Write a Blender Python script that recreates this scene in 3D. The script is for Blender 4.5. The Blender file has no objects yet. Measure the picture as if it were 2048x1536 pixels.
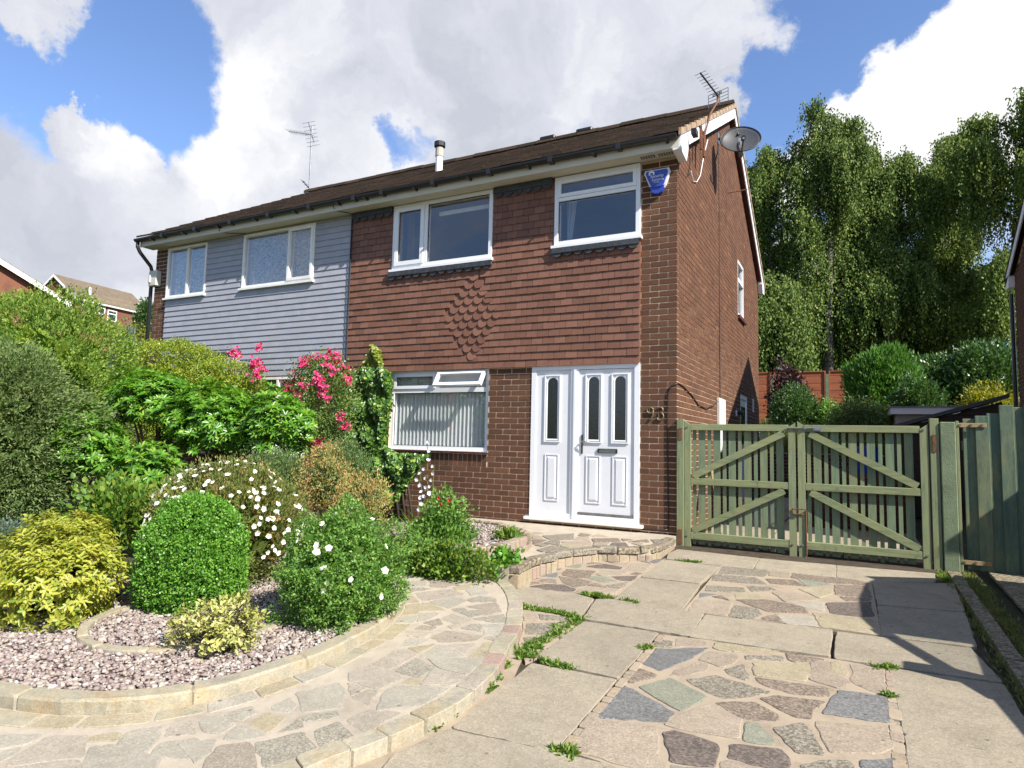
import bpy, math, random
import numpy as np
from mathutils import Vector, Matrix
R = math.radians
sc = bpy.context.scene
COL = sc.collection
DATA = {"stones_drive":[["s",[[0.71,-3.518],[0.8,-3.512],[0.822,-3.613],[0.726,-3.65]]],["t",[[0.814,-3.439],[0.985,-3.389],[1.011,-3.493],[0.844,-3.591]]],["u",[[0.742,-3.697],[1.025,-3.522],[0.973,-3.743],[0.855,-4.034],[0.731,-3.966]]],["y",[[1.054,-3.399],[1.119,-3.388],[1.421,-3.368],[1.416,-3.402],[1.137,-3.53],[1.056,-3.505]]],["t",[[1.051,-3.577],[1.197,-3.555],[1.221,-3.607],[1.213,-3.701],[1.155,-3.812],[1.021,-3.753]]],["t",[[0.934,-3.991],[1.014,-3.801],[1.08,-3.792],[1.09,-3.906],[1.008,-4.032],[0.927,-4.076]]],["s",[[1.182,-3.839],[1.262,-3.71],[1.318,-3.91],[1.302,-3.942],[1.212,-3.896]]],["b",[[0.739,-4.064],[0.855,-4.107],[0.853,-4.148],[0.766,-4.28],[0.718,-4.26]]],["g",[[0.824,-4.314],[0.937,-4.118],[1.161,-4.271],[1.082,-4.494],[1.034,-4.471]]],["s",[[1.022,-4.094],[1.149,-3.955],[1.204,-3.972],[1.448,-4.046],[1.334,-4.177],[1.234,-4.245],[1.112,-4.172]]],["u",[[0.73,-4.322],[0.874,-4.414],[1.058,-4.532],[1.047,-4.649],[0.744,-4.755]]],["t",[[0.737,-4.788],[1.012,-4.724],[1.066,-4.867],[1.089,-4.969],[1.162,-5.078],[1.051,-5.113],[0.745,-5.108]]],["t",[[1.051,-4.675],[1.092,-4.537],[1.192,-4.36],[1.233,-4.35],[1.358,-4.452],[1.374,-4.65],[1.237,-4.671],[1.109,-4.688]]],["d",[[1.067,-4.764],[1.104,-4.723],[1.295,-4.753],[1.312,-4.792],[1.322,-4.95],[1.257,-4.976],[1.157,-4.995],[1.102,-4.857]]],["b",[[1.219,-4.319],[1.256,-4.288],[1.387,-4.215],[1.506,-4.313],[1.508,-4.382],[1.37,-4.434],[1.281,-4.386]]],["b",[[1.408,-4.157],[1.475,-4.08],[1.701,-4.044],[1.649,-4.162],[1.646,-4.284],[1.583,-4.3]]],["b",[[1.354,-3.874],[1.709,-3.847],[1.721,-3.953],[1.544,-4.014],[1.395,-3.959]]],["y",[[1.311,-3.648],[1.596,-3.509],[1.613,-3.636],[1.597,-3.803],[1.346,-3.847]]],["s",[[1.256,-3.55],[1.454,-3.46],[1.46,-3.53],[1.267,-3.609]]],["b",[[1.47,-3.386],[1.675,-3.394],[1.594,-3.466],[1.518,-3.517],[1.492,-3.495]]],["t",[[1.611,-3.484],[1.702,-3.425],[1.727,-3.591],[1.815,-3.715],[1.76,-3.819],[1.619,-3.761],[1.621,-3.598]]],["y",[[1.717,-3.407],[1.748,-3.382],[1.795,-3.487],[1.796,-3.602],[1.736,-3.569]]],["t",[[1.82,-3.387],[1.984,-3.4],[1.982,-3.797],[1.916,-3.777],[1.82,-3.682],[1.834,-3.548]]],["u",[[1.765,-3.852],[1.981,-3.832],[1.979,-4.149],[1.702,-4.194]]],["t",[[1.676,-4.302],[1.968,-4.222],[1.982,-4.42],[1.935,-4.493],[1.742,-4.588],[1.707,-4.469]]],["s",[[1.504,-4.474],[1.616,-4.357],[1.676,-4.486],[1.717,-4.63],[1.616,-4.665]]],["g",[[1.386,-4.471],[1.429,-4.453],[1.52,-4.601],[1.516,-4.638],[1.402,-4.665]]],["d",[[1.351,-4.727],[1.546,-4.665],[1.586,-4.728],[1.59,-4.827],[1.541,-4.854],[1.361,-4.849]]],["s",[[1.638,-4.771],[1.715,-4.685],[1.813,-4.637],[1.827,-4.677],[1.82,-4.74],[1.666,-4.823]]],["u",[[1.856,-4.609],[1.984,-4.522],[1.989,-4.615],[1.873,-4.695]]],["t",[[1.342,-4.904],[1.365,-4.874],[1.536,-4.881],[1.551,-4.95],[1.36,-5.053]]],["g",[[1.165,-5.026],[1.225,-5.011],[1.312,-4.977],[1.326,-5.055],[1.21,-5.118]]],["s",[[0.708,-1.066],[1.099,-1.035],[1.128,-1.123],[1.103,-1.337],[0.72,-1.404]]],["t",[[1.141,-1.064],[1.302,-1.025],[1.321,-1.263],[1.152,-1.261]]],["s",[[0.705,-1.463],[1.046,-1.417],[1.163,-1.627],[0.722,-1.717]]],["b",[[1.333,-1.058],[1.862,-1.053],[1.956,-1.137],[1.938,-1.214],[1.646,-1.289],[1.338,-1.253]]],["b",[[1.14,-1.412],[1.362,-1.334],[1.472,-1.519],[1.192,-1.566]]],["g",[[1.386,-1.274],[1.556,-1.248],[1.674,-1.362],[1.498,-1.526]]],["s",[[0.714,-1.922],[1.002,-1.847],[1.039,-1.99],[0.742,-2.116]]],["s",[[1.027,-1.768],[1.207,-1.71],[1.258,-1.786],[1.085,-1.944]]],["y",[[1.428,-1.65],[1.676,-1.469],[1.681,-1.671],[1.598,-1.891]]],["b",[[1.691,-1.353],[1.945,-1.254],[1.961,-1.67],[1.714,-1.712]]],["u",[[0.723,-2.199],[0.834,-2.184],[0.736,-2.353]]],["b",[[0.823,-2.267],[0.883,-2.214],[0.96,-2.32]]],["y",[[0.967,-2.09],[1.137,-2.014],[1.197,-2.17],[1.004,-2.222]]],["t",[[1.241,-1.877],[1.414,-1.82],[1.616,-1.937],[1.365,-2.149]]],["b",[[1.739,-1.756],[1.96,-1.708],[1.943,-1.784],[1.787,-1.878]]],["p",[[1.407,-2.168],[1.626,-2.003],[1.635,-2.272],[1.505,-2.244]]],["b",[[1.008,-2.276],[1.228,-2.153],[1.481,-2.224],[1.536,-2.391],[1.28,-2.501]]],["t",[[0.734,-2.428],[0.991,-2.357],[1.012,-2.744],[0.747,-2.765]]],["s",[[1.028,-2.441],[1.182,-2.457],[1.237,-2.589],[1.176,-2.774],[1.029,-2.75]]],["d",[[1.65,-2.026],[1.957,-1.819],[1.961,-2.249],[1.861,-2.304],[1.688,-2.307]]],["p",[[1.34,-2.563],[1.562,-2.47],[1.615,-2.703],[1.414,-2.744]]],["b",[[1.253,-2.672],[1.331,-2.552],[1.391,-2.728],[1.251,-2.718]]],["y",[[1.572,-2.371],[1.66,-2.354],[1.952,-2.345],[1.95,-2.68],[1.636,-2.692]]],["g",[[-0.77,-1.857],[-0.698,-1.632],[-0.567,-1.537],[-0.504,-1.824]]],["b",[[-0.526,-1.535],[-0.368,-1.516],[-0.488,-1.637]]],["b",[[-0.394,-1.418],[-0.257,-1.361],[-0.282,-1.459]]],["d",[[-0.463,-1.743],[-0.345,-1.535],[-0.147,-1.602],[-0.14,-1.695],[-0.34,-1.751]]],["t",[[-0.237,-1.495],[-0.135,-1.334],[-0.138,-1.479]]],["u",[[-0.141,-1.21],[-0.076,-1.151],[0.045,-1.294]]],["u",[[-0.024,-1.165],[0.111,-1.001],[0.086,-1.271]]],["s",[[-0.836,-2.126],[-0.803,-1.895],[-0.656,-1.91],[-0.629,-2.009]]],["b",[[-0.529,-2.187],[-0.584,-1.946],[-0.321,-1.89],[-0.284,-2.152],[-0.347,-2.221]]],["g",[[-0.863,-2.304],[-0.848,-2.169],[-0.732,-2.159],[-0.748,-2.31]]],["u",[[-0.723,-2.331],[-0.61,-2.108],[-0.543,-2.281]]],["t",[[-0.119,-1.387],[0.075,-1.318],[0.086,-1.66],[-0.092,-1.724]]],["t",[[-0.264,-2.002],[-0.267,-1.823],[-0.038,-1.749],[-0.059,-1.922],[-0.205,-2.039]]],["b",[[0.014,-1.845],[0.029,-1.747],[0.094,-1.765],[0.072,-1.841]]],["s",[[-0.897,-2.412],[-0.867,-2.377],[-0.654,-2.394],[-0.702,-2.519],[-0.816,-2.616]]],["g",[[-0.274,-2.197],[-0.275,-2.096],[-0.17,-2.054],[-0.015,-2.166],[-0.096,-2.244]]],["b",[[-0.537,-2.243],[-0.208,-2.274],[-0.207,-2.431],[-0.264,-2.539],[-0.404,-2.448]]],["d",[[-0.108,-2.019],[0.083,-1.877],[0.09,-2.091],[-0.004,-2.111]]],["s",[[-0.63,-2.479],[-0.593,-2.376],[-0.508,-2.378],[-0.452,-2.491]]],["b",[[-0.63,-2.637],[-0.66,-2.544],[-0.558,-2.535]]],["s",[[-0.054,-2.345],[0.084,-2.142],[0.088,-2.371],[0.008,-2.401]]],["b",[[-0.189,-2.421],[-0.165,-2.314],[-0.021,-2.417]]],["d",[[-0.607,-2.7],[-0.518,-2.574],[-0.377,-2.511],[-0.234,-2.596],[-0.228,-2.664],[-0.454,-2.762]]],["t",[[-0.197,-2.65],[-0.199,-2.467],[-0.01,-2.455],[0.096,-2.414],[0.094,-2.61],[-0.184,-2.661]]],["s",[[-0.2,-3.389],[-0.005,-3.376],[0.005,-3.436],[-0.127,-3.496]]],["s",[[-0.179,-3.627],[0.039,-3.481],[0.073,-3.727],[-0.088,-3.827]]],["s",[[-0.074,-3.898],[0.071,-3.818],[0.081,-3.961],[-0.008,-3.989]]],["t",[[-0.323,-3.415],[-0.197,-3.428],[-0.136,-3.527],[-0.226,-3.577]]]],"slabs":[[[-0.768,-2.749],[-0.598,-2.736],[-0.183,-2.73],[0.005,-2.803],[0.071,-3.266],[-0.448,-3.215],[-0.51,-3.177]],[[0.026,-2.805],[0.123,-2.744],[0.854,-2.776],[0.876,-3.34],[0.116,-3.322]],[[0.134,-1.937],[0.653,-1.921],[0.693,-2.771],[0.147,-2.724]],[[0.13,-1.897],[0.144,-1.052],[0.234,-1.065],[0.681,-1.109],[0.651,-1.883]],[[0.081,-0.719],[0.109,-0.44],[0.18,-0.435],[0.973,-0.483],[0.976,-0.997],[0.686,-1.061],[0.224,-1.02],[0.126,-0.99]],[[0.982,-0.497],[1.686,-0.455],[1.697,-1.027],[1.453,-1.016],[0.99,-1.027]],[[1.694,-0.479],[2.524,-0.387],[2.485,-0.795],[1.975,-1.073],[1.704,-1.028]],[[0.877,-2.813],[1.704,-2.75],[1.706,-3.05],[1.707,-3.307],[1.393,-3.338],[0.875,-3.355]],[[1.734,-2.782],[2.012,-2.766],[2.487,-2.726],[2.554,-3.296],[2.016,-3.327],[1.733,-3.342]],[[1.988,-1.082],[2.631,-0.774],[2.577,-1.78],[2.004,-1.879]],[[2.005,-1.911],[2.576,-1.81],[2.525,-2.679],[2.001,-2.725]],[[2.014,-3.359],[2.553,-3.329],[2.559,-4.242],[2.033,-4.25]],[[2.034,-4.266],[2.558,-4.255],[2.579,-4.632],[2.024,-4.929]],[[0.153,-3.398],[0.68,-3.392],[0.687,-4.255],[0.222,-4.237],[0.158,-4.154]],[[0.176,-4.288],[0.683,-4.277],[0.694,-5.142],[0.197,-5.171]],[[0.193,-5.197],[0.703,-5.156],[1.001,-5.155],[1.188,-5.379],[0.215,-5.901],[0.115,-5.508]]],"beds":[[[0.695,-3.4],[1.022,-3.357],[1.108,-3.394],[1.425,-3.381],[1.695,-3.347],[1.995,-3.369],[1.995,-3.79],[2.002,-4.182],[2.014,-4.598],[2.025,-4.742],[1.254,-5.157],[1.08,-5.211],[0.89,-5.13],[0.734,-5.114],[0.741,-4.746],[0.726,-4.309]],[[0.681,-1.064],[1.094,-0.995],[1.693,-1.029],[1.984,-1.054],[1.996,-2.26],[2.001,-2.704],[1.711,-2.705],[1.024,-2.768],[0.702,-2.764],[0.697,-1.932]],[[0.115,-0.954],[0.127,-2.212],[0.109,-2.657],[0.118,-2.681],[-0.173,-2.69],[-0.598,-2.736],[-0.78,-2.736],[-0.831,-2.628],[-0.903,-2.375],[-0.945,-1.98],[-0.776,-1.575],[-0.576,-1.407],[-0.218,-1.23],[0.113,-0.988]],[[-0.377,-3.331],[0.112,-3.311],[0.162,-4.133],[0.129,-4.279],[-0.051,-4.013],[-0.155,-3.736]]],"brickL":[[[0.696,-3.416],[0.705,-5.153]]],"stones_path":[["p",[[-1.457,-3.303],[-1.383,-3.151],[-1.248,-3.329],[-1.364,-3.428]]],["p",[[-1.726,-2.942],[-1.413,-2.952],[-1.415,-3.092],[-1.535,-3.198]]],["b",[[-1.342,-3.127],[-1.218,-2.981],[-1.04,-3.069],[-1.09,-3.292],[-1.2,-3.319]]],["s",[[-1.333,-3.445],[-1.251,-3.365],[-1.159,-3.365],[-1.246,-3.513]]],["y",[[-1.032,-3.242],[-0.962,-3.062],[-0.901,-3.237],[-0.964,-3.306]]],["p",[[-0.899,-3.269],[-0.895,-3.113],[-0.679,-3.277],[-0.766,-3.389]]],["t",[[-1.195,-3.533],[-1.026,-3.307],[-0.859,-3.377],[-0.861,-3.442],[-1.011,-3.692]]],["p",[[-0.961,-3.678],[-0.858,-3.486],[-0.735,-3.523],[-0.744,-3.755]]],["s",[[-0.742,-3.497],[-0.708,-3.372],[-0.581,-3.377],[-0.537,-3.442],[-0.678,-3.535]]],["y",[[-0.988,-3.737],[-0.939,-3.71],[-0.736,-3.817],[-0.875,-3.908]]],["s",[[-0.714,-3.765],[-0.662,-3.695],[-0.607,-3.732],[-0.647,-3.807]]],["b",[[-0.657,-3.651],[-0.525,-3.464],[-0.373,-3.655],[-0.439,-3.769],[-0.542,-3.67]]],["s",[[-0.618,-3.804],[-0.537,-3.706],[-0.456,-3.766],[-0.497,-3.863]]],["p",[[-0.854,-3.948],[-0.733,-3.881],[-0.724,-4.098],[-0.752,-4.114]]],["t",[[-0.654,-3.988],[-0.651,-3.861],[-0.447,-3.921],[-0.476,-4.054]]],["s",[[-0.463,-3.882],[-0.329,-3.695],[-0.238,-3.853],[-0.331,-3.893]]],["b",[[-0.701,-4.121],[-0.665,-4.006],[-0.582,-4.09],[-0.606,-4.137]]],["b",[[-0.674,-4.253],[-0.682,-4.168],[-0.584,-4.159],[-0.578,-4.222]]],["t",[[-0.52,-4.101],[-0.498,-4.055],[-0.45,-4.096],[-0.471,-4.13]]],["s",[[-0.428,-4.095],[-0.416,-3.998],[-0.371,-3.962],[-0.277,-4.099]]],["p",[[-0.344,-3.958],[-0.218,-3.889],[-0.133,-4.062],[-0.228,-4.135]]],["b",[[-0.494,-4.343],[-0.493,-4.186],[-0.23,-4.167],[-0.237,-4.271],[-0.395,-4.388]]],["t",[[-0.639,-4.382],[-0.646,-4.302],[-0.541,-4.286],[-0.525,-4.36]]],["p",[[-0.562,-4.556],[-0.607,-4.425],[-0.485,-4.388],[-0.491,-4.507]]],["s",[[-0.188,-4.195],[-0.135,-4.094],[-0.081,-4.195]]],["y",[[-0.501,-4.559],[-0.411,-4.435],[-0.41,-4.591]]],["t",[[-0.322,-4.405],[-0.204,-4.292],[-0.174,-4.461]]],["p",[[-0.351,-4.645],[-0.377,-4.445],[-0.337,-4.423],[-0.148,-4.525],[-0.23,-4.596]]],["y",[[-0.115,-4.507],[-0.154,-4.265],[-0.085,-4.236],[-0.016,-4.462]]],["t",[[-0.521,-4.862],[-0.554,-4.625],[-0.402,-4.63],[-0.396,-4.88]]],["s",[[-0.352,-4.879],[-0.362,-4.685],[-0.205,-4.737],[-0.2,-4.892]]],["p",[[-0.297,-4.649],[-0.015,-4.486],[0.006,-4.736],[-0.174,-4.727]]],["t",[[-0.129,-4.959],[-0.185,-4.757],[0.035,-4.778],[0.017,-4.9]]],["t",[[-0.552,-5.018],[-0.525,-4.896],[-0.266,-4.935],[-0.277,-5.107],[-0.483,-5.096]]],["y",[[-0.221,-4.995],[-0.224,-4.927],[-0.15,-4.929],[-0.143,-4.98]]],["p",[[-0.156,-5.264],[-0.224,-5.143],[-0.224,-5.038],[0.018,-4.946],[0.018,-5.158],[-0.127,-5.306]]],["t",[[-0.466,-5.129],[-0.351,-5.134],[-0.348,-5.236]]],["t",[[-0.329,-5.25],[-0.323,-5.145],[-0.279,-5.134],[-0.205,-5.279]]],["p",[[-0.602,-5.347],[-0.513,-5.155],[-0.403,-5.224],[-0.3,-5.367],[-0.419,-5.481]]],["p",[[-0.594,-5.501],[-0.592,-5.409],[-0.51,-5.443],[-0.481,-5.514],[-0.548,-5.538]]],["y",[[-0.543,-5.676],[-0.556,-5.567],[-0.454,-5.559],[-0.415,-5.694]]],["s",[[-0.369,-5.679],[-0.393,-5.538],[-0.315,-5.596]]],["s",[[-0.381,-5.519],[-0.367,-5.476],[-0.291,-5.411],[-0.254,-5.438],[-0.346,-5.541]]],["s",[[-0.239,-5.588],[-0.211,-5.485],[-0.065,-5.557],[-0.043,-5.595],[-0.126,-5.675]]],["t",[[-0.185,-5.448],[-0.168,-5.32],[-0.027,-5.28],[-0.039,-5.495]]],["p",[[-0.707,-5.672],[-0.674,-5.557],[-0.601,-5.591],[-0.599,-5.678]]],["p",[[-0.523,-5.825],[-0.562,-5.72],[-0.397,-5.726],[-0.436,-5.783]]],["p",[[-0.751,-5.766],[-0.725,-5.706],[-0.594,-5.715],[-0.577,-5.797],[-0.651,-5.821]]],["s",[[-0.378,-5.786],[-0.276,-5.629],[-0.096,-5.73],[-0.196,-5.9]]],["b",[[-0.445,-5.973],[-0.494,-5.878],[-0.415,-5.801],[-0.347,-5.828],[-0.19,-5.964],[-0.35,-6.05]]],["p",[[-0.65,-5.943],[-0.553,-5.851],[-0.48,-5.928],[-0.46,-6.008]]],["p",[[-1.374,-6.259],[-1.241,-6.176],[-1.211,-6.191],[-1.202,-6.245],[-1.25,-6.315]]],["t",[[-1.127,-6.3],[-1.187,-6.168],[-1.057,-6.087],[-0.892,-6.2],[-1.077,-6.366]]],["y",[[-0.996,-6.105],[-1.025,-6.08],[-0.974,-6.011],[-0.928,-6.017],[-0.904,-6.045]]],["p",[[-0.875,-6.059],[-0.933,-5.979],[-0.858,-5.884],[-0.766,-5.97],[-0.714,-6.049]]],["p",[[-0.936,-6.131],[-0.88,-6.081],[-0.614,-6.059],[-0.553,-6.121],[-0.786,-6.247]]],["p",[[-0.723,-5.967],[-0.639,-5.881],[-0.533,-5.922],[-0.479,-5.986],[-0.661,-6.057]]],["t",[[-0.761,-5.927],[-0.818,-5.873],[-0.797,-5.784],[-0.675,-5.859]]],["p",[[-1.208,-6.334],[-1.19,-6.277],[-1.147,-6.319],[-1.136,-6.367]]],["t",[[-1.032,-6.363],[-0.952,-6.277],[-0.878,-6.219],[-0.776,-6.282],[-0.975,-6.406]]]],"stones_step":[["t",[[-1.365,-1.063],[-1.294,-1.048],[-1.178,-1.214],[-1.275,-1.25]]],["s",[[-1.278,-0.999],[-1.045,-0.634],[-0.887,-1.07],[-1.092,-1.219]]],["b",[[-1.242,-1.329],[-1.108,-1.266],[-1.088,-1.64]]],["s",[[-1.049,-1.454],[-1.059,-1.25],[-0.967,-1.23],[-0.848,-1.528]]],["s",[[-1.064,-1.653],[-1.041,-1.512],[-0.938,-1.562],[-0.956,-1.696]]],["s",[[-0.911,-1.922],[-0.891,-1.589],[-0.647,-1.678],[-0.718,-1.867],[-0.823,-1.985]]],["b",[[-0.941,-0.749],[-0.994,-0.541],[-0.845,-0.601],[-0.845,-0.752]]],["t",[[-0.88,-1.064],[-0.899,-0.83],[-0.812,-0.765],[-0.714,-0.998]]],["t",[[-0.92,-1.296],[-0.687,-1.046],[-0.572,-1.329],[-0.696,-1.388]]],["y",[[-0.824,-1.541],[-0.879,-1.33],[-0.595,-1.425],[-0.561,-1.6],[-0.643,-1.647]]],["b",[[-0.729,-0.884],[-0.499,-0.68],[-0.397,-0.882],[-0.628,-1.083]]],["t",[[-0.609,-1.135],[-0.477,-1.039],[-0.441,-1.266],[-0.545,-1.31]]],["t",[[-0.576,-1.453],[-0.429,-1.3],[-0.389,-1.437],[-0.483,-1.521]]],["d",[[-0.374,-1.338],[-0.442,-1.013],[-0.336,-0.937],[-0.169,-1.28],[-0.245,-1.375]]],["b",[[-0.453,-0.681],[-0.333,-0.664],[-0.378,-0.834]]],["b",[[-0.318,-0.857],[-0.198,-0.579],[-0.127,-0.739]]],["s",[[-0.157,-0.535],[0.059,-0.419],[0.074,-0.757],[-0.066,-0.741]]],["t",[[-0.256,-0.944],[-0.158,-0.872],[-0.133,-1.014]]],["s",[[-0.183,-1.129],[-0.075,-1.015],[0.061,-0.997],[-0.01,-1.184]]],["y",[[-0.796,-0.679],[-0.795,-0.502],[-0.646,-0.628]]],["t",[[-1.512,-0.983],[-1.496,-0.853],[-1.414,-0.791],[-1.322,-0.88],[-1.385,-1.041]]]],"stone_border_R":[[1.994,-3.378],[1.986,-3.795],[1.985,-4.191],[2.005,-4.519],[2.009,-4.639],[2.03,-4.627],[2.024,-4.51],[2.015,-4.282],[2.017,-3.832],[2.014,-3.367]],"platform":[[0.068,-0.322],[0.078,-0.748],[0.054,-0.966],[0.01,-1.188],[-0.128,-1.25],[-0.247,-1.371],[-0.437,-1.433],[-0.592,-1.725],[-0.715,-2.052],[-0.773,-2.348],[-0.768,-2.581],[-0.733,-2.857],[-0.687,-3.099]],"planter":[[-1.053,-1.763],[-0.967,-2.031],[-0.958,-2.292],[-0.947,-2.532],[-0.964,-2.743],[-1.061,-2.938],[-1.305,-2.89],[-1.606,-2.834],[-1.912,-2.839],[-2.381,-2.357],[-2.613,-1.884],[-2.523,-1.533],[-2.409,-1.384],[-2.153,-1.122],[-1.647,-1.243],[-1.276,-1.52]],"kerbR":[[2.541,-0.371],[2.583,-1.069],[2.634,-2.048],[2.629,-2.825],[2.615,-3.477]],"P":{"conifer":[-8.536,-2.77,1.661,2.608,2.644,0.344],"yew":[-5.977,-4.188,0.871,1.306,2.142,-0.195],"privetA":[-7.986,-1.008,1.634,1.629,1.71,0.782],"privetB":[-6.928,-0.797,1.646,0.807,1.045,1.126],"rhodA":[-5.847,-2.705,1.458,1.151,0.734,1.093],"rhodB":[-5.016,-2.471,1.185,1.184,1.001,0.686],"rhodC":[-5.504,-3.715,0.884,0.78,0.86,0.455],"rhodD":[-4.601,-3.554,0.574,0.798,0.824,0.164],"rhodE":[-4.108,-2.336,1.168,0.847,0.905,0.717],"low":[-3.749,-4.332,0.339,0.602,0.495,0.093],"yellow":[-2.868,-5.318,0.075,1.057,0.667,-0.257],"yellowtop":[-3.104,-5.065,0.286,0.607,0.357,0.108],"bluish":[-3.963,-5.107,0.176,0.327,0.307,0.023],"cistus":[-2.665,-4.102,0.307,1.364,1.099,-0.24],"box":[-2.265,-4.712,0.226,0.79,0.853,-0.198],"pot":[-1.118,-4.473,0.202,0.829,0.842,-0.217],"var":[-1.364,-5.203,-0.025,0.583,0.426,-0.237],"brownA":[-2.692,-3.015,0.624,0.557,0.736,0.257],"brownB":[-2.086,-3.138,0.487,0.567,0.521,0.227],"greenbk":[-2.865,-2.548,0.718,0.601,0.627,0.406],"greenmid":[-3.324,-3.006,0.637,0.558,0.558,0.36],"roseA":[-4.532,-1.178,1.537,1.068,1.326,0.877],"fuchsia":[-1.537,-2.603,0.251,0.398,0.633,-0.064],"planterlow":[-1.576,-2.727,0.159,0.645,0.323,-0.002],"frontlow":[-1.135,-3.051,0.039,0.951,0.359,-0.14],"conifR":[2.731,14.575,2.527,2.023,2.996,1.035],"laurA":[4.115,15.868,2.485,1.921,2.843,1.07],"laurB":[5.333,15.357,2.631,2.044,3.066,1.104],"laurC":[3.393,12.144,1.97,1.176,1.829,1.06],"gold":[4.86,11.755,2.203,1.291,0.983,1.713],"maple":[0.389,12.21,2.64,1.563,1.35,1.968],"bushA":[0.546,11.226,1.955,1.277,1.412,1.252],"bushB":[1.367,11.079,2.048,1.045,1.567,1.267],"darkA":[2.037,9.772,1.622,1.429,1.191,1.029],"b1":[-1.86,28.956,10.443,3.227,13.849,3.546],"b2":[0.816,29.139,11.282,4.18,15.543,3.542],"b3":[3.626,31.812,10.519,4.302,13.714,3.689],"b4":[6.764,35.606,11.633,4.548,15.493,3.917],"b5":[8.733,29.902,10.999,5.24,15.005,3.527],"b6":[-1.698,23.819,5.939,2.535,5.532,3.184],"b7":[0.123,32.577,7.144,3.98,6.823,3.747],"b8":[5.262,36.334,7.734,7.591,7.591,3.954],"farT":[-40.395,19.206,8.679,1.42,2.873,7.248],"farB":[-19.898,5.45,4.016,0.896,1.099,3.469],"farY":[-21.397,6.891,4.434,1.014,1.106,3.883]},"ivy":[[-4.512,2.466],[-4.403,2.385],[-4.351,2.116],[-4.179,2.036],[-4.178,1.625],[-4.256,0.956],[-4.031,0.852],[-3.483,0.846],[-3.623,0.685],[-3.875,0.388],[-4.026,0.163],[-4.113,0.085],[-4.333,0.437],[-4.831,0.828],[-4.924,1.246],[-4.93,1.708],[-4.83,2.054],[-4.614,2.201]]}
CAM = [[1.847091, -7.822308, 1.068152], [0.8872, 0.460807, 0.023072], [0.019317, -0.08706, 0.996016], [-0.46098, 0.88322, 0.086141], 1301.572]

# ------------------------------------------------------------------ camera
cam = bpy.data.cameras.new('camera')
co = bpy.data.objects.new('camera', cam)
COL.objects.link(co)
C0, RV, UV, FV, FPX = CAM
M = Matrix(((RV[0], UV[0], -FV[0], C0[0]), (RV[1], UV[1], -FV[1], C0[1]), (RV[2], UV[2], -FV[2], C0[2]), (0, 0, 0, 1)))
co.matrix_world = M
cam.sensor_width = 36
cam.lens = 36 * FPX / 2048
cam.clip_start = .05
cam.clip_end = 3000
sc.camera = co

# ------------------------------------------------------------------ sun, sky
SUN = Vector((1, -.34, .88)).normalized()
sl = bpy.data.lights.new('sun', 'SUN')
sl.energy = 5.0
sl.angle = R(.5)
sl.color = (1, .95, .87)
so = bpy.data.objects.new('sun', sl)
COL.objects.link(so)
so.rotation_euler = SUN.to_track_quat('Z', 'Y').to_euler()
so.location = (20, -6, 17)

sc.view_settings.view_transform = 'Standard'
sc.view_settings.look = 'None'
sc.view_settings.gamma = 1
sc.view_settings.use_curve_mapping = False
sc.view_settings.exposure = 1.12
sc.render.engine = 'CYCLES'
sc.cycles.max_bounces = 8
sc.cycles.transparent_max_bounces = 12

world = bpy.data.worlds.new('World')
sc.world = world
world.use_nodes = True
wn = world.node_tree.nodes
wl = world.node_tree.links
wn.clear()

def wnode(t, **k):
    n = wn.new(t)
    for a, b in k.items():
        setattr(n, a, b)
    return n

def pxdir(x, y):
    d = Vector(FV) + (x - 1024) / FPX * Vector(RV) - (y - 768) / FPX * Vector(UV)
    return d.normalized()

def wmath(op, a, b=None, c=None):
    n = wnode('ShaderNodeMath', operation=op)
    for i, v in enumerate((a, b, c)):
        if v is None:
            continue
        if isinstance(v, (int, float)):
            n.inputs[i].default_value = v
        else:
            wl.new(v, n.inputs[i])
    return n.outputs[0]

sky = wnode('ShaderNodeTexSky', sky_type='NISHITA', sun_disc=False)
sky.sun_elevation = R(39.8)
sky.sun_rotation = R(108.8)
sky.air_density = 1.0
sky.dust_density = .35
sky.ozone_density = 1.8
tc = wnode('ShaderNodeTexCoord')
nrm = wnode('ShaderNodeVectorMath', operation='NORMALIZE')
wl.new(tc.outputs['Generated'], nrm.inputs[0])
sep = wnode('ShaderNodeSeparateXYZ')
wl.new(nrm.outputs[0], sep.inputs[0])

def wnoise(vec, scale, detail, rough, dist=0.0):
    n = wnode('ShaderNodeTexNoise')
    n.inputs['Scale'].default_value = scale
    n.inputs['Detail'].default_value = detail
    n.inputs['Roughness'].default_value = rough
    n.inputs['Distortion'].default_value = dist
    wl.new(vec, n.inputs['Vector'])
    return n

# ragged edges: bend the direction by noise before measuring distances
wv = wnoise(nrm.outputs[0], 4.2, 10, .64)
sub = wnode('ShaderNodeVectorMath', operation='SUBTRACT')
wl.new(wv.outputs['Color'], sub.inputs[0])
sub.inputs[1].default_value = (.5, .5, .5)
scl = wnode('ShaderNodeVectorMath', operation='SCALE')
wl.new(sub.outputs[0], scl.inputs[0])
scl.inputs['Scale'].default_value = .26
addv = wnode('ShaderNodeVectorMath', operation='ADD')
wl.new(nrm.outputs[0], addv.inputs[0])
wl.new(scl.outputs[0], addv.inputs[1])
nrm2 = wnode('ShaderNodeVectorMath', operation='NORMALIZE')
wl.new(addv.outputs[0], nrm2.inputs[0])

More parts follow.
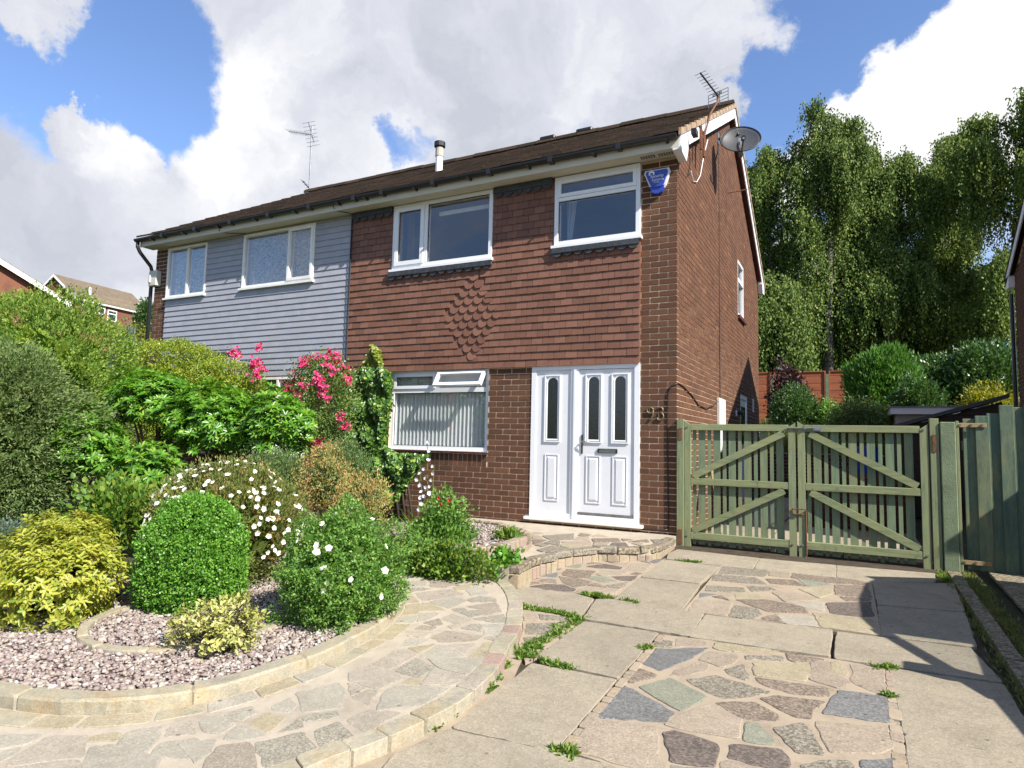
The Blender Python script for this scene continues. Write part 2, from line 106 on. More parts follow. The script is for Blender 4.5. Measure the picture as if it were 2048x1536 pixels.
def blobs(lst, vec):
    acc = None
    for x, y, r, w in lst:
        d = pxdir(x, y)
        dp = wnode('ShaderNodeVectorMath', operation='DOT_PRODUCT')
        wl.new(vec, dp.inputs[0])
        dp.inputs[1].default_value = d
        ang = math.atan(r / FPX)
        mr = wnode('ShaderNodeMapRange', interpolation_type='SMOOTHSTEP')
        mr.inputs['From Min'].default_value = math.cos(ang * 1.5)
        mr.inputs['From Max'].default_value = 0.9999999 if ang < .02 else math.cos(ang * .05)
        mr.inputs['To Min'].default_value = 0
        mr.inputs['To Max'].default_value = w
        wl.new(dp.outputs['Value'], mr.inputs['Value'])
        acc = mr.outputs[0] if acc is None else wmath('ADD', acc, mr.outputs[0])
    return acc

COVER = [(180, 60, 170, -1.0), (300, 150, 120, -.9), (40, 140, 90, -.6), (330, 265, 70, -.8), (30, 240, 50, -.3), (310, 60, 80, -.4),
         (790, 268, 44, -2.1), (860, 205, 40, -1.4), (1640, 130, 130, -1.5), (1560, 240, 95, -1.3), (1500, 300, 60, -.9), (1740, 60, 95, -1.1), (1180, 268, 70, -.35),
         (1820, 62, 70, -.8), (1950, 75, 70, -.9), (2040, 70, 60, -.6), (20, 370, 60, -.5), (1690, 205, 34, -.4),
         (195, 262, 60, 2.2), (110, 245, 38, 1.3), (60, 78, 46, 1.5), (110, 15, 70, 1.6), (330, 380, 120, .9), (450, 340, 110, .8), (480, 180, 150, .9), (620, 60, 220, .9),
         (900, 60, 220, .7), (1150, 120, 260, .9), (1400, 60, 170, .9), (1560, 20, 90, .5), (700, 330, 120, .7), (880, 310, 90, .6),
         (1830, 210, 120, 1.3), (1720, 260, 90, 1.0), (1980, 170, 110, 1.2), (1960, 10, 70, 1.3), (1640, 330, 90, 1.3), (1690, 170, 60, .9), (1560, 350, 70, .9), (1790, 130, 60, .7), (1580, 620, 120, .7), (120, 480, 190, .9), (60, 330, 60, .3), (300, 560, 150, .5)]
cov = blobs(COVER, nrm2.outputs[0])
n1 = wnoise(nrm.outputs[0], 3.4, 10, .62, .35)
dens = wmath('ADD', wmath('MULTIPLY', wmath('SUBTRACT', n1.outputs['Fac'], .5), 3.4), cov)
# clouds thin out towards the zenith of the frame, general cover a little over half elsewhere
mask = wnode('ShaderNodeMapRange', interpolation_type='SMOOTHSTEP')
mask.inputs['From Min'].default_value = -.30
mask.inputs['From Max'].default_value = .66
wl.new(dens, mask.inputs['Value'])
BRIGHT = [(320, 350, 110, .8), (470, 340, 90, .6), (440, 200, 120, .5), (200, 250, 60, .5), (700, 330, 110, .45), (860, 290, 80, .4), (560, 60, 130, .3),
          (1820, 200, 150, 1.0), (1980, 170, 130, .9), (1700, 280, 110, .8), (1600, 350, 100, .6), (1500, 90, 60, .3), (1580, 620, 120, .6),
          (650, 290, 60, -.2), (1200, 130, 260, -.12), (900, 60, 160, -.12), (60, 460, 120, -.15), (560, 250, 60, -.1)]
br = blobs(BRIGHT, nrm2.outputs[0])
n2 = wnoise(nrm2.outputs[0], 4.5, 9, .6, .5)
bf = wmath('ADD', wmath('ADD', wmath('MULTIPLY', wmath('SUBTRACT', n2.outputs['Fac'], .5), 2.4), .33), wmath('MULTIPLY', br, .55))
ramp = wnode('ShaderNodeValToRGB')
ramp.color_ramp.elements[0].position = 0.0
ramp.color_ramp.elements[0].color = (.55, .58, .66, 1)
ramp.color_ramp.elements[1].position = 1.0
ramp.color_ramp.elements[1].color = (.98, .98, 1.0, 1)
e = ramp.color_ramp.elements.new(.45)
e.color = (.70, .72, .79, 1)
wl.new(bf, ramp.inputs['Fac'])
bg1 = wnode('ShaderNodeBackground')
bg1.inputs['Strength'].default_value = .09
tint = wnode('ShaderNodeMix', data_type='RGBA', blend_type='MULTIPLY')
tint.inputs['Factor'].default_value = 1
tint.inputs['B'].default_value = (.92, 1.0, 1.18, 1)
wl.new(sky.outputs[0], tint.inputs['A'])
wl.new(tint.outputs['Result'], bg1.inputs['Color'])
bg2 = wnode('ShaderNodeBackground')
bg2.inputs['Strength'].default_value = .50
wl.new(ramp.outputs[0], bg2.inputs['Color'])
mx = wnode('ShaderNodeMixShader')
wl.new(mask.outputs[0], mx.inputs[0])
wl.new(bg1.outputs[0], mx.inputs[1])
wl.new(bg2.outputs[0], mx.inputs[2])
wo = wnode('ShaderNodeOutputWorld')
wl.new(mx.outputs[0], wo.inputs['Surface'])

# ------------------------------------------------------------------ materials
MATS = {}

class Mt:
    def __init__(s, name):
        s.m = bpy.data.materials.new(name)
        s.m.use_nodes = True
        s.n = s.m.node_tree.nodes
        s.l = s.m.node_tree.links
        s.b = s.n['Principled BSDF']
        s.out = s.n['Material Output']
        s.tc = None

    def node(s, t, **k):
        n = s.n.new(t)
        for a, b in k.items():
            setattr(n, a, b)
        return n

    def obj(s):
        if s.tc is None:
            g = s.node('ShaderNodeNewGeometry')
            s.tc = g.outputs['Position']
            s.geo = g
        return s.tc

    def rnd(s):
        s.obj()
        oi = s.node('ShaderNodeObjectInfo')
        a = s.node('ShaderNodeMath', operation='ADD')
        s.l.new(oi.outputs['Random'], a.inputs[0])
        s.l.new(s.geo.outputs['Random Per Island'], a.inputs[1])
        f = s.node('ShaderNodeMath', operation='FRACT')
        s.l.new(a.outputs[0], f.inputs[0])
        return f.outputs[0]

    def noise(s, scale, detail=4, rough=.55, dist=0, vec=None):
        n = s.node('ShaderNodeTexNoise')
        n.inputs['Scale'].default_value = scale
        n.inputs['Detail'].default_value = detail
        n.inputs['Roughness'].default_value = rough
        n.inputs['Distortion'].default_value = dist
        s.l.new(vec or s.obj(), n.inputs['Vector'])
        return n.outputs['Fac']

    def vscale(s, v):
        n = s.node('ShaderNodeVectorMath', operation='MULTIPLY')
        s.l.new(s.obj(), n.inputs[0])
        n.inputs[1].default_value = v
        return n.outputs[0]

    def ramp(s, fac, stops, interp='LINEAR'):
        n = s.node('ShaderNodeValToRGB')
        cr = n.color_ramp
        cr.interpolation = interp
        while len(cr.elements) < len(stops):
            cr.elements.new(.5)
        for e, (p, c) in zip(cr.elements, stops):
            e.position = p
            e.color = (c[0], c[1], c[2], 1)
        s.l.new(fac, n.inputs['Fac'])
        return n.outputs['Color']

    def mix(s, a, b, fac, mode='MIX'):
        n = s.node('ShaderNodeMix', data_type='RGBA', blend_type=mode)
        for sock, v in ((n.inputs['A'], a), (n.inputs['B'], b), (n.inputs['Factor'], fac)):
            if isinstance(v, (tuple, list)):
                sock.default_value = (v[0], v[1], v[2], 1)
            elif isinstance(v, (int, float)):
                sock.default_value = v
            else:
                s.l.new(v, sock)
        return n.outputs['Result']

    def thr(s, fac, a, b):
        n = s.node('ShaderNodeMapRange')
        n.inputs['From Min'].default_value = a
        n.inputs['From Max'].default_value = b
        s.l.new(fac, n.inputs['Value'])
        return n.outputs[0]

    def col(s, c):
        if isinstance(c, (tuple, list)):
            s.b.inputs['Base Color'].default_value = (c[0], c[1], c[2], 1)
        else:
            s.l.new(c, s.b.inputs['Base Color'])
        return s

    def rough(s, v):
        if isinstance(v, (int, float)):
            s.b.inputs['Roughness'].default_value = v
        else:
            s.l.new(v, s.b.inputs['Roughness'])
        return s

    def bump(s, h, strength=.3, dist=.01):
        n = s.node('ShaderNodeBump')
        n.inputs['Strength'].default_value = strength
        n.inputs['Distance'].default_value = dist
        s.l.new(h, n.inputs['Height'])
        s.l.new(n.outputs[0], s.b.inputs['Normal'])
        return s

    def spec(s, v):
        s.b.inputs['Specular IOR Level'].default_value = v
        return s

def simple(name, c, rough=.6, var=.15, nscale=8, bump=0, bscale=60, spec=.5, metal=0):
    t = Mt(name)
    dark = tuple(x * (1 - var) for x in c)
    lite = tuple(min(1, x * (1 + var)) for x in c)
    t.col(t.ramp(t.noise(nscale, 6, .65), [(.3, dark), (.7, lite)]))
    t.rough(rough)
    t.spec(spec)
    t.b.inputs['Metallic'].default_value = metal
    if bump:
        t.bump(t.noise(bscale, 5, .7), bump)
    MATS[name] = t.m
    return t

def brickmat(name, stops, dirt=(.05, .035, .03)):
    t = Mt(name)
    base = t.ramp(t.rnd(), stops)
    n = t.noise(55, 6, .75)
    c = t.mix(base, t.ramp(n, [(.3, (.55, .5, .48)), (.7, (1.2, 1.2, 1.2))]), .7, 'MULTIPLY')
    big = t.noise(1.6, 5, .6)
    c = t.mix(c, dirt, t.thr(big, .56, .9))
    c = t.mix(c, (.36, .31, .27), t.thr(t.noise(6, 6, .75), .68, .95))
    t.col(c)
    t.rough(.88)
    t.spec(.25)
    t.bump(t.noise(140, 5, .8), .55, .006)
    MATS[name] = t.m

brickmat('brick', [(0, (.165, .078, .044)), (.35, (.200, .095, .053)), (.7, (.235, .114, .062)), (.93, (.175, .080, .047)), (1, (.30, .145, .075))])
brickmat('brick_far', [(0, (.20, .085, .05)), (1, (.26, .115, .07))])
brickmat('brick_dark', [(0, (.10, .045, .03)), (1, (.15, .065, .04))])
brickmat('edging', [(0, (.46, .37, .27)), (.3, (.50, .40, .27)), (.55, (.42, .33, .26)), (.75, (.48, .34, .28)), (1, (.44, .38, .30))], (.16, .13, .10))
t = simple('mortar', (.50, .385, .27), .95, .22, 14, .5, 90, .2)
t = Mt('mortar_pink')
c = t.mix((.475, .385, .28), t.ramp(t.noise(5, 9, .75), [(.3, (.70, .68, .66)), (.5, (1, 1, 1)), (.72, (1.15, 1.14, 1.1))]), .9, 'MULTIPLY')
c = t.mix(c, (.22, .18, .13), t.thr(t.noise(24, 9, .85), .63, .80))
c = t.mix(c, (.36, .31, .23), t.mix((0, 0, 0), t.thr(t.noise(1.2, 6, .7), .5, .7), .3))
t.col(c); t.rough(.95); t.spec(.2); t.bump(t.noise(120, 5, .85), .5, .006)
MATS['mortar_pink'] = t.m
t = Mt('mortar_path')
c = t.mix((.57, .49, .385), t.ramp(t.noise(5, 9, .75), [(.3, (.70, .68, .66)), (.5, (1, 1, 1)), (.72, (1.15, 1.14, 1.1))]), .9, 'MULTIPLY')
c = t.mix(c, (.17, .14, .10), t.thr(t.noise(24, 9, .85), .60, .76))
c = t.mix(c, (.30, .26, .19), t.mix((0, 0, 0), t.thr(t.noise(1.2, 6, .7), .5, .7), .45))
t.col(c); t.rough(.95); t.spec(.2); t.bump(t.noise(120, 5, .85), .5, .006)
MATS['mortar_path'] = t.m
simple('joint', (.085, .065, .045), .95, .4, 9, .6, 60, .2)
simple('soil', (.07, .05, .035), .95, .4, 9, .8, 40, .1)
simple('white_pvc', (.74, .75, .765), .28, .03, 2)
simple('white_paint', (.78, .77, .74), .45, .08, 5)
simple('door_grain', (.70, .71, .735), .35, .03, 2, .1, 30)
simple('old_white', (.62, .60, .53), .55, .2, 4, .2, 30)
simple('black_pvc', (.022, .022, .024), .35, .3, 5)
simple('black', (.02, .02, .02), .4, .3, 9)
simple('lead', (.055, .058, .066), .6, .5, 20, .4, 40)
simple('dark_inside', (.06, .055, .05), .9, .2, 2)
simple('chrome', (.6, .6, .6), .2, .1, 5, metal=1)
simple('galv', (.42, .43, .44), .4, .25, 20, metal=.8)
simple('rust', (.20, .075, .03), .85, .5, 30, .4, 60)
simple('concrete_post', (.20, .25, .14), .9, .25, 6, .5, 70)
simple('maroon', (.10, .025, .022), .5, .2, 5)
simple('red_dark', (.14, .05, .035), .8, .2, 9)
simple('blue_plastic', (.015, .05, .30), .35, .1, 4)
simple('navy', (.03, .06, .36), .3, .08, 4)
simple('brass', (.26, .20, .11), .5, .35, 40, metal=.6)
simple('bark', (.07, .055, .04), .95, .4, 20, .8, 40)
simple('stem_pink', (.20, .12, .085), .9, .3, 20, .6, 50)
simple('asphalt', (.05, .05, .052), .9, .3, 30, .5, 120)
simple('carpaint', (.12, .13, .15), .25, .05, 2)
simple('tyre', (.02, .02, .02), .8, .2, 9)
simple('render_cream', (.55, .5, .42), .9, .15, 3, .3, 50)
simple('plaster', (.55, .53, .5), .9, .05, 3)
simple('pot_grey', (.30, .31, .33), .6, .1, 4)
simple('fascia', (.60, .57, .48), .55, .12, 3, .15, 30)
t = simple('dish', (.11, .115, .12), .5, .12, 8)
_tr = t.node('ShaderNodeBsdfTransparent'); _mx = t.node('ShaderNodeMixShader'); _tl = t.node('ShaderNodeBsdfTranslucent'); _m2 = t.node('ShaderNodeMixShader')
_tl.inputs[0].default_value = (.3, .3, .3, 1); _mx.inputs[0].default_value = .18; _m2.inputs[0].default_value = .30
t.l.new(t.b.outputs[0], _m2.inputs[1]); t.l.new(_tl.outputs[0], _m2.inputs[2]); t.l.new(_m2.outputs[0], _mx.inputs[1]); t.l.new(_tr.outputs[0], _mx.inputs[2]); t.l.new(_mx.outputs[0], t.out.inputs['Surface'])
simple('timber_raw', (.42, .30, .14), .8, .2, 9)

# fascia and soffit get streaks of grime
t = Mt('soffit')
c = t.mix((.66, .62, .51), (.26, .22, .16), t.thr(t.noise(1, 7, .7, 0, t.vscale((1.2, 9, 9))), .58, .92))
t.col(c); t.rough(.6)
MATS['soffit'] = t.m
# front tiles painted brown
t = Mt('tile')
base = t.ramp(t.rnd(), [(0, (.185, .085, .054)), (.5, (.222, .104, .066)), (1, (.262, .126, .082))])
c = t.mix(base, t.ramp(t.noise(40, 6, .7), [(.3, (.82, .8, .8)), (.7, (1.12, 1.12, 1.12))]), .8, 'MULTIPLY')
c = t.mix(c, (.34, .26, .22), t.thr(t.noise(9, 7, .8), .62, .90))
c = t.mix(c, (.10, .048, .034), t.mix((0, 0, 0), t.thr(t.noise(1.1, 8, .75, 0, t.vscale((3, 3, .8))), .50, .72), .25))
t.col(c); t.rough(.62); t.spec(.35); t.bump(t.noise(110, 4, .7), .25, .004)
MATS['tile'] = t.m
t = Mt('tile_grey')
base = t.ramp(t.rnd(), [(0, (.375, .38, .425)), (1, (.415, .42, .465))])
c = t.mix(base, t.ramp(t.noise(5, 6, .7), [(.3, (.90, .9, .9)), (.7, (1.05, 1.05, 1.05))]), .8, 'MULTIPLY')
t.col(c); t.rough(.55); t.bump(t.noise(110, 4, .7), .15, .004)
MATS['tile_grey'] = t.m
# roof tile with moss
t = Mt('rooftile')
base = t.ramp(t.rnd(), [(0, (.055, .038, .03)), (.5, (.075, .05, .038)), (1, (.11, .07, .05))])
moss = t.noise(9, 8, .75)
c = t.mix(base, (.06, .058, .028), t.thr(moss, .5, .68))
c = t.mix(c, (.20, .18, .14), t.thr(t.noise(26, 7, .8), .66, .8))
t.col(c); t.rough(.95); t.spec(.15); t.bump(t.noise(45, 6, .8), 1.0, .03)
MATS['rooftile'] = t.m
t = Mt('rooftile_far')
t.col(t.mix(t.ramp(t.rnd(), [(0, (.16, .12, .08)), (1, (.20, .15, .10))]), (.11, .09, .06), t.thr(t.noise(2, 6, .7), .45, .7))); t.rough(.95)
MATS['rooftile_far'] = t.m
simple('verge_mortar', (.42, .30, .19), .95, .3, 12, .6, 60)

def slabmat(name, lo, hi, speck, amt=.5, sscale=170, blotch=.5):
    t = Mt(name)
    base = t.ramp(t.rnd(), [(0, lo), (1, hi)])
    c = t.mix(base, t.ramp(t.noise(3.5, 8, .72), [(.28, (.70, .69, .67)), (.5, (1, 1, 1)), (.72, (1.16, 1.15, 1.12))]), blotch + .4, 'MULTIPLY')
    c = t.mix(c, t.ramp(t.noise(17, 8, .8), [(.3, (.72, .70, .66)), (.55, (1, 1, 1)), (.75, (1.15, 1.14, 1.12))]), .75, 'MULTIPLY')
    # aggregate: small chips each with its own tone
    vc = t.node('ShaderNodeTexVoronoi'); vc.inputs['Scale'].default_value = sscale * .85
    t.l.new(t.obj(), vc.inputs['Vector'])
    sx = t.node('ShaderNodeSeparateColor'); t.l.new(vc.outputs['Color'], sx.inputs[0])
    chip = t.ramp(sx.outputs[0], [(0, tuple(v * .55 for v in speck)), (.3, speck), (.55, lo), (.8, hi), (1, tuple(min(1, v * 1.5) for v in hi))])
    c = t.mix(c, chip, min(.8, .14 + .55 * amt))
    vr = t.node('ShaderNodeTexVoronoi'); vr.inputs['Scale'].default_value = 7
    t.l.new(t.obj(), vr.inputs['Vector'])
    spot = t.thr(vr.outputs['Distance'], .09, .06)
    c = t.mix(c, tuple(v * .3 for v in lo), t.mix((0, 0, 0), spot, .7))
    st = t.noise(28, 9, .85)
    c = t.mix(c, tuple(v * .42 for v in lo), t.thr(st, .60, .78))
    ed = t.noise(1.1, 7, .7)
    c = t.mix(c, tuple(v * .66 for v in lo), t.mix((0, 0, 0), t.thr(ed, .50, .72), .5))
    t.col(c)
    t.rough(.9)
    t.spec(.25)
    t.bump(t.mix(sx.outputs[0], st, .5), .55, .006)
    MATS[name] = t.m

slabmat('slab', (.40, .345, .255), (.485, .42, .31), (.26, .22, .165), .22, 170)
slabmat('st_t', (.42, .345, .26), (.49, .405, .305), (.24, .19, .145), .35)
slabmat('st_b', (.27, .215, .165), (.35, .28, .21), (.13, .10, .08), .8, 120)
slabmat('st_d', (.19, .155, .13), (.25, .20, .165), (.09, .075, .065), .7, 110)
slabmat('st_s', (.31, .275, .21), (.37, .325, .25), (.14, .12, .095), .9, 120)
slabmat('st_u', (.215, .212, .20), (.265, .262, .25), (.12, .12, .115), .6, 130)
slabmat('st_g', (.295, .30, .225), (.345, .345, .26), (.18, .19, .14), .4)
slabmat('st_y', (.45, .385, .255), (.51, .44, .30), (.32, .26, .17), .35)
slabmat('st_pb', (.40, .345, .27), (.45, .385, .30), (.27, .22, .17), .5)
slabmat('st_ps', (.40, .365, .285), (.45, .41, .32), (.22, .19, .15), .8)
slabmat('st_pt', (.47, .41, .325), (.52, .455, .36), (.32, .27, .21), .35)
slabmat('st_p', (.46, .42, .335), (.53, .48, .385), (.32, .29, .23), .25)
slabmat('kerb', (.46, .415, .30), (.53, .475, .355), (.33, .29, .21), .12, 150, .6)
_t = MATS['kerb'].node_tree; _b = _t.nodes['Principled BSDF']; _src = _b.inputs['Base Color'].links[0].from_socket
_n = _t.nodes.new('ShaderNodeTexNoise'); _n.inputs['Scale'].default_value = 6; _n.inputs['Detail'].default_value = 7; _n.inputs['Roughness'].default_value = .7
_g = _t.nodes.new('ShaderNodeNewGeometry'); _t.links.new(_g.outputs['Position'], _n.inputs['Vector'])
_r = _t.nodes.new('ShaderNodeValToRGB'); _r.color_ramp.elements[0].position = .33; _r.color_ramp.elements[0].color = (.62, .66, .72, 1); _r.color_ramp.elements[1].position = .66; _r.color_ramp.elements[1].color = (1.0, .80, .55, 1)
_e = _r.color_ramp.elements.new(.5); _e.color = (1, 1, 1, 1)
_m = _t.nodes.new('ShaderNodeMix'); _m.data_type = 'RGBA'; _m.blend_type = 'MULTIPLY'; _m.inputs['Factor'].default_value = .6
_t.links.new(_n.outputs['Fac'], _r.inputs['Fac']); _t.links.new(_src, _m.inputs['A']); _t.links.new(_r.outputs['Color'], _m.inputs['B']); _t.links.new(_m.outputs['Result'], _b.inputs['Base Color'])
slabmat('rim', (.30, .25, .17), (.38, .32, .22), (.10, .085, .06), .9, 60, .7)

# gravel ground
t = Mt('gravel_base')
v = t.node('ShaderNodeTexVoronoi')
v.inputs['Scale'].default_value = 55
t.l.new(t.obj(), v.inputs['Vector'])
t.col(t.mix(t.ramp(v.outputs['Color'], [(.2, (.28, .17, .15)), (.5, (.40, .28, .24)), (.8, (.55, .45, .39))]), (.05, .03, .025), t.thr(v.outputs['Distance'], .35, .7)))
t.rough(.9)
MATS['gravel_base'] = t.m
t = Mt('pebble')
t.col(t.mix(t.ramp(t.rnd(), [(0, (.27, .205, .19)), (.2, (.43, .345, .30)), (.45, (.35, .255, .24)), (.65, (.54, .45, .365)), (.82, (.46, .40, .35)), (1, (.74, .70, .62))]), t.ramp(t.noise(80, 3), [(.3, (.8, .8, .8)), (.7, (1.1, 1.1, 1.1))]), .6, 'MULTIPLY'))
t.rough(.75)
MATS['pebble'] = t.m
# lawn and earth
t = Mt('ground')
t.col(t.mix(t.ramp(t.noise(.8, 8, .7), [(.3, (.045, .05, .02)), (.5, (.06, .075, .025)), (.7, (.09, .075, .045))]), (.05, .036, .024), t.thr(t.noise(7, 6, .7), .5, .7)))
t.rough(.95); t.bump(t.noise(30, 6, .8), .8, .03)
MATS['ground'] = t.m
# green stained timber
def greenwood(name, lo, hi, stretch=(9, 9, .8)):
    t = Mt(name)
    base = t.ramp(t.rnd(), [(0, lo), (1, hi)])
    g = t.noise(3.2, 8, .75, .4, t.vscale(stretch))
    c = t.mix(base, t.ramp(g, [(.32, (.5, .55, .52)), (.5, (1, 1, 1)), (.7, (1.45, 1.35, 1.0))]), .85, 'MULTIPLY')
    c = t.mix(c, (.25, .24, .11), t.thr(t.noise(2.2, 6, .75, 0, t.vscale((2, 2, .6))), .46, .72))
    c = t.mix(c, (.06, .055, .035), t.thr(t.noise(13, 6, .85, 0, t.vscale((1, 1, .4))), .58, .78))
    t.col(c); t.rough(.75); t.spec(.3); t.bump(g, .35, .004)
    MATS[name] = t.m
greenwood('gate_wood', (.185, .225, .125), (.225, .265, .145))
greenwood('picket_wood', (.15, .215, .135), (.20, .255, .15))
greenwood('gate_rail', (.19, .225, .115), (.235, .265, .14), (.8, 9, 9))
greenwood('board_wood', (.085, .135, .095), (.13, .18, .12))
t = Mt('fence_orange')
g = t.noise(2.5, 7, .7, 0, t.vscale((1, 1, 14)))
t.col(t.mix(t.ramp(t.rnd(), [(0, (.27, .075, .028)), (1, (.36, .11, .04))]), t.ramp(g, [(.3, (.6, .6, .6)), (.7, (1.15, 1.1, 1.1))]), .8, 'MULTIPLY')); t.rough(.8)
MATS['fence_orange'] = t.m
t = Mt('shed_wood')
g = t.noise(2.5, 7, .7, 0, t.vscale((1, 1, 14)))
t.col(t.ramp(g, [(.3, (.04, .026, .018)), (.7, (.085, .055, .038))])); t.rough(.85)
MATS['shed_wood'] = t.m

def glassmat(name, refl=1.0, tint=(.80, .84, .84), rough=0.0):
    t = Mt(name)
    t.n.remove(t.b)
    tr = t.node('ShaderNodeBsdfTransparent')
    tr.inputs[0].default_value = (*tint, 1)
    gl = t.node('ShaderNodeBsdfGlossy')
    gl.inputs['Roughness'].default_value = rough
    fr = t.node('ShaderNodeFresnel')
    fr.inputs['IOR'].default_value = 1.52
    mu = t.node('ShaderNodeMath', operation='MULTIPLY')
    mu.inputs[1].default_value = refl
    mu.use_clamp = True
    gq = t.node('ShaderNodeNewGeometry')
    nb_ = t.node('ShaderNodeMath', operation='MULTIPLY_ADD')
    nb_.inputs[1].default_value = -1
    nb_.inputs[2].default_value = 1
    t.l.new(gq.outputs['Backfacing'], nb_.inputs[0])
    mq = t.node('ShaderNodeMath', operation='MULTIPLY')
    t.l.new(fr.outputs[0], mq.inputs[0])
    t.l.new(nb_.outputs[0], mq.inputs[1])
    t.l.new(mq.outputs[0], mu.inputs[0])
    mn = t.node('ShaderNodeMath', operation='MINIMUM')
    mn.inputs[1].default_value = .32
    t.l.new(mu.outputs[0], mn.inputs[0])
    # slight waviness of old panes
    bp = t.node('ShaderNodeBump')
    bp.inputs['Strength'].default_value = .02
    t.l.new(t.noise(2.5, 1, .3), bp.inputs['Height'])
    t.l.new(bp.outputs[0], gl.inputs['Normal'])
    mxs = t.node('ShaderNodeMixShader')
    t.l.new(mn.outputs[0], mxs.inputs[0])
    t.l.new(tr.outputs[0], mxs.inputs[1])
    t.l.new(gl.outputs[0], mxs.inputs[2])
    t.l.new(mxs.outputs[0], t.out.inputs['Surface'])
    MATS[name] = t.m
glassmat('glass', 3.6, (.96, .97, .97))
glassmat('glass_door', 1.6, (.10, .11, .10), .02)

def cloth(name, c, trans=.4, lace=False):
    t = Mt(name)
    t.col(c)
    t.rough(.9)
    td = t.node('ShaderNodeBsdfTranslucent')
    td.inputs[0].default_value = (*c, 1)
    m1 = t.node('ShaderNodeMixShader')
    m1.inputs[0].default_value = trans
    t.l.new(t.b.outputs[0], m1.inputs[1])
    t.l.new(td.outputs[0], m1.inputs[2])
    if lace:
        tr = t.node('ShaderNodeBsdfTransparent')
        m2 = t.node('ShaderNodeMixShader')
        f = t.thr(t.noise(26, 3, .7, 1.5), .44, .52)
        a = t.node('ShaderNodeMath', operation='MULTIPLY_ADD')
        a.inputs[1].default_value = .5
        a.inputs[2].default_value = .38
        t.l.new(f, a.inputs[0])
        t.l.new(a.outputs[0], m2.inputs[0])
        t.l.new(tr.outputs[0], m2.inputs[1])
        t.l.new(m1.outputs[0], m2.inputs[2])
        t.l.new(m2.outputs[0], t.out.inputs['Surface'])
    else:
        t.l.new(m1.outputs[0], t.out.inputs['Surface'])
    MATS[name] = t.m
cloth('net', (.82, .85, .90), .4, True)
cloth('curtain', (.62, .66, .72), .4)
cloth('blind', (.88, .90, .90), .45)
cloth('curtain_gold', (.30, .22, .10), .3)

def leafmat(name, stops, rough=.5, spec=.4, trans=.3, patch=None):
    t = Mt(name)
    base = t.ramp(t.rnd(), stops)
    if patch:
        base = t.mix(base, patch[0], t.thr(t.noise(patch[1], 4, .6), patch[2], patch[2] + .2))
    t.col(base)
    t.rough(rough)
    t.spec(spec)
    td = t.node('ShaderNodeBsdfTranslucent')
    w = t.mix(base, (1.25, 1.25, .55), 1.0, 'MULTIPLY')
    t.l.new(w, td.inputs[0])
    m1 = t.node('ShaderNodeMixShader')
    m1.inputs[0].default_value = trans
    t.l.new(t.b.outputs[0], m1.inputs[1])
    t.l.new(td.outputs[0], m1.inputs[2])
    t.l.new(m1.outputs[0], t.out.inputs['Surface'])
    MATS[name] = t.m
leafmat('lf_conifer', [(0, (.10, .19, .028)), (.6, (.19, .31, .045)), (1, (.36, .45, .07))], .6, .3, .35)
leafmat('lf_yew', [(0, (.06, .10, .032)), (.6, (.105, .16, .045)), (1, (.17, .21, .07))], .6, .3, .3)
leafmat('lf_privet', [(0, (.12, .21, .022)), (.5, (.24, .33, .035)), (1, (.44, .46, .045))], .5, .4, .35)
leafmat('lf_rhodo', [(0, (.075, .20, .022)), (.5, (.12, .30, .03)), (.9, (.20, .38, .045)), (1, (.34, .40, .05))], .33, .6, .35)
leafmat('lf_box', [(0, (.065, .19, .02)), (.5, (.12, .30, .032)), (1, (.23, .43, .055))], .42, .45, .3)
leafmat('lf_pot', [(0, (.08, .20, .035)), (.5, (.14, .30, .05)), (1, (.25, .39, .07))], .5, .4, .35)
leafmat('lf_yellow', [(0, (.26, .31, .03)), (.4, (.40, .42, .045)), (.75, (.52, .50, .10)), (1, (.17, .28, .035))], .4, .45, .35, ((.42, .27, .11), 4.0, .58))
leafmat('lf_var', [(0, (.28, .30, .06)), (.5, (.46, .45, .13)), (.8, (.60, .56, .26)), (1, (.18, .25, .05))], .45, .4, .25)
leafmat('lf_cistus', [(0, (.09, .16, .035)), (.55, (.17, .23, .05)), (.78, (.27, .21, .07)), (1, (.36, .24, .09))], .6, .3, .3)
leafmat('lf_brown', [(0, (.40, .21, .09)), (.3, (.50, .31, .12)), (.6, (.46, .42, .14)), (1, (.22, .30, .08))], .6, .3, .35)
leafmat('lf_dull', [(0, (.08, .15, .045)), (.6, (.13, .21, .07)), (1, (.22, .29, .10))], .6, .3, .35)
leafmat('lf_bluish', [(0, (.08, .13, .09)), (1, (.16, .22, .15))], .5, .4, .2)
leafmat('lf_ivy', [(0, (.035, .10, .02)), (.5, (.075, .18, .028)), (.85, (.16, .29, .04)), (1, (.36, .45, .07))], .38, .55, .25)
leafmat('lf_ivytop', [(0, (.15, .23, .03)), (1, (.36, .40, .06))], .4, .5, .3)
leafmat('lf_rose', [(0, (.08, .17, .04)), (.6, (.14, .26, .055)), (1, (.30, .32, .08))], .4, .5, .35)
leafmat('lf_weed', [(0, (.07, .16, .02)), (.6, (.13, .25, .03)), (1, (.28, .34, .05))], .5, .4, .35)
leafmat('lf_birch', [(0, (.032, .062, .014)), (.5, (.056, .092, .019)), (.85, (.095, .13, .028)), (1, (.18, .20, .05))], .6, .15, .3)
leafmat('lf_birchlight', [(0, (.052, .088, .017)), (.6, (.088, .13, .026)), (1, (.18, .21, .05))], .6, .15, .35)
leafmat('lf_cypress', [(0, (.05, .14, .022)), (.6, (.08, .20, .03)), (1, (.13, .25, .04))], .6, .3, .3)
leafmat('lf_laurel', [(0, (.035, .09, .03)), (.6, (.06, .13, .035)), (1, (.12, .19, .05))], .4, .5, .3)
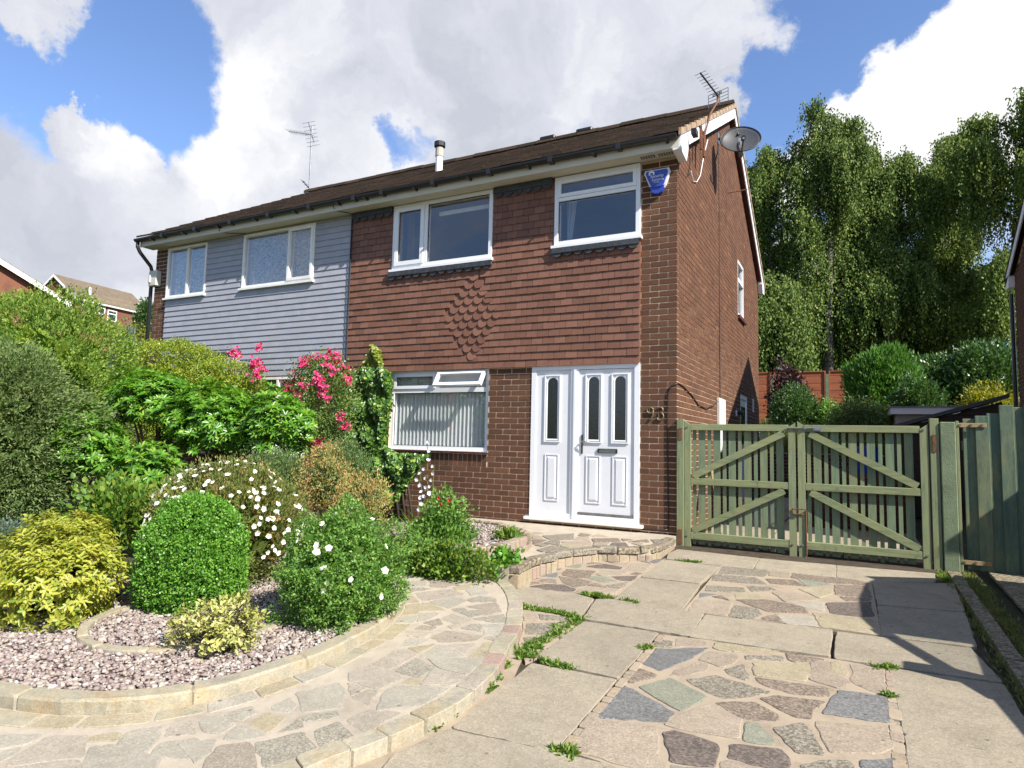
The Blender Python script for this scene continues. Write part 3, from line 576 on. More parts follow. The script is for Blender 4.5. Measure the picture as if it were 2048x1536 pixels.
leafmat('lf_maple', [(0, (.03, .012, .015)), (1, (.07, .028, .03))], .5, .4, .2)
leafmat('lf_gold', [(0, (.22, .25, .02)), (1, (.42, .40, .04))], .5, .4, .3)
leafmat('lf_grass', [(0, (.10, .14, .03)), (.6, (.19, .22, .05)), (1, (.32, .28, .11))], .6, .3, .3)
leafmat('pet_pink', [(0, (.62, .03, .17)), (.5, (.80, .06, .29)), (1, (.88, .24, .46))], .6, .3, .35)
leafmat('pet_white', [(0, (.80, .78, .66)), (1, (.88, .87, .82))], .6, .3, .3)
leafmat('pet_red', [(0, (.7, .02, .03)), (1, (.8, .05, .08))], .6, .3, .3)
leafmat('pet_lilac', [(0, (.60, .62, .80)), (1, (.80, .80, .88))], .6, .3, .3)
simple('pollen', (.75, .55, .05), .8, .1)

# ------------------------------------------------------------------ helpers
def setp(o, label=None, cat=None, group=None, kind=None):
    if label: o['label'] = label
    if cat: o['category'] = cat
    if group: o['group'] = group
    if kind: o['kind'] = kind
    return o

def par(o, p):
    if p is not None:
        o.parent = p
        o.matrix_parent_inverse = WORLD[p.name].inverted()
    return o
WORLD = {}

def reg(o):
    # world matrix of an object placed in world coordinates (geometry may sit at the origin)
    WORLD[o.name] = Matrix.Translation(o.location) @ o.rotation_euler.to_matrix().to_4x4()

def thing(name, loc, label, cat, group=None):
    o = bpy.data.objects.new(name, None)
    o.empty_display_size = .2
    o.location = loc
    COL.objects.link(o)
    reg(o)
    return setp(o, label, cat, group)

def link(name, me, parent=None, loc=(0, 0, 0), rot=None, kind=None, label=None, cat=None, group=None):
    o = bpy.data.objects.new(name, me)
    o.location = loc
    if rot: o.rotation_euler = rot
    COL.objects.link(o)
    reg(o)
    par(o, parent)
    return setp(o, label, cat, group, kind)

class MB:
    def __init__(s):
        s.v = []; s.f = []; s.mi = []; s.cur = 0

    def poly(s, pts):
        i = len(s.v)
        s.v += [tuple(p) for p in pts]
        s.f.append(list(range(i, i + len(pts))))
        s.mi.append(s.cur)

    def add(s, vs, fs):
        i = len(s.v)
        s.v += [tuple(p) for p in vs]
        for f in fs:
            s.f.append([i + k for k in f])
            s.mi.append(s.cur)
        return s

    def box(s, x0, x1, y0, y1, z0, z1, bev=0):
        if bev <= 0:
            vs = [(x, y, z) for x in (x0, x1) for y in (y0, y1) for z in (z0, z1)]
            return s.add(vs, [(0, 1, 3, 2), (4, 6, 7, 5), (0, 4, 5, 1), (2, 3, 7, 6), (0, 2, 6, 4), (1, 5, 7, 3)])
        b = bev
        vs = []; idx = {}
        for ix, x in enumerate((x0, x1)):
            for iy, y in enumerate((y0, y1)):
                for iz, z in enumerate((z0, z1)):
                    sx = b if ix == 0 else -b; sy = b if iy == 0 else -b; sz = b if iz == 0 else -b
                    idx[(ix, iy, iz, 0)] = len(vs); vs.append((x, y + sy, z + sz))
                    idx[(ix, iy, iz, 1)] = len(vs); vs.append((x + sx, y, z + sz))
                    idx[(ix, iy, iz, 2)] = len(vs); vs.append((x + sx, y + sy, z))
        F = []
        for a in (0, 1):
            F.append([idx[(a, p, q, 0)] for p, q in (((0, 0), (0, 1), (1, 1), (1, 0)) if a == 0 else ((0, 0), (1, 0), (1, 1), (0, 1)))])
            F.append([idx[(p, a, q, 1)] for p, q in (((0, 0), (1, 0), (1, 1), (0, 1)) if a == 0 else ((0, 0), (0, 1), (1, 1), (1, 0)))])
            F.append([idx[(p, q, a, 2)] for p, q in (((0, 0), (0, 1), (1, 1), (1, 0)) if a == 0 else ((0, 0), (1, 0), (1, 1), (0, 1)))])
        for p in (0, 1):
            for q in (0, 1):
                F.append([idx[(p, q, 0, 0)], idx[(p, q, 1, 0)], idx[(p, q, 1, 1)], idx[(p, q, 0, 1)]])
                F.append([idx[(p, 0, q, 0)], idx[(p, 1, q, 0)], idx[(p, 1, q, 2)], idx[(p, 0, q, 2)]])
                F.append([idx[(0, p, q, 1)], idx[(1, p, q, 1)], idx[(1, p, q, 2)], idx[(0, p, q, 2)]])
                for w in (0, 1):
                    pass
        for p in (0, 1):
            for q in (0, 1):
                for w in (0, 1):
                    F.append([idx[(p, q, w, 0)], idx[(p, q, w, 1)], idx[(p, q, w, 2)]])
        return s.add(vs, F)

    def prism(s, pts, z0, z1):
        n = len(pts)
        vs = [(x, y, z0(x, y) if callable(z0) else z0) for x, y in pts] + [(x, y, z1(x, y) if callable(z1) else z1) for x, y in pts]
        return s.add(vs, [list(range(n))[::-1], list(range(n, 2 * n))] + [(i, (i + 1) % n, n + (i + 1) % n, n + i) for i in range(n)])

    def bar(s, a, b, w, h, up=(0, 0, 1)):
        a = Vector(a); b = Vector(b); d = (b - a).normalized(); u = Vector(up)
        sd = d.cross(u)
        if sd.length < 1e-4: sd = d.cross(Vector((0, 1, 0)))
        sd.normalize(); u = sd.cross(d).normalized()
        vs = []
        for p in (a, b):
            for i, j in ((-1, -1), (1, -1), (1, 1), (-1, 1)):
                vs.append(p + sd * (w / 2 * i) + u * (h / 2 * j))
        return s.add(vs, [(3, 2, 1, 0), (4, 5, 6, 7), (0, 1, 5, 4), (1, 2, 6, 5), (2, 3, 7, 6), (3, 0, 4, 7)])

    def tube(s, pts, r, n=8, cap=True):
        pts = [Vector(p) for p in pts]
        rs = r if isinstance(r, (list, tuple)) else [r] * len(pts)
        rings = []
        prev = None
        for i, p in enumerate(pts):
            d = (pts[min(i + 1, len(pts) - 1)] - pts[max(i - 1, 0)]).normalized()
            if prev is None:
                a = d.cross(Vector((0, 0, 1)))
                if a.length < .05: a = d.cross(Vector((1, 0, 0)))
            else:
                a = prev - d * prev.dot(d)
            a.normalize(); b = d.cross(a); prev = a
            rings.append([p + (a * math.cos(2 * math.pi * k / n) + b * math.sin(2 * math.pi * k / n)) * rs[i] for k in range(n)])
        vs = [v for rg in rings for v in rg]
        F = []
        for i in range(len(pts) - 1):
            for k in range(n):
                F.append((i * n + k, i * n + (k + 1) % n, (i + 1) * n + (k + 1) % n, (i + 1) * n + k))
        if cap:
            F.append(list(range(n))[::-1]); F.append([(len(pts) - 1) * n + k for k in range(n)])
        return s.add(vs, F)

    def mesh(s, name, mats, smooth=False):
        me = bpy.data.meshes.new(name)
        me.from_pydata(s.v, [], s.f)
        for m in (mats if isinstance(mats, (list, tuple)) else [mats]):
            me.materials.append(MATS[m])
        if any(s.mi): me.polygons.foreach_set('material_index', s.mi)
        if smooth: me.polygons.foreach_set('use_smooth', [True] * len(me.polygons))
        me.update()
        return me

    def build(s, name, mats, parent=None, smooth=False, **k):
        return link(name, s.mesh(name, mats, smooth), parent, **k)

def fast_mesh(name, V, F4, mat, smooth=False):
    me = bpy.data.meshes.new(name)
    n, k = F4.shape
    me.vertices.add(len(V)); me.loops.add(n * k); me.polygons.add(n)
    me.vertices.foreach_set('co', np.ascontiguousarray(V, dtype=np.float32).ravel())
    me.loops.foreach_set('vertex_index', F4.astype(np.int32).ravel())
    me.polygons.foreach_set('loop_start', np.arange(0, n * k, k, dtype=np.int32))
    me.polygons.foreach_set('loop_total', np.full(n, k, dtype=np.int32))
    if smooth: me.polygons.foreach_set('use_smooth', np.ones(n, dtype=bool))
    me.materials.append(MATS[mat])
    me.update(calc_edges=True)
    return me

def nv(a):
    return a / np.maximum(np.linalg.norm(a, axis=1, keepdims=True), 1e-9)

def leaves(name, P, D, N, L, W, mat, parent=None, six=False, **k):
    """P base points, D leaf axis, N approximate face normal, L length, W width"""
    D = nv(D); S = nv(np.cross(D, N)); N2 = np.cross(S, D)
    L = np.asarray(L).reshape(-1, 1) * np.ones((len(P), 1)); W = np.asarray(W).reshape(-1, 1) * np.ones((len(P), 1))
    n = len(P)
    if six:
        V = np.stack([P, P + D * L * .33 + S * W * .5 + N2 * W * .12, P + D * L * .72 + S * W * .42 + N2 * W * .08, P + D * L - N2 * L * .12,
                      P + D * L * .72 - S * W * .42 + N2 * W * .08, P + D * L * .33 - S * W * .5 + N2 * W * .12], 1).reshape(-1, 3)
        b = np.arange(n)[:, None] * 6
        F = np.concatenate([b + np.array([[0, 1, 2, 3]]), b + np.array([[0, 3, 4, 5]])], 1).reshape(-1, 4)
    else:
        V = np.stack([P, P + D * L * .45 + S * W * .5, P + D * L, P + D * L * .45 - S * W * .5], 1).reshape(-1, 3)
        F = np.arange(4 * n).reshape(n, 4)
    return link(name, fast_mesh(name, V, F, mat), parent, **k)

def rs(seed): return np.random.default_rng(seed)

def rdir(g, n):
    return nv(g.normal(size=(n, 3)))

def crown(g, n, c, rad, lumps=10, amp=.25, shell=.35, box=1.0, bottom=-1.0, lw=.35):
    """points near the surface of a lumpy ellipsoid; returns points and outward normals"""
    d = rdir(g, int(n * 1.9) + 8)
    d = d[d[:, 2] > bottom][:n]
    B = rdir(g, lumps); A = g.uniform(-.5, 1, lumps) * amp
    r = np.ones(len(d))
    for b, a in zip(B, A):
        r += a * np.exp(-(1 - d @ b) / (lw * lw))
    sq = (np.abs(d) ** (2 * box)).sum(1) ** (-1 / (2 * box)) if box > 1 else 1.0
    rr = r * sq * (1 - shell * g.random(len(d)) ** 1.6)
    P = np.array(c) + d * rr[:, None] * np.array(rad)
    return P, nv(d / np.array(rad) * np.mean(rad))

def clumps(g, P, N, k, spread):
    """k children round every point"""
    Q = np.repeat(P, k, 0) + g.normal(size=(len(P) * k, 3)) * spread
    return Q, np.repeat(N, k, 0)

UP = np.array([[0, 0, 1.]])

def shrub(root, g, mat, n, c, rad, L, W, k=6, spread=.03, outw=.8, up=.4, jit=.6, name='foliage', six=False, **kw):
    P, N = crown(g, n // k, c, rad, **kw)
    Q, M_ = clumps(g, P, N, k, spread)
    D = M_ * outw + UP * up + rdir(g, len(Q)) * jit
    Nn = M_ * .3 + UP * .6 + rdir(g, len(Q)) * 1.0
    return leaves(name, Q, D, Nn, g.uniform(.7, 1.2, len(Q)) * L, g.uniform(.8, 1.2, len(Q)) * W, mat, root, six)

def core(root, c, rad, mat, seed=0, name='inner_foliage'):
    """leafy inside of a dense shrub: big leaves packed round the middle"""
    g = rs(seed + 900)
    P = np.array(c) + rdir(g, 900) * g.uniform(.45, .8, (900, 1)) * np.array(rad)
    return leaves(name, P, rdir(g, 900), rdir(g, 900), .28 * min(rad), .2 * min(rad), mat, root)

def stems(root, base, tips, r0, mat='bark', name='branches', seed=0):
    g = random.Random(seed)
    mb = MB()
    b = Vector(base)
    for t in tips:
        t = Vector(t)
        m = b.lerp(t, .5) + Vector((g.uniform(-.06, .06), g.uniform(-.06, .06), g.uniform(0, .08))) * (t - b).length * 1.5
        mb.tube([b, m, t], [r0, r0 * .7, r0 * .3], 6)
    return mb.build(name, mat, root, smooth=True)

def P0(x, y): return -.1 + .033 * (y + .1) if y < -.1 else -.1

# ------------------------------------------------------------------ ground sheet
def terrain(x, y):
    z = P0(x, y) - .045
    if y < -9: z = P0(x, -9) - .045 - (-9 - y) * .02
    if y > 8.7:
        z = .85 + min(1, (y - 8.7) / 11) * 1.15 + max(0, y - 20) * .04
        z = min(z, 4.0)
    if y > 8.3 and y <= 8.7: z = -.145
    lx = min(1, max(0, (-12.5 - x) / 26)) * 5.2 + max(0, min(45, -38 - x)) * .10
    if x < -12.5:
        z = max(z if y <= 8.7 else z * max(0, 1 - (-12.5 - x) / 6), -.3) + lx
    return z
xs = sorted(set([-900, -600, -400, -250, -160, -110, -95, 900, 600, 400, 250, 160, 100] + [round(-80 + i * 2.0, 3) for i in range(0, 31)] + [round(-18 + i * .8, 3) for i in range(0, 62)] + [34, 38, 44, 52, 62, 76]))
ys = sorted(set([-900, -600, -400, -250, -160, -110, -80, -60, -45, -35, 900, 600, 400, 250, 160, 110, 80] + [round(-28 + i * 2, 3) for i in range(0, 11)] + [round(-7.2 + i * .8, 3) for i in range(0, 20)] + [8.3, 8.69, 8.71] + [9 + i * 1.0 for i in range(0, 24)] + [36, 42, 50, 62]))
V = np.array([(x, y, terrain(x, y)) for y in ys for x in xs])
nx = len(xs)
Fq = np.array([(j * nx + i, j * nx + i + 1, (j + 1) * nx + i + 1, (j + 1) * nx + i) for j in range(len(ys) - 1) for i in range(nx - 1)])
link('ground', fast_mesh('ground', V, Fq, 'ground'), kind='structure')

# ------------------------------------------------------------------ driveway
def poly_plane(name, pts, h, mat, parent=None, base=P0, thick=.03, **k):
    mb = MB()
    mb.prism(pts, lambda x, y: base(x, y) + h - thick, lambda x, y: base(x, y) + h)
    return mb.build(name, mat, parent, **k)

def area(p):
    return .5 * sum(p[i][0] * p[(i + 1) % len(p)][1] - p[(i + 1) % len(p)][0] * p[i][1] for i in range(len(p)))

def grow(pts, d):
    if area(pts) < 0: pts = pts[::-1]
    n = len(pts); out = []
    for i in range(n):
        a, b, c = Vector(pts[i - 1]), Vector(pts[i]), Vector(pts[(i + 1) % n])
        e1 = (b - a).normalized(); e2 = (c - b).normalized()
        n1 = Vector((e1.y, -e1.x)); n2 = Vector((e2.y, -e2.x)); m_ = (n1 + n2)
        if m_.length < .2: out.append(tuple(b)); continue
        m_.normalize(); k = min(1.8, 1 / max(.3, m_.dot(n1)))
        out.append(tuple(b + m_ * d * k))
    return out
def stone_mesh(pts, h, g, base, jag=.006, inset=.006, thick=.035, step=.12, rise=.006, mx=4):
    if area(pts) < 0: pts = pts[::-1]
    out = []
    n = len(pts)
    for i in range(n):
        a = Vector((*pts[i], 0)); b = Vector((*pts[(i + 1) % n], 0))
        L = (b - a).length
        k = max(1, min(mx, int(L / step)))
        d = (b - a) / max(L, 1e-5); nrm = Vector((d.y, -d.x, 0))
        # rounded corner start
        cr = min(.012, L * .12)
        out.append(a + d * cr)
        for j in range(1, k):
            out.append(a + (b - a) * (j / k) + nrm * g.uniform(-jag, jag))
        out.append(b - d * cr)
    cx = sum(p.x for p in out) / len(out); cy = sum(p.y for p in out) / len(out)
    m = len(out)
    hh = h + g.uniform(-.0015, .0025)
    vs = []
    tx, ty = g.uniform(-.004, .004), g.uniform(-.004, .004)
    for p in out:
        vs.append((p.x, p.y, base(p.x, p.y) + hh - thick))
    for p in out:
        vs.append((p.x, p.y, base(p.x, p.y) + hh - rise))
    for p in out:
        d = Vector((p.x - cx, p.y - cy, 0)); l = max(d.length, 1e-4)
        q = p - d / l * min(inset * g.uniform(.7, 1.5), l * .3)
        vs.append((q.x, q.y, base(q.x, q.y) + hh + tx * (q.x - cx) + ty * (q.y - cy)))
    F = []
    for i in range(m):
        j = (i + 1) % m
        F.append((i, j, m + j, m + i)); F.append((m + i, m + j, 2 * m + j, 2 * m + i))
    F.append(list(range(2 * m, 3 * m)))
    mb = MB(); mb.add(vs, F)
    return mb

gr = random.Random(5)
# bedding under the slabs: dark open joints
drive = MB()
drive_outline = [(-3.2, -9), (2.60, -9), (2.57, -.3), (2.57, .0), (2.57, 8.3), (.02, 8.3), (.02, -.25), (-.2, -1.1), (-.9, -1.7), (-3.2, -2.2)]
drive.prism(drive_outline, lambda x, y: P0(x, y) - .06, lambda x, y: P0(x, y) - .004)
dw = drive.build('driveway', 'joint', kind='structure')
for b in DATA['beds']:
    poly_plane('mortar_bed', b, .0145, 'mortar_pink', dw)
for p in DATA['slabs']:
    stone_mesh(grow(p, .004), .0200, gr, P0, .005, .005, .03, .06, .0035, 12).build('paving_slab', 'slab', dw)
for k, p in DATA['stones_drive']:
    stone_mesh(grow(p, .007), .0180, gr, P0, .008, .005, .03, .045, .0022, 8).build('paving_stone', 'st_' + k, dw)
# strips of small mortar blocks beside the big panel
def strip(a, b, w, n, z, base, parent, name='edging_block', mats=('mortar_pink', 'st_t', 'edging')):
    a = Vector((*a, 0)); b = Vector((*b, 0)); d = (b - a); s = Vector((d.y, -d.x, 0)).normalized() * w
    t0 = 0
    cuts = sorted([0] + [min(.98, max(.02, (i + gr.uniform(-.3, .3)) / n)) for i in range(1, n)] + [1])
    for i in range(n):
        p = a + d * (cuts[i] + .003); q = a + d * (cuts[i + 1] - .003)
        stone_mesh([(p.x, p.y), (q.x, q.y), (q.x + s.x, q.y + s.y), (p.x + s.x, p.y + s.y)], z + gr.uniform(-.004, .002), gr, base, .002, .002, .03, .3, .002).build(name, gr.choice(mats), parent)
bl = DATA['brickL'][0]
strip(bl[1], bl[0], .045, 13, .021, P0, dw)
bR = DATA['stone_border_R']
strip((bR[5][0] - .06, bR[5][1]), (bR[0][0], bR[0][1]), .055, 14, .019, P0, dw)
# passage beyond the gate: slabs
for i in range(3):
    for j in range(9):
        x0 = .1 + i * .83; y0 = .12 + j * .9
        stone_mesh([(x0, y0), (x0 + .81, y0), (x0 + .81, y0 + .88), (x0, y0 + .88)], .022, gr, P0, .002, .004, .03, .5, .004).build('paving_slab', 'slab', dw)
# slabs between camera feet and the frame bottom, so that the drive goes on
for i in range(5):
    for j in range(4):
        x0 = -1.4 + i * .8; y0 = -6.3 - (j + 1) * .68
        if x0 < .3 and y0 > -6.6: continue
        stone_mesh([(x0, y0), (x0 + .785, y0), (x0 + .785, y0 + .665), (x0, y0 + .665)], .0175, gr, P0, .002, .004, .03, .5, .004).build('paving_slab', 'slab', dw)

# boundary kerb and the neighbour's drive
kb = link('boundary_kerb', MB().mesh('boundary_kerb', 'kerb'), kind='structure')
pts = DATA['kerbR']
xk0 = 2.635
y = -.25
while y > -8.8:
    L = .88 + gr.uniform(-.03, .03)
    stone_mesh([(xk0, y - L), (xk0 + .10, y - L), (xk0 + .10, y - .012), (xk0, y - .012)], .028, gr, P0, .003, .008, .06, .25, .006).build('kerb_stone', 'rim', kb)
    y -= L
nd = MB(); nd.prism([(2.78, -9), (8.5, -9), (8.5, .4), (4.8, .4), (4.8, 8), (2.78, 8)], lambda x, y: P0(x, y) - .06, lambda x, y: P0(x, y) + .004)
ndo = nd.build('side_driveway', 'joint', kind='structure')
for i in range(2):
    for j in range(13):
        x0 = 2.99 + i * .86; y0 = -.02 - j * .66 - .66
        stone_mesh([(x0, y0), (x0 + .84, y0), (x0 + .84, y0 + .64), (x0, y0 + .64)], .018, gr, P0, .003, .005, .03, .3, .004).build('paving_slab', 'rim', ndo)
road = MB(); road.box(-60, 60, -19, -12, -.75, -.62); road.build('road', 'asphalt', kind='structure')
pv = MB(); pv.box(-60, 60, -12, -9.02, -.72, -.45); pv.build('pavement', 'slab', kind='structure')

# ------------------------------------------------------------------ curved path with kerb and brick edge
PC = Vector((-2.0, -4.85, 0))
def P1(x, y): return P0(x, y) + .07
def interp(tab, a):
    a = (a + 180) % 360 - 180
    tab = sorted(tab)
    if a <= tab[0][0] or a >= tab[-1][0]:
        (a0, r0), (a1, r1) = tab[-1], (tab[0][0] + 360, tab[0][1])
        if a <= tab[0][0]: a += 360
        t_ = (a - a0) / max(a1 - a0, 1e-6)
        return r0 + (r1 - r0) * t_
    for (a0, r0), (a1, r1) in zip(tab, tab[1:]):
        if a0 <= a <= a1: return r0 + (r1 - r0) * (a - a0) / (a1 - a0)
OUT = [(-150, 2.15), (-90, 2.15), (-60, 2.13), (-29, 2.10), (-24, 2.06), (-6, 2.055), (17, 1.98), (35, 2.05), (48.6, 2.165), (61, 2.28), (75, 2.4), (100, 2.3), (150, 2.2)]
KER = [(-150, 1.33), (-90, 1.30), (-75, 1.305), (-59, 1.345), (-45, 1.36), (-34, 1.34), (-17.6, 1.26), (5.2, 1.215), (20, 1.24), (33, 1.285), (45.6, 1.36), (90, 1.4), (150, 1.35)]
def ring_pt(tab, a, dr=0):
    r_ = interp(tab, a) + dr
    return (PC.x + r_ * math.cos(R(a)), PC.y + r_ * math.sin(R(a)))
pm = MB()
pm.prism([ring_pt(OUT, a) for a in range(0, 360, 5)], lambda x, y: P0(x, y) - .02, lambda x, y: P1(x, y) + .0035)
path = pm.build('path', 'mortar_path', kind='structure')
for k, p in DATA['stones_path']:
    stone_mesh(grow(p, .010), .0060, gr, P1, .008, .005, .03, .045, .0020, 8).build('paving_stone', {'b': 'st_pb', 's': 'st_ps', 't': 'st_pt'}.get(k, 'st_' + k), path)
# stones round the foot of the kerb
a = -118
while a < 70:
    w = gr.uniform(7, 15)
    r0, r1 = .012, .012 + gr.uniform(.10, .145)
    arc = [a + w * t_ for t_ in (.03, .35, .65, .97)]
    stone_mesh([ring_pt(KER, q, r1) for q in arc][::-1] + [ring_pt(KER, q, r0) for q in arc], .0075, gr, P1, .004, .004, .03, .3, .003).build('paving_stone', gr.choice(['st_y', 'st_p', 'st_y', 'kerb']), path)
    a += w
# brick edge outside the path
pm = MB(); pm.prism([ring_pt(OUT, a_, .100) for a_ in range(0, 360, 5)], lambda x, y: P0(x, y) - .03, lambda x, y: P1(x, y) + .0005)
pm.build('mortar_bed', 'mortar_path', path)
pm = MB(); pm.prism([ring_pt(OUT, a_, .185) for a_ in range(0, 360, 5)], lambda x, y: P0(x, y) - .03, lambda x, y: P0(x, y) + .0085)
pm.build('mortar_bed', 'mortar_pink', path)
a = -75
while a < 66:
    w = gr.uniform(4.4, 5.8)
    arc = [a + w * t_ for t_ in (.01, .35, .65, .99)]
    stone_mesh([ring_pt(OUT, q, .112) for q in arc][::-1] + [ring_pt(OUT, q, .0) for q in arc], .009 + gr.uniform(-.002, .002), gr, P1, .004, .004, .1, .05, .004).build('edging_brick', gr.choice(['edging', 'kerb', 'st_pt', 'kerb', 'st_p', 'kerb']), path)
    a += w
# flower bed with its kerb
bed = MB()
bed.prism([ring_pt(KER, a_, -.06) for a_ in range(0, 360, 6)], lambda x, y: P0(x, y), lambda x, y: P1(x, y) + .055)
bedo = bed.build('flower_bed', 'gravel_base', kind='structure')
a = -170
while a < 190:
    w = gr.uniform(26, 40)
    arc = [a + w * t_ / 8 for t_ in (0, 1, 2, 3, 4, 5, 6, 7, 8)]
    mbk = stone_mesh([ring_pt(KER, q, 0) for q in arc][::-1] + [ring_pt(KER, q, -.105) for q in arc], .070 + gr.uniform(-.002, .002), gr, P1, .007, .014, .16, .05, .012, 3)
    mbk.build('kerb_stone', 'kerb', bedo)
    a += w
# small inner ring round the box dome
IC = (-1.93, -4.95)
a = -200
while a < 20:
    w = gr.uniform(22, 34)
    arc = [a + w * t_ for t_ in (.01, .33, .66, .99)]
    f = lambda q, r_: (IC[0] + r_ * math.cos(R(q)), IC[1] + r_ * math.sin(R(q)))
    stone_mesh([f(q, .62) for q in arc][::-1] + [f(q, .56) for q in arc], .085, gr, P1, .004, .008, .1, .12, .01).build('kerb_stone', 'kerb', bedo)
    a += w

def pebbles(name, pts_fn, n, seed, parent=None, size=.0105, zfn=None, **k):
    g = rs(seed)
    P = pts_fn(g, n)
    n = len(P)
    # octahedron-like stones with 14 verts are costly: 6-vertex bipyramids with flattened top
    t_ = (1 + 5 ** .5) / 2
    base = np.array([(-1, t_, 0), (1, t_, 0), (-1, -t_, 0), (1, -t_, 0), (0, -1, t_), (0, 1, t_), (0, -1, -t_), (0, 1, -t_), (t_, 0, -1), (t_, 0, 1), (-t_, 0, -1), (-t_, 0, 1)]) / 1.9
    Fi = np.array([(0, 11, 5), (0, 5, 1), (0, 1, 7), (0, 7, 10), (0, 10, 11), (1, 5, 9), (5, 11, 4), (11, 10, 2), (10, 7, 6), (7, 1, 8), (3, 9, 4), (3, 4, 2), (3, 2, 6), (3, 6, 8), (3, 8, 9), (4, 9, 5), (2, 4, 11), (6, 2, 10), (8, 6, 7), (9, 8, 1)])
    s = g.lognormal(0, .28, (n, 1)) * size * g.uniform(.75, 1.25, (n, 3)) * np.array([[1.1, .95, .65]])
    ang = g.uniform(0, 2 * np.pi, n)
    Vb = base[None] * (1 + g.normal(0, .10, (n, 12, 1)))
    Vb = Vb * s[:, None, :]
    ca, sa = np.cos(ang)[:, None], np.sin(ang)[:, None]
    X = Vb[..., 0] * ca - Vb[..., 1] * sa; Y = Vb[..., 0] * sa + Vb[..., 1] * ca
    tl = g.normal(0, .35, (n, 1))
    Zz = Vb[..., 2] + X * tl
    Vv = np.stack([X, Y, Zz], -1) + P[:, None, :]
    Fv = (np.arange(n)[:, None, None] * 12 + Fi[None]).reshape(-1, 3)
    return link(name, fast_mesh(name, Vv.reshape(-1, 3), Fv, 'pebble', True), parent, **k)

def bed_pts(g, n):
    out = []
    a = g.uniform(0, 360, n * 2); rr = np.sqrt(g.random(n * 2))
    for q, f in zip(a, rr):
        R_ = interp(KER, q) - .115
        x = PC.x + R_ * f * math.cos(R(q)); y = PC.y + R_ * f * math.sin(R(q))
        if x < -2.9 and y > -4.4: continue
        out.append((x, y, P1(x, y) + .058 + g.uniform(0, .012)))
        if len(out) >= n: break
    return np.array(out)
pebbles('gravel', bed_pts, 13000, 3, kind='stuff', label='pink and cream pebbles covering the round flower bed')

# ------------------------------------------------------------------ entrance platform
pl_ = DATA['platform']
pl_ = [(min(.045, x), y) for x, y in pl_][:12]
outl = pl_ + [(-1.0, -2.9), (-2.8, -2.6), (-2.8, -.02), (-.0, -.02), (.04, -.3)]
plat = MB(); plat.prism(outl, -.2, -.004)
po = plat.build('doorstep_platform', 'mortar_path', kind='structure')
zero = lambda x, y: 0.0
for k, p in DATA['stones_step']:
    stone_mesh(grow(p, .008), .004, gr, zero, .006, .005, .02, .05, .002, 6).build('paving_stone', 'st_' + k, po)
# rough rim stones over a course of small bricks
def along(pts, step):
    pts = [Vector((*p, 0)) for p in pts]
    segs = [(b - a).length for a, b in zip(pts, pts[1:])]
    T = sum(segs); out = []
    def at(s_):
        for (a, b), L in zip(zip(pts, pts[1:]), segs):
            if s_ <= L: return a.lerp(b, s_ / L), (b - a).normalized()
            s_ -= L
        return pts[-1], (pts[-1] - pts[-2]).normalized()
    s_ = 0
    while s_ < T - .02:
        w = step * gr.uniform(.75, 1.3); e_ = min(T, s_ + w)
        out.append((at(s_ + .004), at((s_ + e_) / 2), at(e_ - .004)))
        s_ = e_
    return out
for step, o0, o1, z1, thick, name, mats, jag in ((.26, -.10, .025, .012, .055, 'rim_stone', ['rim', 'rim', 'st_s', 'st_b'], .008), (.105, -.09, .008, -.05, .12, 'edging_brick', ['edging', 'edging', 'st_y'], .002)):
    for (a, da), (m_, dm), (b, db) in along(pl_, step):
        na = Vector((-da.y, da.x, 0)); nm = Vector((-dm.y, dm.x, 0)); nb = Vector((-db.y, db.x, 0))
        sgn = 1 if nm.dot(Vector((-.4, -.6, 0)) - m_) < 0 else -1
        q = [a + na * sgn * o1, m_ + nm * sgn * o1, b + nb * sgn * o1, b + nb * sgn * o0, m_ + nm * sgn * o0, a + na * sgn * o0]
        stone_mesh([(v.x, v.y) for v in q], z1 + gr.uniform(-.006, .004), gr, zero, jag, .012, thick, .09, .012).build(name, gr.choice(mats), po)

# raised planter of small bricks, in front of the window
plp = DATA['planter']
planter = thing('raised_planter', (-1.7, -2.1, -.1), 'low curved brick planter filled with pebbles under the front window', 'planter')
mb = MB(); mb.prism(plp, -.2, .10)
mb.build('bed_fill', 'gravel_base', planter)
cyc = plp + plp[:1]
for lev, (z1, thick) in enumerate(((.135, .075), (.055, .085), (-.03, .09))):
    n_ = 0
    for (a, da), (m_, dm), (b, db) in along(cyc, .10 if lev else .115):
        na = Vector((-da.y, da.x, 0)); nm = Vector((-dm.y, dm.x, 0)); nb = Vector((-db.y, db.x, 0))
        sgn = 1 if nm.dot(Vector((-1.7, -2.1, 0)) - m_) < 0 else -1
        o1, o0 = .004 + gr.uniform(-.004, .006), -.09
        q = [a + na * sgn * o1, m_ + nm * sgn * o1, b + nb * sgn * o1, b + nb * sgn * o0, m_ + nm * sgn * o0, a + na * sgn * o0]
        stone_mesh([(v.x, v.y) for v in q], z1 + gr.uniform(-.004, .004), gr, zero, .002, .008, thick, .2, .008).build('brick', 'edging' if lev else gr.choice(['edging', 'rim']), planter)
def inpoly(x, y, P):
    c = False
    for i in range(len(P)):
        x0, y0 = P[i]; x1, y1 = P[i - 1]
        if (y0 > y) != (y1 > y) and x < (x1 - x0) * (y - y0) / (y1 - y0) + x0: c = not c
    return c
def planter_pts(g, n):
    out = []
    while len(out) < n:
        x = g.uniform(-2.6, -.95); y = g.uniform(-2.95, -1.1)
        if inpoly(x, y, plp): out.append((x, y, .105 + g.uniform(0, .012)))
    return np.array(out)
pebbles('planter_gravel', planter_pts, 3200, 8, kind='stuff', label='pale pebbles inside the low brick planter')

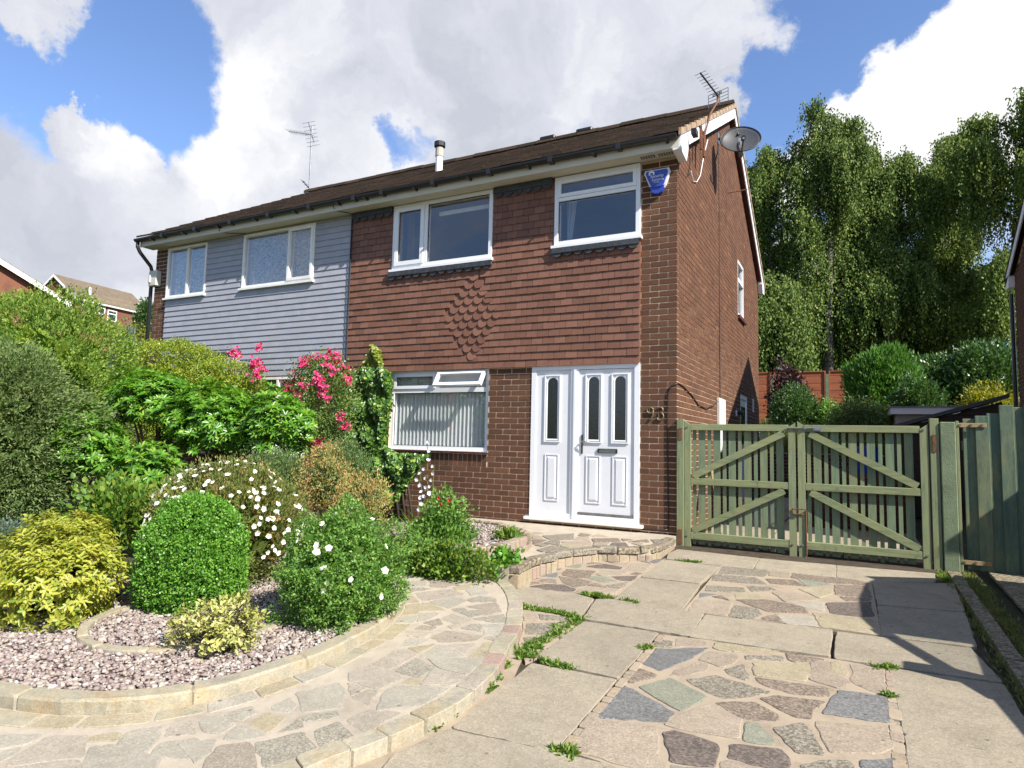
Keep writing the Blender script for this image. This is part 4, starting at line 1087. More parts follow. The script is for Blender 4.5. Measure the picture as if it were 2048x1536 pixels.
# ------------------------------------------------------------------ the house
HW = 5.15; HD = 7.85; SOFF = 4.615; SL = .56; LEFT = -10.13
house = thing('house', (-2.6, 3.9, 0), 'brown brick semi-detached house with brown hung tiles, white panelled door and number 93', 'house')
nhouse = thing('house', (-7.6, 3.9, 0), 'semi-detached house with grey painted tile cladding and net curtains, joined on the left', 'house')

def wall_panel(mb, x0, x1, z0, z1, holes, y0, y1):
    zs = sorted({z0, z1} | {z for h in holes for z in (h[2], h[3]) if z0 < z < z1})
    for a, b in zip(zs, zs[1:]):
        m = (a + b) / 2
        xs_ = [(x0, x1)]
        for h in holes:
            if h[2] < m < h[3]:
                new = []
                for p, q in xs_:
                    if h[0] > p: new.append((p, min(q, h[0])))
                    if h[1] < q: new.append((max(p, h[1]), q))
                xs_ = [v for v in new if v[1] - v[0] > 1e-4]
        for p, q in xs_: mb.box(p, q, y0, y1, a, b)

DOOR = (-1.935, -.45, 0.04, 2.07)
W1 = (-1.63, -.45, 3.66, 4.60); W2 = (-4.33, -2.58, 3.61, 4.605); W5 = (-4.30, -2.60, .90, 2.06)
W3 = (-7.64, -5.94, 3.615, 4.58); W4 = (-9.72, -8.60, 3.61, 4.575); W6 = (-8.55, -6.0, .75, 2.03)
hw = MB()
wall_panel(hw, -HW, -.004, -.2, 2.10, [DOOR, W5], .0035, .20)
wall_panel(hw, -HW, -.004, 2.10, 4.86, [W1, W2], .0035, .20)
# gable wall with a hole for the two side openings, as strips along y
GW = (4.84, 5.58, 3.52, 4.585); GD = (5.05, 5.95, .0, 2.02)
def gable_panel(mb, x0, x1, holes):
    ysl = sorted({.0045, HD, HD / 2} | {h[0] for h in holes} | {h[1] for h in holes})
    for a, b in zip(ysl, ysl[1:]):
        m = (a + b) / 2
        segs = [(-.2, None)]
        hs = sorted([h for h in holes if h[0] < m < h[1]], key=lambda h: h[2])
        z = -.2
        for h in hs:
            mb.box(x0, x1, a, b, z, h[2]); z = h[3]
        ta = 4.86 + SL * min(a, HD - a); tb = 4.86 + SL * min(b, HD - b)
        vs = [(x0, a, z), (x0, b, z), (x0, b, tb), (x0, a, ta), (x1, a, z), (x1, b, z), (x1, b, tb), (x1, a, ta)]
        mb.add(vs, [(0, 3, 2, 1), (4, 5, 6, 7), (0, 1, 5, 4), (1, 2, 6, 5), (2, 3, 7, 6), (3, 0, 4, 7)])
gable_panel(hw, -.20, -.0035, [GW, GD])
hw.box(-HW, -.2, HD - .2, HD, -.2, 4.7)
wall = hw.build('wall', 'mortar', house)
# rooms inside: ceiling, upper floor and party wall
rm = MB()
rm.box(-HW + .02, -.22, .22, HD - .22, 2.25, 2.35); rm.box(-HW + .02, -.22, .22, HD - .22, 4.66, 4.70); rm.box(-HW, -HW + .1, .21, HD - .21, -.1, 4.65)
rm.box(-HW + .12, -.22, 3.4, 3.5, -.1, 2.24); rm.box(-HW + .12, -.22, 3.4, 3.5, 2.36, 4.65); rm.box(-HW + .12, -.22, .22, HD - .22, -.12, -.02)
rm.build('inner_wall', 'plaster', house)
nwm = MB()
wall_panel(nwm, LEFT, -HW - .003, -.2, 4.86, [W3, W4, W6], .0035, .20)
nwm.box(LEFT, LEFT + .2, .2, HD, -.2, 4.9)
nwm.box(LEFT + .2, -HW - .003, HD - .2, HD, -.2, 4.7)
nwm.add([(LEFT, .2, 4.9), (LEFT, HD, 4.9), (LEFT, HD / 2, 4.86 + SL * HD / 2), (LEFT + .2, .2, 4.9), (LEFT + .2, HD, 4.9), (LEFT + .2, HD / 2, 4.86 + SL * HD / 2)], [(0, 2, 1), (3, 4, 5), (0, 3, 5, 2), (1, 2, 5, 4)])
nwall = nwm.build('wall', 'mortar', nhouse)
rm = MB()
rm.box(LEFT + .22, -HW - .02, .22, HD - .22, 2.25, 2.35); rm.box(LEFT + .22, -HW - .02, .22, HD - .22, 4.66, 4.70)
rm.box(LEFT + .22, -HW - .02, 3.4, 3.5, -.1, 2.24); rm.box(LEFT + .22, -HW - .02, 3.4, 3.5, 2.36, 4.65)
rm.build('inner_wall', 'plaster', nhouse)

# --- bricks
CV, LV = .075, .225
camv = Vector(C0)
def vis(c, n):
    d = camv - Vector(c); L = d.length
    return max(.001, d.normalized().dot(Vector(n))) ** .5 / L
bricks = []   # (x0,x1,y0,y1,z0,z1,score)
def clear(u0, u1, z0, z1, holes):
    out = [(u0, u1)]
    for h in holes:
        if z1 > h[2] + .01 and z0 < h[3] - .01:
            new = []
            for p, q in out:
                if q <= h[0] or p >= h[1]: new.append((p, q)); continue
                if h[0] - p > .03: new.append((p, h[0] - .004))
                if q - h[1] > .03: new.append((h[1] + .004, q))
            out = new
    return out
zb0 = -.125
SOLD = (-4.30, -2.60, .69, .905)
nrow = int((7.1 - zb0) / CV)
for r_ in range(nrow):
    z0 = zb0 + r_ * CV; z1 = z0 + .065
    even = r_ % 2 == 0
    off = 0 if even else LV / 2
    zone = (-HW + .0, -.0) if z1 < 2.08 else ((-.45, -.0) if z1 < 4.64 else None)
    if zone:
        holes = [DOOR, W5, SOLD] if z1 < 2.08 else []
        u1 = .002; first = True
        edge = -.215 if even else -.1025
        spans = [(edge, .002)]
        u = edge - .01
        while u > zone[0] + .02:
            spans.append((max(zone[0], u - .215), u)); u -= .225
        for a, b in spans:
            for p, q in clear(a, b, z0, z1, holes):
                if q - p < .02: continue
                yb = .1025 if (b > 0 and even) else (.215 if b > 0 else .05)
                bricks.append((p, q, -.002, yb, z0, z1, vis(((p + q) / 2, 0, z0), (0, -1, 0)) * (q - p)))
    # gable
    v = .1125 if even else .225
    if not zone: v = .012
    while v < HD - .03:
        e_ = min(HD, v + .215)
        if z1 < 4.86 + SL * min(v, HD - e_) - .02:
            for p, q in clear(v, e_, z0, z1, [GW, GD]):
                bricks.append((-.05, .002, p, q, z0, z1, vis((0, (p + q) / 2, z0), (1, 0, 0)) * (q - p)))
        v += .225
nsold = 22
for i in range(nsold):   # soldier course below the sill
    x0 = -4.30 + i * (1.70 / nsold)
    bricks.append((x0 + .003, x0 + 1.70 / nsold - .008, -.002, .05, .695, .895, vis((x0, 0, .8), (0, -1, 0)) * .12))
bricks.sort(key=lambda b: -b[6])
bmesh_cache = {}
def brick_mesh(w, d, h):
    key = (round(w, 3), round(d, 3), round(h, 3))
    if key not in bmesh_cache:
        m_ = MB(); m_.box(-w / 2, w / 2, -d / 2, d / 2, -h / 2, h / 2, .004)
        bmesh_cache[key] = m_.mesh('brick', 'brick')
    return bmesh_cache[key]
rest = MB()
for i, b in enumerate(bricks):
    jx = gr.uniform(-.0012, .0012)
    if i < 298:
        w, d, h = b[1] - b[0], b[3] - b[2], b[5] - b[4]
        link('brick', brick_mesh(w, d, h), wall, loc=((b[0] + b[1]) / 2 + (jx if b[1] < 0 else 0), (b[2] + b[3]) / 2 + (jx if b[1] < 0 else 0), (b[4] + b[5]) / 2))
    else:
        if b[0] == -.05 and b[2] > 0: rest.box(b[0], b[1] + jx, b[2], b[3], b[4], b[5])
        else: rest.box(b[0], b[1], b[2] + (jx if b[1] < 0 else 0), b[3], b[4], b[5])
rest.build('brickwork', 'brick', house, kind='stuff')
# neighbour: brick pier at the far left and a little at the foot
nb_ = MB()
cnt = 0
nbl = []
for r_ in range(int((4.62 - zb0) / CV)):
    z0 = zb0 + r_ * CV; z1 = z0 + .065
    a = LEFT - .002 - (0 if r_ % 2 else .1125)
    xe = W4[0] - .01 if z1 > 2.08 else -HW - .01
    while a < xe:
        for p, q in clear(max(a, LEFT - .002), min(a + .215, xe), z0, z1, [W6]):
            if q - p > .02: nbl.append((p, q, z0, z1))
        a += .225
nbl.sort(key=lambda b: -(b[2]) if b[0] < -9.6 else 5)
for i, (p, q, z0, z1) in enumerate(nbl):
    if z0 > 2.3 and p < -9.6:
        link('brick', brick_mesh(q - p, .052, z1 - z0), nwall, loc=((p + q) / 2, .024, (z0 + z1) / 2))
    else:
        nb_.box(p, q, -.002, .05, z0, z1)
nb_.build('brickwork', 'brick', nhouse, kind='stuff')

# --- hung tiles
GA = .1; TW = .165; TH = .012
ZT0 = 2.055
FX, FZ = -2.87, 3.39   # axis and top of the diamond of fish-scale tiles
tiles = []
nr = int((SOFF - ZT0) / GA) + 1
def tile_box(mb, x0, x1, z0, z1, y=-.042, lift=.016):
    # a tile leans: bottom edge stands proud of the row below
    mb.add([(x0, y, z0), (x1, y, z0), (x1, y + .02, z0), (x0, y + .02, z0),
            (x0, y + lift, z1), (x1, y + lift, z1), (x1, y + lift + .02, z1), (x0, y + lift + .02, z1)],
           [(0, 1, 2, 3), (4, 7, 6, 5), (0, 4, 5, 1), (1, 5, 6, 2), (2, 6, 7, 3), (3, 7, 4, 0)])
def scallop(mb, cx, w, z0, z1, y=-.042, lift=.026, th=.02):
    n = 9
    pts = [(cx - w / 2, z1)] + [(cx - w / 2 * math.cos(math.pi * i / n), z0 + w / 2 - w / 2 * math.sin(math.pi * i / n)) for i in range(n + 1)] + [(cx + w / 2, z1)]
    H_ = z1 - z0
    f = lambda z: y + lift * (z - z0) / H_
    m = len(pts)
    vs = [(x, f(z), z) for x, z in pts] + [(x, f(z) + th, z) for x, z in pts]
    mb.add(vs, [list(range(m)), list(range(2 * m - 1, m - 1, -1))] + [(i, m + i, m + (i + 1) % m, (i + 1) % m) for i in range(m)])
clad = MB()
wall_panel(clad, -HW + .004, -.452, ZT0 + .03, SOFF - .01, [(W1[0], W1[1] + .1, W1[2], 5), (W2[0], W2[1], W2[2], 5)], -.012, .0085)
clo = clad.build('tile_hanging', 'tile', house)
SCW = .148
sc_n = [1, 2, 3, 4, 5, 6, 5, 4, 3, 2, 1]
scal = []
for i, n in enumerate(sc_n):
    zc_ = 3.385 - i * .1135
    for j in range(n):
        scal.append((FX + (j - (n - 1) / 2) * SCW * 1.06, zc_ - .075, zc_ + .075))
for r_ in range(nr):
    z0 = ZT0 + r_ * GA
    z1 = min(z0 + .125, SOFF - .004)
    if z1 - z0 < .03: continue
    x = -.455 - (0 if r_ % 2 else TW / 2)
    spans = [(-.455 - TW / 2 + .002, -.455)] if r_ % 2 == 0 else []
    while x > -HW:
        spans.append((max(x - TW + .005, -HW + .004), x)); x -= TW
    for a, b in spans:
        for p, q in clear(a, b, z0, z1, [W1 + (), W2 + ()]):
            if q - p < .02: continue
            # tiles of the diamond are replaced by round-ended ones
            zc_ = z0 + .05
            hw_ = (5.7 - abs(zc_ - 2.82) / .1135) * SCW * .53
            if hw_ > .03 and (p + q) / 2 > FX - hw_ and (p + q) / 2 < FX + hw_:
                tiles.append((p, q, z0, z1, 0, -1)); continue
            tiles.append((p, q, z0, z1, gr.uniform(-.0018, .0018), vis(((p + q) / 2, 0, z0), (0, -1, 0)) * (q - p)))
tiles.sort(key=lambda t_: -t_[5])
tcache = {}
tr_ = MB()
n_ind = 0
for i, (p, q, z0, z1, jy, s_) in enumerate(tiles):
    if s_ < 0:
        tile_box(tr_, p, q, z0, z1, -.030)
        continue
    if n_ind < 255:
        key = (round(q - p, 3), round(z1 - z0, 3))
        if key not in tcache:
            m_ = MB(); tile_box(m_, -key[0] / 2, key[0] / 2, 0, key[1], 0); tcache[key] = m_.mesh('tile', 'tile')
        link('tile', tcache[key], clo, loc=((p + q) / 2, -.042 + jy, z0 + gr.uniform(-.0015, .0015)), rot=(0, gr.uniform(-.008, .008), 0))
        n_ind += 1
    else:
        tile_box(tr_, p, q, z0 + gr.uniform(-.0015, .0015), z1, -.042 + jy)
tr_.build('hung_tiles', 'tile', house, kind='stuff')
m_ = MB(); scallop(m_, 0, SCW, 0, .15, 0); scm = m_.mesh('scalloped_tile', 'tile')
for x, z0, z1 in scal:
    link('scalloped_tile', scm, clo, loc=(x, -.049 + gr.uniform(-.001, .001), z0))
# dark scalloped course below the soffit and below the upper windows
def lead_row(x0, x1, z0, z1, parent, label=None, full=True):
    a = MB(); a.box(x0, x1, -.082, -.0435, z1 - (z1 - z0) * .58, z1)
    L_ = a.build('lead_apron', 'lead', parent, label=label)
    n = max(2, round((x1 - x0) / .15)); w = (x1 - x0) / n
    for i in range(n):
        s_ = MB(); scallop(s_, x0 + (i + .5) * w, w * .97, z0 + gr.uniform(-.006, .006), z1 - .01, -.068 - gr.uniform(0, .006), .006, .008)
        s_.build('scallop', 'lead', L_)
lead_row(W2[0] - .05, W2[1] + .01, 3.455, 3.575, house, 'dark lead apron with scalloped edge under the wide upper window')
lead_row(W1[0] - .02, W1[1] - .01, 3.505, 3.625, house, 'dark lead apron with scalloped edge under the right upper window')
lead_row(-2.56, -1.66, 4.46, 4.605, house, 'dark scalloped course under the soffit')
lead_row(-HW + .01, -4.35, 4.46, 4.605, house, 'dark scalloped course under the soffit')

# --- neighbour's grey tiles
clad = MB()
wall_panel(clad, W4[0] + .0, -HW - .006, ZT0 + .03, SOFF - .01, [(W3[0], W3[1], W3[2], 5), (W4[0] - .1, W4[1], W4[2], 5)], -.012, .0085)
nclo = clad.build('tile_hanging', 'tile_grey', nhouse)
gt = []
for r_ in range(nr):
    z0 = ZT0 + r_ * GA; z1 = min(z0 + .125, SOFF - .004)
    if z1 - z0 < .03: continue
    x = -HW - .01 - (0 if r_ % 2 else TW / 2)
    spans = [(-HW - .01 - TW / 2 + .0006, -HW - .01)] if r_ % 2 == 0 else []
    while x > W4[0]:
        spans.append((max(x - TW + .0006, W4[0]), x)); x -= TW
    for a, b in spans:
        for p, q in clear(a, b, z0, z1, [W3, W4]):
            if q - p > .02: gt.append((p, q, z0, z1, vis(((p + q) / 2, 0, z0), (0, -1, 0)) * (q - p)))
gt.sort(key=lambda t_: -t_[4])
tcache = {}
tr_ = MB()
for i, (p, q, z0, z1, s_) in enumerate(gt):
    if i < 298:
        key = (round(q - p, 3), round(z1 - z0, 3))
        if key not in tcache:
            m_ = MB(); tile_box(m_, -key[0] / 2, key[0] / 2, 0, key[1], 0); tcache[key] = m_.mesh('tile', 'tile_grey')
        link('tile', tcache[key], nclo, loc=((p + q) / 2, -.042 + gr.uniform(-.0005, .0005), z0))
    else:
        tile_box(tr_, p, q, z0, z1, -.042)
tr_.build('hung_tiles', 'tile_grey', nhouse, kind='stuff')
mb = MB(); mb.box(-HW - .0035, -HW + .0025, -.055, -.01, ZT0, SOFF - .02); mb.build('party_flashing', 'lead', nhouse)

# --- eaves, roof
def roof(parent, x0, x1, gable_right, gable_left):
    r = 4.80                                    # height of tile plane above y=0 (top side)
    mb = MB()
    # structural deck
    yr = HD / 2
    zt = lambda y: 4.95 + SL * (y if y < yr else HD - y)
    th = .04
    for s_ in (0, 1):
        ya, yb = (-.30, yr) if s_ == 0 else (HD + .30, yr)
        za = 4.95 - SL * .30; zb = zt(yr)
        vs = [(x0, ya, za), (x1, ya, za), (x1, yb, zb), (x0, yb, zb), (x0, ya, za - th), (x1, ya, za - th), (x1, yb, zb - th), (x0, yb, zb - th)]
        mb.add(vs, [(0, 1, 2, 3), (7, 6, 5, 4), (0, 4, 5, 1), (1, 5, 6, 2), (2, 6, 7, 3), (3, 7, 4, 0)])
    rf = mb.build('roof', 'rooftile', parent)
    # courses of tiles: every tile its own leaning slab, joined
    tl = MB(); g = random.Random(int(x0 * 10) + 7)
    gauge = .33; n = int((yr + .34) / (gauge * .873)) + 1
    sx = .30
    for side in (0, 1):
        for i in range(n):
            y0 = -.36 + i * gauge * .873; y1 = min(y0 + .33, yr + .01)
            if y1 - y0 < .05: continue
            xx = x0 - (0 if i % 2 else sx / 2)
            while xx < x1:
                a = max(x0, xx + .003); b = min(x1, xx + sx - .003)
                xx += sx
                if b - a < .03: continue
                dz = g.uniform(-.004, .008)
                f = lambda y, e: (y if side == 0 else HD - y, 4.95 + SL * y + e)
                (ya, za), (yb, zb) = f(y0, .055 + dz), f(y1, .022)
                (yc, zc_), (yd, zd) = f(y0, .020 + dz), f(y1, .004)
                tl.add([(a, ya, za), (b, ya, za), (b, yb, zb), (a, yb, zb), (a, yc, zc_), (b, yc, zc_), (b, yd, zd), (a, yd, zd)],
                       [(0, 1, 2, 3), (7, 6, 5, 4), (0, 4, 5, 1), (1, 5, 6, 2), (2, 6, 7, 3), (3, 7, 4, 0)])
    tl.build('roof_tiles', 'rooftile', parent, kind='stuff')
    # ridge tiles
    x = x0; zr = zt(yr)
    while x < x1 - .05:
        e_ = min(x1, x + .45)
        m = MB(); k = 7; dz = g.uniform(-.006, .012)
        vs = []
        for xx in (x + .004, e_ - .004):
            for j in range(k):
                t_ = math.pi * j / (k - 1)
                vs.append((xx, yr - math.cos(t_) * .14, zr + .0 + math.sin(t_) * .115 + dz))
            for j in range(k):
                t_ = math.pi * j / (k - 1)
                vs.append((xx, yr - math.cos(t_) * .115, zr - .01 + math.sin(t_) * .09 + dz))
        F = []
        for j in range(k - 1):
            F += [(j, j + 1, 2 * k + j + 1, 2 * k + j), (k + j, 3 * k + j, 3 * k + j + 1, k + j + 1), (j, k + j, k + j + 1, j + 1), (2 * k + j, 2 * k + j + 1, 3 * k + j + 1, 3 * k + j)]
        F += [(0, 2 * k, 3 * k, k), (k - 1, 2 * k - 1, 4 * k - 1, 3 * k - 1)]
        m.add(vs, F)
        m.build('ridge_tile', 'rooftile', rf, smooth=False)
        x = e_
    return rf
rf = roof(house, -HW + .001, .10, True, False)
nrf = roof(nhouse, LEFT - .12, -HW - .001, False, True)
for par_, xa, xb, xs_ in ((house, -HW + .002, .085, 1), (nhouse, LEFT - .10, -HW - .002, 0)):
    m = MB(); m.box(xa, xb, -.262, .012 - .03, SOFF, SOFF + .022); m.build('soffit', 'soffit', par_)
    m = MB(); m.box(xa, xb, -.286, -.264, SOFF - .01, SOFF + .15); m.build('fascia', 'soffit', par_)
# soffit vent slots near the corner
m = MB()
for i in range(13):
    if i == 6: continue
    m.box(-.42 + i * .032, -.40 + i * .032, -.18, -.15, SOFF - .003, SOFF + .002)
    m.box(-.42 + i * .032, -.40 + i * .032, -.135, -.105, SOFF - .003, SOFF + .002)
m.build('soffit_vent', 'black', house)
# gutter: half round channel, brackets
def gutter(par_, xa, xb):
    m = MB(); k = 9; cy, cz, r1, r2 = -.335, 4.745, .056, .051
    vs = []
    for xx in (xa, xb):
        for j in range(k):
            t_ = math.pi + math.pi * j / (k - 1)
            vs.append((xx, cy + math.cos(t_) * r1, cz + math.sin(t_) * r1))
        for j in range(k):
            t_ = math.pi + math.pi * j / (k - 1)
            vs.append((xx, cy + math.cos(t_) * r2, cz + math.sin(t_) * r2))
    F = []
    for j in range(k - 1):
        F += [(j, 2 * k + j, 2 * k + j + 1, j + 1), (k + j, k + j + 1, 3 * k + j + 1, 3 * k + j)]
    F += [(0, k, 3 * k, 2 * k), (k - 1, 3 * k - 1, 4 * k - 1, 2 * k - 1)]
    m.add(vs, F)
    for xx in (xa, xb):
        m.add([(xx, cy + math.cos(math.pi + math.pi * j / 8) * r1, cz + math.sin(math.pi + math.pi * j / 8) * r1) for j in range(9)], [list(range(9))])
    g_ = m.build('gutter', 'black_pvc', par_, smooth=False)
    x = xa + .5
    while x < xb:
        b = MB(); b.box(x - .013, x + .013, -.298, -.287, 4.67, 4.745); b.box(x - .018, x + .018, -.40, -.287, 4.675, 4.688)
        b.build('gutter_bracket', 'black_pvc', g_)
        u = MB(); u.box(x + .30, x + .36, cy - .062, cy + .06, cz - .064, cz + .004); u.build('gutter_joint', 'black_pvc', g_)
        x += .92
gutter(house, -HW + .003, .075)
gutter(nhouse, LEFT - .16, -HW - .003)
m = MB(); m.tube([(LEFT - .10, -.335, 4.70), (LEFT - .10, -.335, 4.60), (LEFT - .08, -.29, 4.50), (LEFT - .075, -.06, 4.28), (LEFT - .07, -.03, 4.18), (LEFT - .07, -.03, -.1)], .034, 10); m.build('downpipe', 'black_pvc', nhouse, smooth=True)
# barge boards and verge at the gable of the near house
def barge(par_, x, side, z0, wid=.19, xd=.02, name='bargeboard', mat='white_pvc'):
    m = MB(); yr = HD / 2
    zt = lambda y: 4.95 - .03 + SL * (y if y < yr else HD - y)
    for ya, yb in ((-.26, yr), (yr, HD + .26)):
        vs = []
        for xx in (x, x + xd):
            vs += [(xx, ya, zt(ya) - wid), (xx, yb, zt(yb) - wid), (xx, yb, zt(yb)), (xx, ya, zt(ya))]
        m.add(vs, [(0, 1, 2, 3), (7, 6, 5, 4), (0, 4, 5, 1), (2, 6, 7, 3), (0, 3, 7, 4), (1, 5, 6, 2)])
    return m.build(name, mat, par_)
barge(house, .088, 1, 0)
# box ends where the barge meets the eaves
for ya, yb in ((-.285, .03), (HD - .03, HD + .285)):
    m = MB(); zz = 4.50
    lo = 4.55
    if ya < 0: vs2 = [(ya, lo + .03), (yb + .0, lo), (yb + .10, 4.75), (yb + .10, 4.92), (ya, 4.77)]
    else: vs2 = [(yb, lo + .03), (ya - .0, lo), (ya - .10, 4.75), (ya - .10, 4.92), (yb, 4.77)]
    n = len(vs2)
    m.add([(.012, a, b) for a, b in vs2] + [(.1105, a, b) for a, b in vs2], [list(range(n)), list(range(2 * n - 1, n - 1, -1))] + [(i, (i + 1) % n, n + (i + 1) % n, n + i) for i in range(n)])
    m.build('barge_end', 'white_pvc', house)
m = MB(); yr = HD / 2
for ya, yb in ((.04, yr), (yr, HD - .04)):   # dark underboard of the verge
    zt = lambda y: 4.95 - .05 + SL * (y if y < yr else HD - y)
    vs = []
    for xx in (.003, .086):
        vs += [(xx, ya, zt(ya) - .165), (xx, yb, zt(yb) - .165), (xx, yb, zt(yb) - .14), (xx, ya, zt(ya) - .14)]
    m.add(vs, [(0, 1, 2, 3), (7, 6, 5, 4), (0, 4, 5, 1), (2, 6, 7, 3), (0, 3, 7, 4), (1, 5, 6, 2)])
m.build('verge_soffit', 'maroon', house)
# stepped verge: tile ends bedded in mortar
gauge = .288
for side in (0, 1):
    for i in range(15):
        y0 = -.34 + i * gauge; y1 = min(y0 + .31, HD / 2)
        if y0 > HD / 2 - .05: break
        f = lambda y, e: (y if side == 0 else HD - y, 4.95 + SL * y + e)
        m = MB()
        (ya, za), (yb, zb) = f(y0, .062), f(y1, .026); (yc, zc_), (yd, zd) = f(y0, -.030), f(y1, -.034)
        for a, b, mi, tb in ((.095, .128, 0, 0), ):
            m.cur = 0
            m.add([(a, ya, za), (b, ya, za), (b, yb, zb), (a, yb, zb), (a, yc, zc_), (b, yc, zc_), (b, yd, zd), (a, yd, zd)],
                  [(0, 1, 2, 3), (7, 6, 5, 4), (0, 4, 5, 1), (1, 5, 6, 2), (2, 6, 7, 3), (3, 7, 4, 0)])
        m.build('verge_tile', 'verge_mortar', house)
# raised vent tiles on the ridge
for x in (-3.55, -2.75):
    m = MB(); m.box(x - .17, x + .17, HD / 2 - .12, HD / 2 + .12, 4.95 + SL * HD / 2 + .06, 4.95 + SL * HD / 2 + .145, .02); m.build('ridge_vent', 'black', rf)
m = MB(); m.box(-6.35, -6.0, -.05, .12, 4.86, 4.90, .01); m.build('slipped_tile_end', 'verge_mortar', nrf)
# flue
m = MB(); fx, fy = -4.45, 1.3
m.tube([(fx, fy, 5.4), (fx, fy, 5.98)], .062, 14); m.build('flue_pipe', 'white_pvc', rf, smooth=False)
m = MB(); m.tube([(fx, fy, 5.98), (fx, fy, 6.13)], .072, 14); m.build('flue_collar', 'render_cream', rf)
m = MB(); m.tube([(fx, fy, 6.13), (fx, fy, 6.15), (fx, fy, 6.155), (fx, fy, 6.235), (fx, fy, 6.24)], [.075, .075, .098, .098, .08], 14); m.build('flue_cap', 'black', rf)

# ------------------------------------------------------------------ windows
def frame_mb(x0, x1, z0, z1, w=.055, y0=-.05, y1=.03):
    m = MB()
    m.box(x0, x0 + w, y0, y1, z0, z1); m.box(x1 - w, x1, y0, y1, z0, z1)
    m.box(x0 + w, x1 - w, y0, y1, z0, z0 + w); m.box(x0 + w, x1 - w, y0, y1, z1 - w, z1)
    return m
def pane(par_, x0, x1, z0, z1, y=-.005, mat='glass'):
    m = MB(); m.box(x0, x1, y, y + .004, z0, z1); return m.build('pane', mat, par_)
def gasket(par_, x0, x1, z0, z1, y0):
    m = MB(); w = .008
    m.box(x0, x0 + w, y0, y0 + .01, z0, z1); m.box(x1 - w, x1, y0, y0 + .01, z0, z1); m.box(x0 + w, x1 - w, y0, y0 + .01, z0, z0 + w); m.box(x0 + w, x1 - w, y0, y0 + .01, z1 - w, z1)
    return m.build('gasket', 'black', par_)
def folds(par_, x0, x1, z0, z1, y, amp, n, mat, name='curtain', gather=None):
    k = max(24, n * 8); vs = []; F = []
    g = random.Random(int(x0 * 100))
    ph = [g.uniform(.8, 1.2) for _ in range(n + 2)]
    rows = 6
    for r_ in range(rows + 1):
        t_ = r_ / rows; z = z1 + (z0 - z1) * t_
        for i in range(k + 1):
            s_ = i / k
            xa, xb = x0, x1
            if gather: xa, xb = x0 + gather[0] * t_, x1 + gather[1] * t_
            a = s_ * n
            yy = y + amp * math.sin(a * 2 * math.pi) * ph[int(a)] * (.6 + .4 * t_) + .3 * amp * math.sin(a * 5.1 + t_)
            vs.append((xa + (xb - xa) * s_, yy, z))
    for r_ in range(rows):
        for i in range(k):
            a = r_ * (k + 1) + i
            F.append((a, a + 1, a + k + 2, a + k + 1))
    m = MB(); m.add(vs, F); return m.build(name, mat, par_, smooth=True)

def window(par_, b, label, yo=-.05, sill=True, w=.055, mat='white_pvc'):
    m = frame_mb(b[0] + .003, b[1] - .003, b[2] + .003, b[3], w, yo, yo + .085)
    o = m.build('window', mat, par_, label=label)
    if sill:
        s_ = MB(); s_.box(b[0] - .03, b[1] + .02, yo - .035, yo + .06, b[2] - .035, b[2] + .001); s_.build('sill', mat, o)
    return o
# right upper window: top light over a fixed pane
o = window(house, W1, 'white window with a top light, right upper corner of the facade', -.048)
m = MB(); m.box(W1[0] + .06, W1[1] - .06, -.047, .03, 4.265, 4.315); m.build('transom', 'white_pvc', o)
lf = frame_mb(W1[0] + .05, W1[1] - .05, 4.318, 4.55, .045, -.060, -.02).build('top_light', 'white_pvc', o)
pane(o, W1[0] + .09, W1[1] - .09, 4.36, 4.51, -.03)
pane(o, W1[0] + .055, W1[1] - .055, 3.715, 4.265, -.02); gasket(o, W1[0] + .058, W1[1] - .058, 3.718, 4.262, -.032)
folds(o, W1[0] + .06, W1[0] + .22, 3.72, 4.5, .25, .02, 3, 'curtain', gather=(0, -.09))
m = MB(); m.box(W1[0] - .02, W1[1] - .002, -.07, -.04, 3.625, 3.66 - .036); m.build('sub_sill', 'maroon', o)
# wide upper window
o = window(house, W2, 'wide white window over the diamond of scalloped tiles')
m = MB(); m.box(-3.745, -3.69, -.049, .03, W2[2] + .06, W2[3] - .055); m.build('mullion', 'white_pvc', o)
sash = frame_mb(W2[0] + .05, -3.75, W2[2] + .055, W2[3] - .05, .06, -.066, -.02).build('casement', 'white_pvc', o)
pane(o, W2[0] + .10, -3.80, W2[2] + .11, W2[3] - .10, -.03); gasket(o, W2[0] + .108, -3.808, W2[2] + .113, W2[3] - .108, -.04)
pane(o, -3.69, W2[1] - .055, W2[2] + .055, W2[3] - .055, -.02); gasket(o, -3.688, W2[1] - .057, W2[2] + .058, W2[3] - .058, -.032)
folds(o, W2[0] + .07, W2[0] + .22, W2[2] + .04, W2[3] - .05, .22, .02, 3, 'curtain_gold'); folds(o, W2[1] - .24, W2[1] - .05, W2[2] + .04, W2[3] - .05, .22, .02, 3, 'curtain', gather=(.10, 0))
m = MB(); m.box(-3.66, W2[1] - .06, .20, .22, W2[3] - .16, W2[3] - .10); m.build('blind_rail', 'white_paint', o)
# front room window with an open top light
o = window(house, W5, 'white ground-floor window with vertical blinds and one top light open', .03)
m = MB(); m.box(W5[0] + .058, W5[1] - .058, .031, .11, 1.735, 1.80); m.box(-3.50, -3.445, .032, .11, 1.80, W5[3] - .055); m.build('transom', 'white_pvc', o)
lf = frame_mb(W5[0] + .05, -3.505, 1.795, W5[3] - .045, .045, .015, .05).build('top_light', 'white_pvc', o)
pane(lf, W5[0] + .09, -3.545, 1.835, W5[3] - .085, .03); gasket(lf, W5[0] + .095, -3.55, 1.84, W5[3] - .09, .022)
pane(o, W5[0] + .055, W5[1] - .055, .955, 1.735, .06); gasket(o, W5[0] + .058, W5[1] - .058, .958, 1.732, .045)
